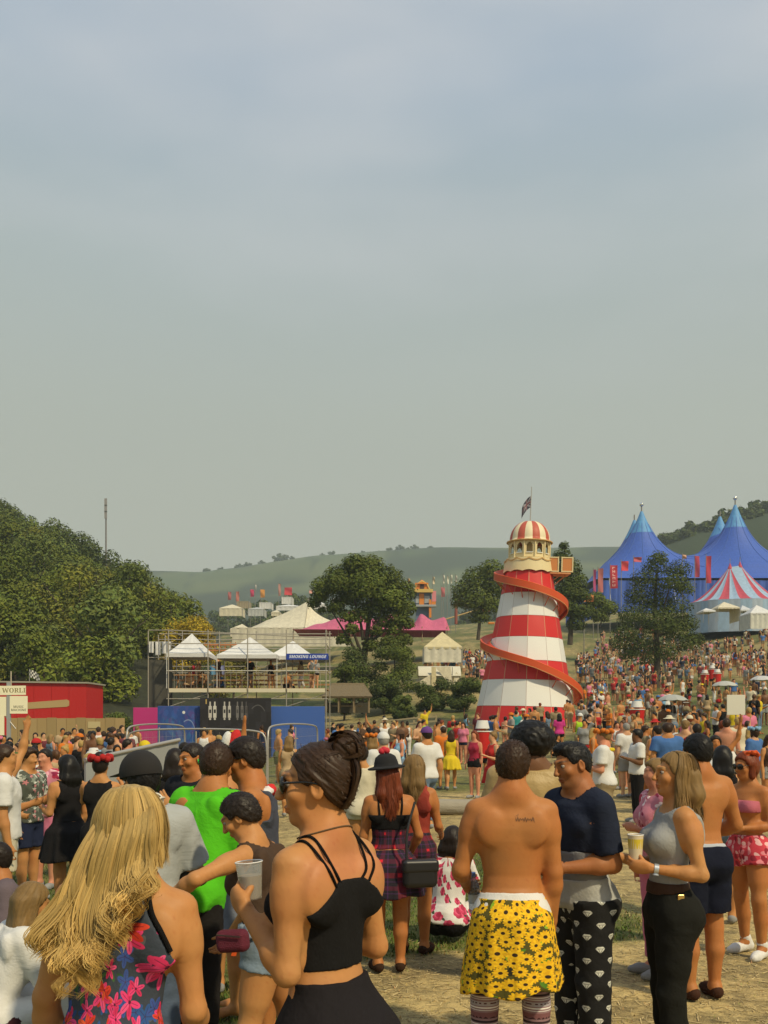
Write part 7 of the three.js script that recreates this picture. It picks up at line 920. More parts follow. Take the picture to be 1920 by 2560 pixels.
{ // 6: woman in grey tank top and black trousers
  const d = 5.17, t = person('fair haired woman in grey tank top, black trousers and brown belt, laughing in profile', { h: 1.69, sex: 'f', pos: spot(1668, d), turn: -84 * D2R, skin: 'tan', cell: .0105, bulk: .95, lean: -4, head: [-2, -5, 0], hair: { style: 'long', color: 'dirty', len: .20, thick: .015 },
    arms: { l: { ua: [.16, -1, -.22], fa: [-.25, .13, 1], grip: .7, pn: [-.6, .3, -.2] }, r: { ua: [.1, -1, .2], fa: [-.1, .3, 1], grip: .8 } }, legs: { l: { th: [.02, -1, .08], sh: [-.02, -1, -.06] }, r: { th: [.02, -1, -.02], sh: [0, -1, -.05] } },
    wear: [['tank_top', 'top', { hem: .595, ease: .008, armhole: .086, neck: [.06, .055, .03], wr: .004 }, greyMarl], ['trousers', 'bottom', { waist: .598, leg: 1.95, ease: .009, flare: .010 }, cloth([.014, .014, .012])], ['belt', 'top', { hem: .575, ease: .015, topCut: () => .602, wr: .001 }, cloth([.055, .028, .018], .6)], ['shoes', 'shoes', {}, black]] }), F = t.F;
  seed(66); part('hair_strands', autoLocks(F, 2600, .25, { wave: .008 }), hairMat('dirty'), t);
  const W = F.J.Wl, D = F.J.Hl.dir, qn = new THREE.Quaternion().setFromUnitVectors(new THREE.Vector3(0, 1, 0), new THREE.Vector3(...D)); part('wristwatch', [new THREE.CylinderGeometry(.0275, .0275, .022, 20, 1, true).applyQuaternion(qn).translate(...vmad(W, D, -.03)), new THREE.CylinderGeometry(.017, .017, .008, 16).rotateX(Math.PI / 2).translate(0, 0, .029).applyQuaternion(qn).translate(...vmad(W, D, -.03))], mat([.55, .58, .62], .3, { metalness: .6 }), t);
  part('buckle', rbox(.035, .03, .01, .004).rotateY(Math.PI / 2).translate(...vadd(F.frameAt(.566).c, vadd(vmul(F.frameAt(.566).rt, .155), vmul(F.frameAt(.566).fw, .0)))), mat([.7, .5, .2], .2, { metalness: .9 }), t);
  const c = plasticCup('tall pale cup with yellow band held by the woman in the grey tank top', held(t, F, 'l').add(new THREE.Vector3(-.01, .055, 0)), [0, 0, 0], [.5, .4, .1]); c.scale.set(.95, 1.4, .95); c.children[0].material = mat([.62, .52, .36], .6); part('yellow_band', new THREE.CylinderGeometry(.0405, .037, .035, 20, 1, true).translate(0, .028, 0), mat([.6, .45, .03], .5), c);
}
{ // 7: shirtless man in navy shorts
  const d = 6.8, t = person('shirtless tanned man in navy shorts, standing with his back turned at the right', { h: 1.765, sex: 'm', pos: spot(1752, d), turn: Math.PI + .28, skin: 'bronze', cell: .0115, bulk: 1.02, head: [10, 6, 0], hair: { style: 'short', color: 'black', thick: .016 }, lean: 3,
    arms: { l: { ua: [.16, -1, .1], fa: [-.1, -.2, 1] }, r: { ua: [.42, -1, .1], fa: [-.5, -.5, 1], grip: .6 } }, wear: [['waistband', 'bottom', { waist: .568, leg: .1, ease: .006 }, cloth([.42, .45, .5])], ['navy_shorts', 'bottom', { waist: .555, leg: .80, ease: .020, flare: .022 }, cloth([.010, .012, .024])], ['sandals', 'shoes', {}, cloth([.05, .022, .014])]] });
}
{ // 8: woman with orange hat, sunglasses and red shorts
  const d = 8.05, t = person('red haired woman with orange flower on her head, sunglasses and red floral shorts', { h: 1.62, sex: 'f', pos: spot(1868, d), turn: -52 * D2R, skin: 'bronze', cell: .014, head: [-14, 4, 0], hair: { style: 'bob', color: 'red', thick: .02 }, arms: { l: { ua: [.12, -1, -.1], fa: [-.7, -.05, 1], grip: .6 }, r: { ua: [.1, -1, .1], fa: [-.6, 0, 1], grip: .6 } }, legs: { l: { th: [.12, -1, .14], sh: [0, -1, -.12] }, r: { th: [.06, -1, -.16], sh: [0, -1, -.16] } },
    wear: [['bikini_top', 'top', { hem: .70, ease: .006, topCut: (u, w) => w > 0 ? .755 : .725, wr: .002 }, cloth([.45, .12, .16])], ['red_shorts', 'bottom', { waist: .59, leg: .30, ease: .016, flare: .03 }, printMat((c, n) => { seed(8); c.fillStyle = '#c43a4a'; c.fillRect(0, 0, n, n); for (let i = 0; i < 24; i++) { c.fillStyle = ['#d9848e', '#e0b0b0', '#8c1c30'][i % 3]; c.beginPath(); c.ellipse(rnd() * n, rnd() * n, 16, 10, i, 0, 7); c.fill(); } }, .2, 128)], ['white_trainers', 'shoes', { high: .04 }, white]] }); sunglasses(t.F, t);
  const H = t.F.head; seed(5); const fl = []; for (let i = 0; i < 16; i++) { const a = rnd() * 6.28, g = new THREE.SphereGeometry(.028, 8, 6); g.scale(1, .5, 1); g.rotateX(rr(-1, 1)); g.rotateZ(rr(-1, 1)); const p = H.P(.035 + Math.cos(a) * .045, .10 + rr(-.02, .03), -.03 + Math.sin(a) * .05); fl.push(g.translate(...p)); } part('flower_headpiece', fl, mat([.60, .085, .012], .8), t);
}
{ // 9: plaid dress and hat; her blonde friend
  const d = 7.55, t = person('auburn haired woman in red and black plaid dress and black bowler hat, from behind', { h: 1.56, sex: 'f', pos: spot(972, d), turn: Math.PI + .12, skin: 'bronze', cell: .012, bulk: 1.06, head: [8, 8, -6], hair: { style: 'long', color: 'red', len: .30, thick: .014 }, arms: { l: { ua: [.16, -1, .06], fa: [-.05, -.8, .5] }, r: { ua: [.30, -1, .0], fa: [-.2, -.7, .6] } },
    wear: [['plaid_dress', 'dress', { hem: .56, ease: .010, topCut: (u, w) => w > 0 ? .77 : .735, skirt: { hem: .355, flare: .055, ease: .013, amp: .012, pleats: 9 } }, plaidMat], ['black_bodice', 'top', { hem: .665, ease: .014, topCut: (u, w) => w > 0 ? .775 : .745, wr: .003 }, black], ['sandals', 'shoes', {}, cloth([.04, .02, .012])]] }), F = t.F, H = F.head; seed(67); part('hair_strands', autoLocks(F, 1500, .32, { wave: .012 }), hairMat('red'), t);
  for (const s of [-1, 1]) part('shoulder_strap', strap(F, [[.74, s * .052, -1], [.78, s * .056, -1], [.815, s * .058, -1], [.826, s * .058, 0], [.79, s * .055, 1]], .008), black, t);
  const M = new THREE.Matrix4().makeBasis(v3(H.fx), v3(H.fy), v3(H.fz)).setPosition(...H.P(0, .065, -.02)); const hat = new THREE.LatheGeometry([[0, .125], [.05, .12], [.085, .095], [.10, .05], [.108, .01], [.155, -.005], [.160, .004], [.155, .010], [.112, .02]].map(p => new THREE.Vector2(...p)), 28).scale(H.s, H.s, H.s * 1.1).rotateX(-.12).applyMatrix4(M); part('bowler_hat', hat, mat([.010, .010, .012], .95, { side: THREE.DoubleSide }), t); part('hat_rose', [0, 1, 2].map(i => new THREE.SphereGeometry(.026, 8, 6).translate(-.015 + i * .02, .128 + (i % 2) * .01, -.02).applyMatrix4(M)), mat([.5, .02, .04], .8), t);
  const b = thing('handbag', 'black shoulder bag hanging at the side of the plaid dress', 'bag', at(1050, 2185, 7.3), .2); part('pouch', rbox(.26, .20, .10, .045, 0, 0, 0), mat([.014, .014, .016], .45), b); part('flap', rbox(.27, .10, .11, .03, 0, .06, .004), mat([.018, .018, .02], .4), b); part('strap', tube([[-.10, .09, 0], [-.09, .30, -.03], [-.02, .52, -.08]], .010, 16, 5), mat([.014, .014, .016], .5), b);
  const d2 = 8.15, u = person('blonde woman in dark plaid beside the woman with the bowler hat', { h: 1.585, sex: 'f', pos: spot(1036, d2), turn: Math.PI - .25, skin: 'bronze', cell: .014, hair: { style: 'long', color: 'dirty', len: .26, thick: .018 }, arms: { r: { ua: [.2, -1, .1], fa: [-.1, -.4, 1] }, l: { ua: [.1, -1, .1], fa: [-.1, -.6, .8] } }, wear: [['plaid_top', 'top', { hem: .58, ease: .012, armhole: .09 }, cloth([.30, .045, .03])], ['shorts', 'bottom', { waist: .6, leg: .45, ease: .016, flare: .03 }, plaidMat], ['sandals', 'shoes', {}, cloth([.04, .02, .012])]] }); part('hair_strands', autoLocks(u.F, 1000, .28, { wave: .010 }), hairMat('dirty'), u);
}
const sitLegs = { l: { th: [.25, .25, 1], sh: [.05, -.95, .45], ft: [.3, -.2, 1] }, r: { th: [.25, .25, 1], sh: [.05, -.95, .45], ft: [.3, -.2, 1] } };
{ // 10: seated in a rose print shirt
  const t = person('dark haired person in white rose print shirt sitting on the grass, back turned', { h: 1.68, sex: 'f', pos: spot(1118, 8.6), turn: Math.PI - .4, hip: .055 + .04, lean: 14, skin: 'tan', cell: .015, ground: false, legs: sitLegs, head: [0, 14, 0], hair: { style: 'long', color: 'dark', len: .2 }, arms: { l: { ua: [.2, -1, .4], fa: [-.1, -.4, 1] }, r: { ua: [.2, -1, .4], fa: [-.1, -.4, 1] } }, wear: [['rose_shirt', 'top', { hem: .50, sleeve: .6, ease: .022, hang: .01 }, roseMat], ['black_trousers', 'bottom', { waist: .57, leg: 1.9, ease: .016 }, black]] });
}
{ // 11-12: grey tee with cap, green tee
  const t = person('man in pale grey tee and black cap standing behind the blonde woman', { h: 1.675, sex: 'm', pos: spot(362, 4.9), turn: 196 * D2R, skin: 'tan', cell: .0115, bulk: .98, head: [30, 10, 0], lean: 8, hair: { style: 'short', color: 'black', thick: .018 }, arms: { l: { ua: [.2, -1, .3], fa: [-.3, -.1, 1] }, r: { ua: [.34, -1, .12], fa: [-1, .05, .35], grip: .5 } }, wear: [['grey_tee', 'top', { hem: .50, sleeve: .80, ease: .022, hang: .014, flare: .02, wr: .012, wf: 7 }, cloth([.36, .375, .37])], ['trousers', 'bottom', { waist: .58, leg: 1.9 }, denimDark]] }), F = t.F, H = F.head;
  part('forearm_sleeve', (() => { const E = F.J.Er, W = F.J.Wr, f = cone(vmix(E, W, -.02), vmix(E, W, .72), .056, .047), ad = vnorm(vsub(W, E)), e = vmix(E, W, .70), b2 = boundsOf([E, W], .09); return uvRound(meshField((x, y, z) => Math.max(f(x, y, z), (x - e[0]) * ad[0] + (y - e[1]) * ad[1] + (z - e[2]) * ad[2]), b2[0], b2[1], .012), F); })(), cloth([.055, .056, .058]), t);
  const M = new THREE.Matrix4().makeBasis(v3(H.fx), v3(H.fy), v3(H.fz)).setPosition(...H.c); part('black_cap', new THREE.SphereGeometry(.108, 24, 12, 0, 6.29, 0, 1.75).scale(.93, 1.06, 1.12).translate(0, .042, -.012).applyMatrix4(M), mat([.014, .012, .012], .9, { side: THREE.DoubleSide }), t); part('cap_peak', sheet(12, 4, (u, v) => { const a = mix(-1.15, 1.15, u), r = mix(.100, .172, v); const p = new THREE.Vector3(Math.sin(a) * r * .78, .060 - v * .014 - Math.sin(a) * Math.sin(a) * .012, Math.cos(a) * r).applyMatrix4(M); return p.toArray(); }, .004), mat([.014, .012, .012], .9), t);
  const g = person('man in bright green tee with brown hair stooping beside the grey tee', { h: 1.76, sex: 'm', pos: spot(478, 5.4), turn: 150 * D2R, skin: 'bronze', cell: .0125, lean: 22, head: [20, 14, 0], hair: { style: 'short', color: 'brown', thick: .018 }, arms: { l: { ua: [.2, -1, .5], fa: [0, -.5, 1] }, r: { ua: [.10, -1, .16], fa: [.02, -1, .05], grip: .5 } }, wear: [['green_tee', 'top', { hem: .475, sleeve: .86, ease: .026, hang: .02, flare: .022, wr: .013, wf: 7 }, cloth([.085, .48, .012])], ['trousers', 'bottom', { waist: .56, leg: 1.9, ease: .018 }, cloth([.02, .018, .018])], ['shoes', 'shoes', {}, white]] });
  const hp = held(g, g.F, 'r'); const o = thing('orange_wristband', 'orange strip of ribbon held by the man in the green tee', 'ribbon', [hp.x, hp.y - .03, hp.z]); part('ribbon', sheet(3, 10, (u, v) => [(u - .5) * .028 - v * .06, .06 - v * .24, .012 * Math.sin(v * 5)], .002), mat([.75, .10, .01], .7), o);
}
{ // 13: navy tee man facing us; 14, 15: the men with sunglasses and lei, cap and green glasses
  const t = person('short haired man in plain navy tee looking to the left of the photo', { h: 1.70, sex: 'm', pos: spot(486, 7.35), turn: -28 * D2R, skin: 'bronze', cell: .0125, bulk: 1.04, head: [-16, 6, 4], hair: { style: 'crop', color: 'dark', thick: .007 }, arms: { l: { ua: [.16, -1, .05], fa: [.35, -.05, 1], grip: .7 }, r: { ua: [.1, -1, .1], fa: [-.4, -.3, 1] } }, wear: [['navy_tee', 'top', { hem: .49, sleeve: .75, ease: .022, hang: .012, flare: .018 }, cloth([.016, .017, .022])], ['shorts', 'bottom', { waist: .58, leg: .9, ease: .02, flare: .02 }, cloth([.05, .14, .13])], ['shoes', 'shoes', {}, white]] });
  const s = person('man with black sunglasses and red flower garland seen in profile', { h: 1.765, sex: 'm', pos: spot(662, 5.75), turn: -88 * D2R, skin: 'bronze', cell: .0115, lean: 10, head: [-2, 10, 0], hair: { style: 'short', color: 'dark', thick: .016 }, arms: { l: { ua: [.05, -1, .15], fa: [0, -.5, 1] }, r: { ua: [.1, -1, .3], fa: [0, -.3, 1] } }, wear: [['vest', 'top', { hem: .52, ease: .012, armhole: .075, neck: [.075, .10, .05] }, cloth([.055, .06, .085])], ['shorts', 'bottom', { waist: .58, leg: .9, ease: .02 }, cloth([.05, .05, .06])]] }); sunglasses(s.F, s);
  { const F = s.F, c = F.frameAt(.825), pts = []; seed(12); const red = [], wh = []; for (let i = 0; i < 44; i++) { const a = i / 44 * 6.283, drop = .5 - .5 * Math.sin(a), p = vadd(vadd(vadd(c.c, vmul(c.rt, Math.cos(a) * .105)), vmul(c.fw, Math.sin(a) * .125 + .025)), vmul(c.up, -.02 - (1 - drop) * .14)); const g = new THREE.IcosahedronGeometry(.030 * rr(.8, 1.2), 1); const q = g.attributes.position; for (let k = 0; k < q.count; k++) { const n = 1 + .4 * N3(q.getX(k) * 60 + i, q.getY(k) * 60, q.getZ(k) * 60); q.setXYZ(k, q.getX(k) * n, q.getY(k) * n, q.getZ(k) * n); } g.translate(...p); (Math.floor(i / 6) % 2 ? red : wh).push(g); } part('flower_garland', red, mat([.58, .02, .02], .85), s); part('flower_garland', wh, mat([.68, .66, .66], .85), s); }
  const k = person('man in dark vest and backward cap with green glasses on it, head bowed', { h: 1.70, sex: 'm', pos: spot(598, 6.4), turn: -100 * D2R, skin: 'tan', cell: .0125, lean: 12, head: [5, 20, 0], hair: { style: 'crop', color: 'dark', thick: .008 }, arms: { l: { ua: [.1, -.9, .5], fa: [-.1, .8, .7] }, r: { ua: [.1, -1, .2], fa: [0, -.2, 1] } }, wear: [['vest', 'top', { hem: .52, ease: .014, armhole: .085 }, cloth([.035, .038, .05])], ['shorts', 'bottom', { waist: .58, leg: .9 }, cloth([.18, .2, .26])]] }); const H = k.F.head, M = new THREE.Matrix4().makeBasis(v3(H.fx), v3(H.fy), v3(H.fz)).setPosition(...H.c); part('backward_cap', new THREE.SphereGeometry(.106, 24, 12, 0, 6.29, 0, 1.65).scale(.93, 1.04, 1.1).translate(0, .046, -.014).applyMatrix4(M), cloth([.06, .075, .05]), k); sunglasses(k.F, k, mat([.03, .55, .05], .3), mat([.04, .4, .06], .15), .060);
  const jh = thing('jester_hat', 'tall red, white, yellow and blue stuffed parrot hat above the cap', 'hat', at(578, 1880, 6.9)); const parts = [['red', [.55, .03, .03], [.02, .07, 0], [.045, .09, .04], -.3], ['white', [.7, .7, .68], [-.03, .075, .01], [.035, .07, .035], -.2], ['yellow', [.7, .5, .02], [.03, .0, 0], [.065, .028, .05], 0], ['blue', [.05, .06, .35], [.045, -.05, 0], [.055, .045, .045], 0], ['red', [.5, .03, .03], [-.01, -.055, .02], [.05, .04, .04], 0]]; for (const [n, c, p, r, ro] of parts) { const g = new THREE.SphereGeometry(1, 16, 12); g.scale(...r); g.rotateZ(ro); part(n + '_lobe', g.translate(...p), cloth(c), jh); }
}
console.log('front', Date.now() - T_);
// ============ the crowd ============
const POSES = {
  stand: {}, hold: { arms: { l: { ua: [.14, -1, .05], fa: [-.2, .35, 1], grip: .8 }, r: { ua: [.14, -1, 0], fa: [.05, -1, .2] } } }, folded: { arms: { l: { ua: [.2, -1, .15], fa: [-.9, .1, .7] }, r: { ua: [.2, -1, .15], fa: [-.9, .1, .7] } } },
  walk: { arms: { l: { ua: [.1, -1, .35], fa: [0, -.8, .6] }, r: { ua: [.1, -1, -.35], fa: [.05, -1, .1] } }, legs: { l: { th: [.02, -1, -.25], sh: [0, -1, -.45], ft: [.1, -.3, 1] }, r: { th: [.02, -1, .38], sh: [0, -1, -.05] } } },
  cheer: { arms: { l: { ua: [.7, .9, .1], fa: [.1, 1, .15] }, r: { ua: [.16, -1, .1], fa: [-.2, -.3, 1] } } }, sit: { hip: .085, lean: 14, legs: sitLegs, arms: { l: { ua: [.2, -1, .35], fa: [-.1, -.3, 1] }, r: { ua: [.25, -1, -.25], fa: [.1, -1, -.1] } } },
  hips: { arms: { l: { ua: [.6, -1, -.1], fa: [-.75, -.6, .35] }, r: { ua: [.12, -1, .05], fa: [0, -.9, .3] } } }, photo: { arms: { l: { ua: [.3, -.6, .8], fa: [-.5, .75, .6] }, r: { ua: [.3, -.6, .8], fa: [-.5, .75, .6] } } }
};
const kit = {};
function kitOf(sex, pose, cell) { // one low figure per sex and pose, with alternative hair and clothes
  const key = sex + pose + cell; if (kit[key]) return kit[key];
  const F = figure({ h: sex === 'm' ? 1.76 : 1.66, sex, bulk: 1.05, ...POSES[pose] }); bodyField(F, 2); F._g = {}; const lod = cell;
  const geo = { body: () => makeBody(F, cell), crop: () => makeHair(F, { style: 'crop', thick: .009 }, cell * .7), short: () => makeHair(F, { style: 'short', thick: .017 }, cell * .7), mop: () => makeHair(F, { style: 'mop' }, cell * .7), long: () => makeHair(F, { style: 'long', len: .28, thick: .018 }, cell * .75), bun: () => makeHair(F, { style: 'bun', bunSize: 1.1 }, cell * .7), bob: () => makeHair(F, { style: 'bob', thick: .018 }, cell * .75), afro: () => makeHair(F, { style: 'afro', size: .98 }, cell * .8),
    tee: () => makeTop(F, { hem: .50, sleeve: .7, ease: .024, hang: .014, flare: .016 }, cell * .85), vest: () => makeTop(F, { hem: .52, ease: .014, armhole: .085 }, cell * .85), shirt: () => makeTop(F, { hem: .485, sleeve: 1.85, ease: .024, hang: .012 }, cell * .85), bikini: () => makeTop(F, { hem: .70, ease: .010, topCut: (u, w) => w > 0 ? .76 : .735 }, cell * .7), dress: () => pose === 'sit' ? makeTop(F, { hem: .475, ease: .02, armhole: .085 }, cell) : joinGeos([makeTop(F, { hem: .56, ease: .014, armhole: .085 }, cell * .85), makeSkirt(F, { waist: .575, hem: .33, flare: .05, ease: .016 }, cell * .85)]),
    shorts: () => makeBottom(F, { waist: .585, leg: .72, ease: .018, flare: .022 }, cell * .85), mini: () => makeBottom(F, { waist: .60, leg: .30, ease: .014, flare: .016 }, cell * .85), trousers: () => makeBottom(F, { waist: .59, leg: 1.9, ease: .015, flare: .01 }, cell * .85), shoes: () => mergeGeometries(['l', 'r'].map(s => makeShoes(F, s, {}, .03))) };
  const minY = pose === 'sit' ? .0 : Math.min(F.J.heell[1], F.J.heelr[1], F.J.toel[1], F.J.toer[1]) - .022 * F.h; const H = F.head, M = new THREE.Matrix4().makeBasis(v3(H.fx), v3(H.fy), v3(H.fz)).setPosition(...H.c);
  return kit[key] = { F, minY, M, get: n => F._g[n] || (F._g[n] = geo[n]()) };
}
const hatGeo = { cap: () => [new THREE.SphereGeometry(.112, 14, 7, 0, 6.29, 0, 1.6).scale(.95, 1, 1.1).translate(0, .045, -.012), new THREE.CylinderGeometry(.085, .085, .012, 14, 1, false, -1.2, 2.4).translate(0, .055, .075)], straw: () => [new THREE.LatheGeometry([[0, .155], [.07, .15], [.10, .10], [.112, .055], [.20, .03], [.21, .036], [.12, .07]].map(p => new THREE.Vector2(...p)), 18)], bucket: () => [new THREE.LatheGeometry([[0, .14], [.085, .135], [.105, .06], [.155, .01], [.158, .018], [.115, .07]].map(p => new THREE.Vector2(...p)), 16)], flowers: () => Array.from({ length: 12 }, (_, i) => new THREE.IcosahedronGeometry(.036, 1).translate(Math.sin(i / 12 * 6.28) * .10, .075 + .02 * (i % 2), Math.cos(i / 12 * 6.28) * .115 - .012)), box: () => [new THREE.CylinderGeometry(.20, .27, .24, 4, 1).rotateY(.785).translate(0, .09, 0)] }, hatCache = {};
const CC = { white: [.62, .615, .60], black: [.014, .013, .014], red: [.42, .022, .022], crimson: [.30, .02, .05], blue: [.06, .15, .38], 'sky blue': [.22, .40, .58], navy: [.018, .024, .055], grey: [.26, .26, .255], khaki: [.27, .21, .12], yellow: [.62, .46, .02], lime: [.38, .60, .03], green: [.05, .20, .05], teal: [.03, .25, .26], orange: [.58, .16, .02], pink: [.60, .18, .28], magenta: [.52, .04, .22], purple: [.13, .05, .22], brown: [.09, .05, .03], tan: [.42, .30, .17], denim: [.13, .19, .28], cream: [.60, .54, .40], maroon: [.13, .02, .03], olive: [.12, .13, .05] };
let made = 0;
function crowdPerson(o) { // o: px, d, sex, pose, turn, skin, hair, hc, top, tc, bot, bc, hat, hatc, label, group
  const cell = o.cell || (o.d < 24 ? .024 : .036), k = kitOf(o.sex, o.pose, cell), x = o.x ?? X(o.px, o.d), y = o.y ?? elev(x, -o.d), t = thing('person', o.label, 'person', [x, y - k.minY * (o.s || 1), -o.d], o.turn ?? 0, o.group); const s = o.s || 1; t.scale.set(s * (o.w || 1), s, s * (o.w || 1));
  const pm = (n, g, m) => { const e = shadowed(new THREE.Mesh(g, m)); e.name = n; t.add(e); return e; };
  pm('body', k.get('body'), skinMat(o.skin || 'tan')); if (o.hair) pm('hair', k.get(o.hair), hairMat(o.hc || 'brown'));
  if (o.top) pm(o.top === 'dress' ? 'dress' : 'top', k.get(o.top), o.tm || cloth(CC[o.tc])); if (o.bot && o.top !== 'dress') pm(o.bot === 'trousers' ? 'trousers' : 'shorts', k.get(o.bot), cloth(CC[o.bc])); if (o.d < 40 && o.pose !== 'sit') pm('shoes', k.get('shoes'), cloth(CC[o.sc || 'grey']));
  if (o.hat) { const g = hatCache[o.hat] || (hatCache[o.hat] = joinGeos(hatGeo[o.hat]())); const e = pm(o.hat === 'flowers' ? 'flower_crown' : o.hat === 'box' ? 'box_hat' : 'hat', g, cloth(CC[o.hatc])); e.applyMatrix4(k.M); }
  if (o.can) { const g = new THREE.CylinderGeometry(.30, .22, .78, 18).translate(0, 1.13, 0); pm('can_costume', g, mat([.55, .012, .012], .5)); pm('costume_rim', new THREE.TorusGeometry(.295, .02, 6, 20).rotateX(1.5708).translate(0, 1.51, 0), mat([.7, .68, .62], .5)); }
  if (o.lei) { const gg = []; for (let i = 0; i < 20; i++) { const a = i / 20 * 6.28, c = k.F.frameAt(.825); gg.push(new THREE.IcosahedronGeometry(.034, 1).translate(...vadd(vadd(vadd(c.c, vmul(c.rt, Math.cos(a) * .11)), vmul(c.fw, Math.sin(a) * .13 + .02)), [0, -.03 - Math.max(0, Math.sin(a)) * .16, 0]))); } pm('garland', joinGeos(gg), cloth(CC[o.lei])); }
  made++; return t;
}
const A = Math.PI; // facing away
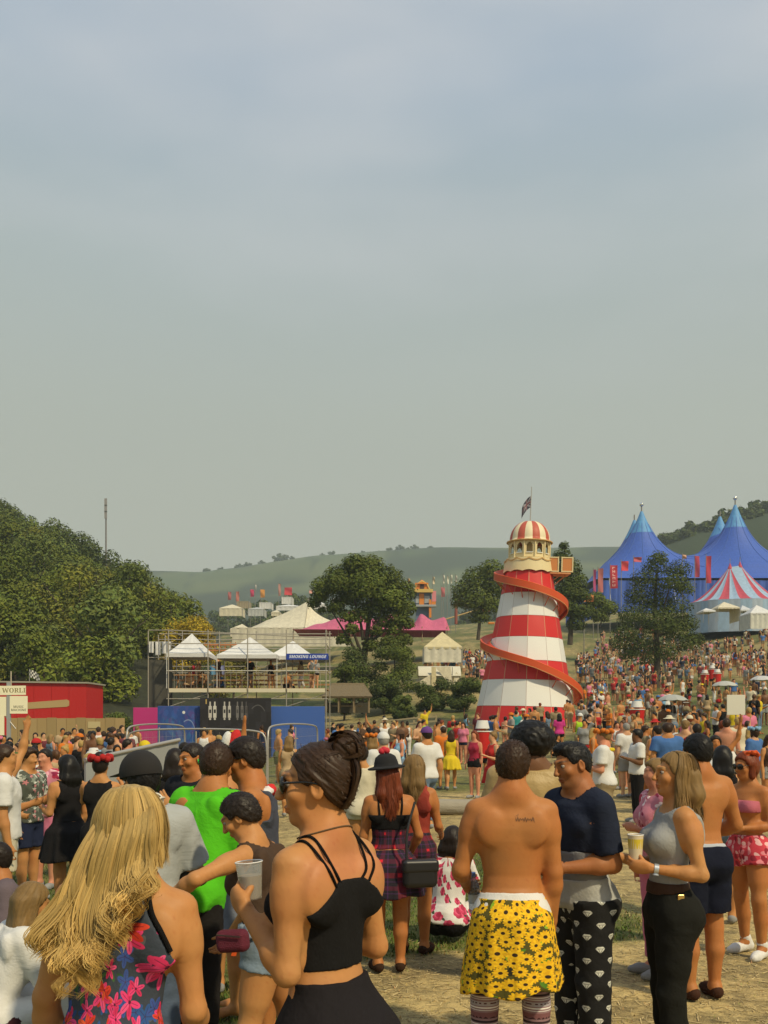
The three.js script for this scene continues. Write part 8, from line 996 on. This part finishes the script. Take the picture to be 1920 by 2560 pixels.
const MID = [
  // centre
  [1066, 17.6, 'm', 'walk', A + .5, 'tan', 'short', 'dark', 'tee', 'white', 'trousers', 'denim', 'cap', 'purple', 'man in oversized white tee and purple cap walking away past the plaid dress', 1],
  [1128, 28, 'f', 'walk', A - .1, 'tan', 'long', 'brown', 'dress', 'yellow', '', '', '', '', 'woman in bright yellow dress walking away over the grass'],
  [1108, 28.6, 'm', 'hold', A + .3, 'tan', 'short', 'brown', 'tee', 'orange', 'shorts', 'grey', '', '', 'man in orange top close beside the yellow dress'],
  [1232, 21.5, 'f', 'hold', -1.2, 'fair', 'bun', 'dirty', 'dress', 'red', '', '', '', '', 'woman in red dress with pale bare arms left of the dark curly wig'],
  [1186, 25, 'f', 'stand', -.6, 'pink', 'long', 'red', 'vest', 'crimson', 'mini', 'black', '', '', 'red haired woman in crimson top beside the red dress'],
  [1206, 30, 'm', 'stand', A, 'tan', '', '', '', '', 'shorts', 'black', 'box', 'white', 'person in a red can costume with white box hat behind the red dress', 1.02, { can: 1 }],
  [1000, 25, 'f', 'hold', -1.3, 'pink', 'bob', 'brown', 'vest', 'sky blue', 'mini', 'denim', 'cap', 'brown', 'woman in sky blue vest and denim shorts facing left on the grass'],
  [928, 19, 'f', 'folded', A + .4, 'tan', 'long', 'dirty', 'vest', 'khaki', 'mini', 'tan', 'flowers', 'orange', 'woman with orange flower crown right behind the bun'],
  [940, 20, 'm', 'hold', A - .6, 'tan', 'short', 'brown', 'tee', 'orange', 'shorts', 'grey', '', '', 'person in orange tee right of the orange flower crown'],
  [1062, 34, 'f', 'stand', A, 'tan', 'bob', 'brown', 'vest', 'tan', 'mini', 'denim', 'cap', 'lime', 'person with lime yellow cap above the purple cap'],
  [958, 15.5, 'm', 'stand', A + .2, 'fair', 'short', 'grey', 'tee', 'white', 'shorts', 'navy', 'cap', 'white', 'man with white cap just behind the bowler hat', .96],
  [905, 12, 'f', 'stand', A, 'tan', 'short', 'dark', 'shirt', 'cream', 'mini', 'cream', '', '', 'woman in cream shirt between the bun and the bowler hat', .95],
  [880, 44, 'f', 'stand', A - .5, 'fair', 'short', 'brown', 'tee', 'white', 'mini', 'denim', '', '', 'person in white top by the left end of the rail fence'],
  [846, 40, 'm', 'stand', .5, 'tan', 'short', 'brown', 'tee', 'blue', 'shorts', 'grey', '', '', 'person in blue tee just right of the blue hoarding'],
  [905, 46, 'f', 'hold', 1, 'tan', 'long', 'dirty', 'bikini', 'tan', 'mini', 'khaki', '', '', 'woman in tan bikini top by the rail fence'],
  [936, 48, 'm', 'cheer', A, 'bronze', 'short', 'brown', '', '', 'shorts', 'orange', '', '', 'shirtless man in orange shorts with one arm up by the fence'],
  [962, 52, 'm', 'hold', .4, 'fair', 'short', 'dark', 'tee', 'cream', 'shorts', 'khaki', 'straw', 'cream', 'man with straw hat and cream tee by the rail fence'],
  [985, 50, 'f', 'stand', A, 'fair', 'long', 'blonde', 'vest', 'white', 'mini', 'cream', '', '', 'blonde woman in white vest and cream shorts by the rail fence'],
  [1018, 46, 'f', 'hips', A, 'tan', 'bun', 'dark', 'vest', 'white', 'trousers', 'white', '', '', 'woman dressed all in white beyond the sky blue vest'],
  [1060, 44, 'm', 'walk', 1.4, 'bronze', 'short', 'dark', '', '', 'shorts', 'teal', '', '', 'shirtless man in teal shorts stooping past the rail fence'],
  [1098, 46, 'm', 'stand', A, 'bronze', 'short', 'dark', '', '', 'trousers', 'olive', '', '', 'shirtless man in olive trousers left of the tower foot'],
  [1132, 42, 'f', 'hold', A, 'tan', 'short', 'brown', 'tee', 'green', 'shorts', 'grey', '', '', 'person in green tee above the yellow dress'],
  [1158, 40, 'f', 'stand', -.5, 'pink', 'long', 'brown', 'tee', 'pink', 'mini', 'navy', '', '', 'woman in pink tee above the crimson top'],
  [1232, 44, 'm', 'stand', A, 'fair', 'short', 'brown', 'tee', 'blue', 'trousers', 'denim', '', '', 'man in blue tee standing at the red foot of the tower'],
  [1290, 48, 'm', 'hold', A, 'tan', 'short', 'dark', 'tee', 'teal', 'shorts', 'black', '', '', 'man in dark teal tee before the middle of the tower foot'],
  [1398, 40, 'f', 'stand', A, 'tan', 'long', 'black', 'tee', 'magenta', 'mini', 'black', '', '', 'woman in magenta tee at the right foot of the tower'],
  [1450, 36, 'm', 'hold', A, 'tan', '', '', 'vest', 'lime', 'shorts', 'khaki', 'cap', 'white', 'man in lime vest and white cap by the end of the slide'],
  // right
  [1508, 15.6, 'm', 'hold', -1.9, 'pink', 'crop', 'dirty', 'tee', 'white', 'shorts', 'khaki', 'flowers', 'orange', 'heavy man in white tee with orange flower crown and yellow garland', 1, { lei: 'yellow', w: 1.12 }],
  [1592, 18.6, 'm', 'hold', -1.5, 'brown', 'short', 'black', 'tee', 'white', 'trousers', 'black', '', '', 'dark haired man in white tee facing left, right of the flower crown', .97],
  [1640, 7.4, 'f', 'hold', -1.4, 'pink', 'long', 'dirty', 'shirt', 'pink', 'trousers', 'pink', '', '', 'woman in pink floral clothes behind the grey tank top', .95, { tm: pinkFloralMat, cell: .02 }],
  [1330, 7.1, 'm', 'stand', A, 'brown', 'afro', 'black', 'tee', 'cream', 'shorts', 'tan', '', '', 'person in gold sequined top and huge dark curly wig behind the shirtless back', 1.03, { tm: sequin, cell: .02, w: 1.16 }],
  [1806, 9.4, 'f', 'stand', A - .3, 'tan', 'long', 'black', 'vest', 'black', 'mini', 'denim', '', '', 'black haired woman in denim shorts right of the shirtless back', .98, { cell: .02 }],
  [1788, 15, 'f', 'cheer', -.1, 'bronze', 'long', 'dark', 'vest', 'white', 'mini', 'denim', '', '', 'woman in white print vest facing us with an arm up', 1, { cell: .02 }],
  [1668, 20, 'm', 'stand', A, 'tan', 'short', 'brown', 'tee', 'blue', 'shorts', 'navy', '', '', 'broad man in bright blue tee above the grey tank top', 1.02, { w: 1.15 }],
  [1640, 23, 'f', 'stand', A, 'fair', 'long', 'brown', 'dress', 'yellow', '', '', '', '', 'woman in yellow dress beside the bright blue tee'],
  [1742, 20, 'm', 'hold', A, 'tan', 'short', 'dark', 'tee', 'red', 'shorts', 'black', '', '', 'man in plain red tee above the shirtless back at the right'],
  [1565, 24, 'm', 'stand', A + .4, 'fair', 'crop', 'grey', 'tee', 'white', 'shorts', 'grey', '', '', 'man in white tee seen from behind, left of the red can costume'],
  [1612, 27, 'f', 'stand', .6, 'fair', 'bob', 'dirty', 'tee', 'grey', 'mini', 'black', '', '', 'person in light grey tee below the red can costume'],
  [1885, 21, 'f', 'hold', A + .5, 'fair', 'bob', 'brown', 'shirt', 'blue', 'trousers', 'tan', 'flowers', 'sky blue', 'woman in blue floral shirt and blue flower crown at the right edge'],
  [1592, 40, 'm', 'stand', A, 'tan', '', '', '', '', 'shorts', 'black', 'box', 'white', 'person in red can costume, white box hat, below the broad tree', 1.05, { can: 1 }],
  [1762, 76, 'm', 'stand', A, 'tan', '', '', '', '', 'shorts', 'black', 'box', 'white', 'left one of three distant red can costumes on the green slope', 1.05, { can: 1 }],
  [1793, 75, 'm', 'stand', A, 'tan', '', '', '', '', 'shorts', 'black', 'box', 'white', 'right one of three distant red can costumes on the green slope', 1.05, { can: 1 }],
  [1780, 83, 'm', 'stand', A, 'tan', '', '', '', '', 'shorts', 'black', 'box', 'white', 'rear one of three distant red can costumes on the green slope', 1.05, { can: 1 }],
  // left
  [168, 10.6, 'f', 'hold', A + .9, 'tan', 'long', 'black', 'dress', 'black', '', '', '', '', 'woman with long black hair in black dress, left of the blonde woman', 1, { cell: .019, w: 1.08 }],
  [72, 11.8, 'm', 'hold', 1.2, 'tan', 'mop', 'brown', 'tee', 'grey', 'shorts', 'navy', '', '', 'brown haired man in grey hawaiian shirt and navy shorts at the left', 1, { tm: hawaiiMat, cell: .019 }],
  [112, 12.8, 'm', 'stand', -.3, 'pink', 'crop', 'dark', 'tee', 'pink', 'shorts', 'pink', '', '', 'man in pink flowered shirt between the hawaiian shirt and the black dress', 1, { tm: pinkFloralMat, cell: .019 }],
  [8, 11, 'm', 'cheer', 1.4, 'tan', 'short', 'dirty', '', '', 'shorts', 'white', 'cap', 'green', 'shirtless man with bright green cap at the left edge', 1, { cell: .02 }],
  [252, 10, 'f', 'photo', A, 'tan', 'bun', 'dark', 'vest', 'black', 'mini', 'black', 'flowers', 'red', 'woman with red flowers in her hair and an arm raised to it', .98, { cell: .02 }],
  [438, 9.5, 'f', 'hold', A, 'tan', 'long', 'dark', 'vest', 'black', 'trousers', 'black', '', '', 'dark haired person just behind the green tee', .98, { cell: .02 }],
  [462, 17, 'm', 'stand', .8, 'bronze', 'short', 'dark', 'tee', 'black', 'shorts', 'grey', '', '', 'man in black tee by the mesh fence, above the navy tee'],
  [545, 15, 'm', 'cheer', 0, 'bronze', 'crop', 'dark', 'vest', 'black', 'shorts', 'yellow', '', '', 'man in black vest raising an arm by the mesh fence'],
  [362, 17.5, 'm', 'stand', .3, 'tan', 'crop', 'dark', 'tee', 'black', 'shorts', 'khaki', 'cap', 'yellow', 'man with yellow cap before the mesh fence'],
  [320, 21, 'm', 'stand', 2, 'pink', 'short', 'dark', 'tee', 'red', 'shorts', 'grey', '', '', 'man in red tee behind the steel barrier'],
  [722, 21, 'f', 'stand', A, 'tan', 'long', 'dirty', 'vest', 'tan', 'mini', 'khaki', '', '', 'fair woman in tan vest beside the right mesh fence'],
  [580, 6.95, 'f', 'stand', A, 'tan', 'bob', 'dark', 'vest', 'black', 'mini', 'denim', '', '', 'person under the stuffed parrot hat, behind the green glasses', .95, { cell: .02 }],
  [1683, 40.2, 'f', 'hold', A, 'tan', 'long', 'brown', 'vest', 'grey', 'mini', 'denim', '', '', 'woman holding the silver grey umbrella below the broad tree'],
  [12, 9.0, 'm', 'hold', 1.9, 'tan', 'short', 'brown', 'tee', 'white', 'shorts', 'cream', '', '', 'man in white tee and cream shorts cut by the left edge', .97, { cell: .02 }],
];
for (const [px, d, sex, pose, turn, skin, hair, hc, top, tc, bot, bc, hat, hatc, label, s, ex] of MID) crowdPerson({ px, d, sex, pose, turn, skin, hair, hc, top, tc, bot, bc, hat, hatc, label, s, ...(ex || {}) });
console.log('mid', Date.now() - T_);
// two people sitting at the lower left
{ const t = person('man in mauve tee and sunglasses sitting on the grass at the left edge', { h: 1.74, sex: 'm', pos: spot(26, 7.2), turn: -1.0, hip: .095, lean: 10, ground: false, skin: 'bronze', cell: .0125, legs: sitLegs, head: [-20, 4, 0], hair: { style: 'short', color: 'dark', thick: .014 }, arms: { l: { ua: [.3, -1, .1], fa: [0, -.8, .6] }, r: { ua: [.3, -1, .2], fa: [0, -.5, 1] } }, wear: [['mauve_tee', 'top', { hem: .49, sleeve: .8, ease: .02 }, cloth([.13, .10, .115])], ['trousers', 'bottom', { waist: .57, leg: 1.9 }, black], ['white_trainers', 'shoes', {}, white]] }); sunglasses(t.F, t);
  const u = person('person in white hooded top sitting in front of the man in the mauve tee', { h: 1.66, sex: 'f', pos: spot(-22, 5.7), turn: 2.2, hip: .095, lean: 22, ground: false, skin: 'tan', cell: .015, legs: sitLegs, head: [0, 20, 0], hair: { style: 'long', color: 'dirty' }, arms: { l: { ua: [.2, -1, .4], fa: [0, -.3, 1] }, r: { ua: [.2, -1, .4], fa: [0, -.3, 1] } }, wear: [['white_top', 'top', { hem: .49, sleeve: 1.8, ease: .03 }, white], ['maroon_trousers', 'bottom', { waist: .57, leg: 1.9 }, cloth([.06, .02, .025])], ['white_trainers', 'shoes', {}, white]] }); }
// the rest, area by area; no two alike within an area
seed(2024);
const usedLabel = new Set();
function scatter(n, pxr, dr, place, group, o = {}) {
  const spots = []; let guard = 0;
  while (spots.length < n && guard++ < n * 60) {
    const d = Math.sqrt(mix(dr[0] * dr[0], dr[1] * dr[1], rnd())), px = rr(...pxr), x = X(px, d); if (px > 735 && px < 905 && d < 34) continue; if (px > 1180 && px < 1445 && d > 61 && d < 72) continue; if (d < 30 && px > 1215 && px < 1480) continue;
    if (Math.abs(px - 1640) < 12 && Math.abs(d - 92) < 2) continue; if (spots.some(s => Math.hypot(s[0] - x, s[1] - d) < (o.gap || .55))) continue; if (o.ok && !o.ok(px, d)) continue; spots.push([x, d, px]);
  }
  for (const [x, d, px] of spots) {
    for (let tries = 0; tries < 40; tries++) {
      const sex = rnd() < .5 ? 'm' : 'f', sitting = rnd() < (o.sit || .05), pose = sitting ? 'sit' : pick(['stand', 'hold', 'folded', 'walk', 'hips', 'stand', 'hold', 'cheer']), bare = sex === 'm' && rnd() < .34, top = bare ? '' : sex === 'm' ? pick(['tee', 'tee', 'vest']) : pick(['vest', 'tee', 'bikini', 'dress', 'vest']), tc = pick(o.colors || ['white', 'black', 'grey', 'red', 'denim', 'navy', 'khaki', 'pink', 'white', 'black', 'sky blue', 'yellow', 'brown', 'tan', 'cream', 'tan', 'brown', 'khaki', 'maroon', 'tan', 'grey', 'olive', 'black', 'navy', 'orange', 'blue']), bot = sex === 'm' ? pick(['shorts', 'shorts', 'trousers']) : pick(['mini', 'shorts', 'mini', 'trousers']), bc = pick(['denim', 'black', 'khaki', 'navy', 'white', 'grey', 'brown', 'red', 'tan', 'olive']), hair = sex === 'm' ? pick(['short', 'crop', 'short', 'mop']) : pick(['long', 'bun', 'bob', 'long']), hc = pick(['dark', 'brown', 'black', 'chestnut', 'dirty', 'blonde', 'brown', 'dark', 'red']), hat = rnd() < .2 ? pick(['cap', 'straw', 'bucket', 'flowers', 'cap']) : '', hatc = pick(['white', 'red', 'cream', 'black', 'pink', 'yellow', 'blue', 'orange', 'tan']);
      const hw = { short: 'short', crop: 'cropped', mop: 'tousled', long: 'long', bun: 'tied up', bob: 'bobbed' }[hair], hcw = { dark: 'dark', dirty: 'fair', chestnut: 'chestnut', brown: 'brown', black: 'black', blonde: 'blonde', red: 'red' }[hc];
      const kind = { tee: 'tee', vest: 'vest', bikini: 'bikini top', dress: 'dress' }[top]; const label = `${sitting ? 'seated ' : ''}person${bare ? ' bare chested' : ` in ${tc} ${kind}`}${top === 'dress' ? '' : ` and ${bc} ${bot === 'trousers' ? 'trousers' : 'shorts'}`}, ${hat ? `${hatc} ${hat === 'flowers' ? 'flower crown' : hat === 'straw' ? 'brimmed hat' : hat === 'bucket' ? 'bucket hat' : 'cap'}` : `${hw} ${hcw} hair`}, ${place}`;
      if (usedLabel.has(label) || label.split(/\s+/).length > 16) continue; usedLabel.add(label);
      crowdPerson({ x, y: o.y, d, sex, pose, turn: rnd() * 6.28, skin: pick(['tan', 'tan', 'bronze', 'fair', 'pink', 'tan', 'brown']), hair: hat === 'bucket' && sex === 'm' ? '' : hair, hc, top, tc, bot, bc, hat, hatc, label, group, s: rr(.93, 1.04) }); break;
    }
  }
}
scatter(34, [-10, 330], [15, 33], 'by the tan hoarding', 'people before the tan hoarding', { sit: .25, colors: ['white', 'white', 'grey', 'white', 'pink', 'black', 'navy', 'orange', 'tan', 'cream', 'sky blue'] });
scatter(13, [330, 820], [27, 44], 'before the scaffold', 'people before the scaffold');
scatter(26, [830, 1190], [31, 60], 'before the rail fence', 'people on the middle lawn', { sit: .12 });
scatter(20, [1190, 1450], [38, 60], 'by the tower foot', 'people round the tower foot');
scatter(50, [1425, 1925], [19, 42], 'low on the slope', 'people low on the right slope');
scatter(74, [1430, 1925], [42, 76], 'halfway up the slope', 'people halfway up the right slope', { sit: .15 });
{ const dk = elev(X(618, 52), -52) + (Y(1726, 52) - elev(X(618, 52), -52)) + .12; scatter(11, [430, 805], [52.9, 55.2], 'on the deck', 'people on the scaffold deck', { y: dk, sit: .6 }); }
console.log('crowd', made, Date.now() - T_);
{ // beyond those: the far crowd as one mass, low figures in many colours
  seed(99); const g = new THREE.Group(); g.name = 'crowd'; g.userData = { kind: 'stuff', label: 'far festival crowd filling the hillside and the fairground', category: 'crowd' }; scene.add(g);
  const spots = []; const add = (n, pxr, dr) => { for (let i = 0; i < n; i++) { const d = Math.sqrt(mix(dr[0] ** 2, dr[1] ** 2, rnd())), px = rr(...pxr), x = X(px, d); if (fbm(x * .14, 3, d * .10, 2) < -.03) continue; spots.push([x, d]); } };
  add(330, [1440, 1930], [76, 108]); add(330, [1440, 1930], [105, 135]); add(150, [1160, 1270], [95, 135]); add(60, [1240, 1330], [110, 150]); add(60, [1060, 1180], [102, 118]); add(70, [1480, 1700], [132, 160]); add(60, [-10, 330], [33, 38]);
  const kk = [kitOf('m', 'stand', .045), kitOf('f', 'hold', .045)], M = new THREE.Matrix4(), q = new THREE.Quaternion(), up = new THREE.Vector3(0, 1, 0), v = new THREE.Vector3(), sc = new THREE.Vector3();
  const cols = ['white', 'black', 'grey', 'tan', 'brown', 'khaki', 'navy', 'denim', 'cream', 'white', 'black', 'tan', 'maroon', 'red', 'olive', 'brown', 'blue', 'pink', 'grey', 'tan'].map(n => CC[n]), sk = ['tan', 'bronze', 'fair', 'pink'].map(k => SKINS[k]), hs = ['dark', 'brown', 'black', 'dirty'].map(k => HAIRS[k]);
  kk.forEach((k, w) => { const mine = spots.filter((_, i) => i % 2 === w); for (const [nm, gn, pal] of [['body', 'body', sk], ['top', w ? 'vest' : 'tee', cols], ['bottom', w ? 'mini' : 'shorts', cols], ['hair', w ? 'long' : 'short', hs]]) { const gg = k.get(gn); const im = shadowed(new THREE.InstancedMesh(gg, new THREE.MeshStandardMaterial({ color: 0xffffff, roughness: .85 }), mine.length)); im.name = nm; seed(7 + w); mine.forEach(([x, d], i) => { q.setFromAxisAngle(up, rnd() * 6.28); M.compose(v.set(x, elev(x, -d) - k.minY, -d), q, sc.setScalar(rr(.93, 1.06))); im.setMatrixAt(i, M); const r1 = rnd(), r2 = rnd(), r3 = rnd(), r4 = rnd(); const c = nm === 'body' ? pal[Math.floor(r1 * 4)] : nm === 'hair' ? pal[Math.floor(r2 * 4)] : pal[Math.floor((nm === 'top' ? r3 : r4) * pal.length)]; im.setColorAt(i, C(...c)); }); g.add(im); } });
}
{ // things carried in the crowd
  const w = thing('white_board', 'square white board standing in the crowd on the right slope', 'board', at(1840, 1810, 34)); part('panel', rbox(.62, .68, .03, .008, 0, .65, 0), mat([.66, .64, .55], .6), w); part('stake', box(.04, 1.9, .03, 0, -.4, -.02), mat([.3, .2, .1], .8), w);
  const umb = (l, px, py, d, r, c) => { const t = thing('umbrella', l, 'umbrella', at(px, py, d)); for (let i = 0; i < 8; i++) { const a0 = i / 8 * 6.2832, a1 = (i + 1) / 8 * 6.2832; part('canopy_panel', sheet(4, 6, (u, v) => { const a = mix(a0, a1, u), rr_ = r * Math.sin(v * 1.25) / Math.sin(1.25); return [Math.cos(a) * rr_, .42 * r * Math.cos(v * 1.45) - .03 * Math.sin(u * Math.PI) * v, Math.sin(a) * rr_]; }, .004), mat(c, .7, { side: THREE.DoubleSide }), t); } part('shaft', bar([0, -1.4, 0], [0, .45 * r, 0], .012, 6), steel, t); };
  umb('silver grey umbrella above the crowd right of the broad tree trunk', 1682, 1752, 40, .60, [.36, .37, .35]); umb('grey umbrella low on the right slope below the can costumes', 1812, 1716, 62, .8, [.42, .43, .40]); umb('pale grey umbrella at the right edge of the slope', 1905, 1702, 66, .8, [.5, .5, .5]);
}
console.log('all people', Date.now() - T_);
// ============ grass and straw underfoot ============
{
  seed(515);
  const blade = new THREE.BufferGeometry(); blade.setAttribute('position', new THREE.Float32BufferAttribute([-.0028, 0, 0, .0028, 0, 0, .002, .5, .10, -.0028, 0, 0, .002, .5, .10, -.002, .5, .10, -.002, .5, .10, .002, .5, .10, 0, 1, .32], 3)); blade.computeVertexNormals();
  const list = []; for (let i = 0; i < 260000 && list.length < 90000; i++) { const d = mix(4.2, 26, Math.pow(rnd(), 1.7)), px = rr(-60, 1980), x = X(px, d); const t = trodden(x, -d); if (rnd() < t * .96) continue; list.push([x, d, t]); }
  const im = new THREE.InstancedMesh(blade, new THREE.MeshStandardMaterial({ color: 0xffffff, roughness: .85, side: THREE.DoubleSide }), list.length); im.name = 'grass'; im.castShadow = im.receiveShadow = true; tag(im, 'short dry grass growing over the field', 'grass', null, 'stuff');
  const M = new THREE.Matrix4(), e = new THREE.Euler(), q = new THREE.Quaternion(), v = new THREE.Vector3(), s = new THREE.Vector3(); list.forEach(([x, d, t], i) => { const h = rr(.02, .05) * (t > .4 ? .6 : 1), w = rr(.9, 1.7) * (1 + d * .06); e.set(rr(-.5, .5), rnd() * 6.28, rr(-.5, .5)); M.compose(v.set(x, elev(x, -d) - .006, -d), q.setFromEuler(e), s.set(w, h, h)); im.setMatrixAt(i, M); const dry = sst(.1, .7, t + rr(-.3, .4)); im.setColorAt(i, C(mix(.10, .42, dry) * rr(.7, 1.25), mix(.15, .33, dry) * rr(.75, 1.2), mix(.022, .12, dry) * rr(.7, 1.2))); }); scene.add(im);
  const straw = new THREE.BoxGeometry(.0035, .002, 1); const sl = []; for (let i = 0; i < 90000 && sl.length < 15000; i++) { const d = mix(4.2, 22, Math.pow(rnd(), 1.8)), px = rr(-60, 1980), x = X(px, d), t = trodden(x, -d); if (rnd() > t * .9 + .05) continue; sl.push([x, d]); }
  const im2 = new THREE.InstancedMesh(straw, new THREE.MeshStandardMaterial({ color: 0xffffff, roughness: .9 }), sl.length); im2.name = 'straw'; im2.castShadow = im2.receiveShadow = true; tag(im2, 'loose dry straw trodden into the path', 'straw', null, 'stuff'); sl.forEach(([x, d], i) => { const L = rr(.02, .10); e.set(rr(-.15, .15), rnd() * 6.28, 0); M.compose(v.set(x, elev(x, -d) + .004 + rr(0, .006), -d), q.setFromEuler(e), s.set(rr(.8, 2), 1, L)); im2.setMatrixAt(i, M); const k = rr(.55, 1.25); im2.setColorAt(i, C(.55 * k, .43 * k, .21 * k)); }); scene.add(im2);
}
renderer.render(scene, camera);
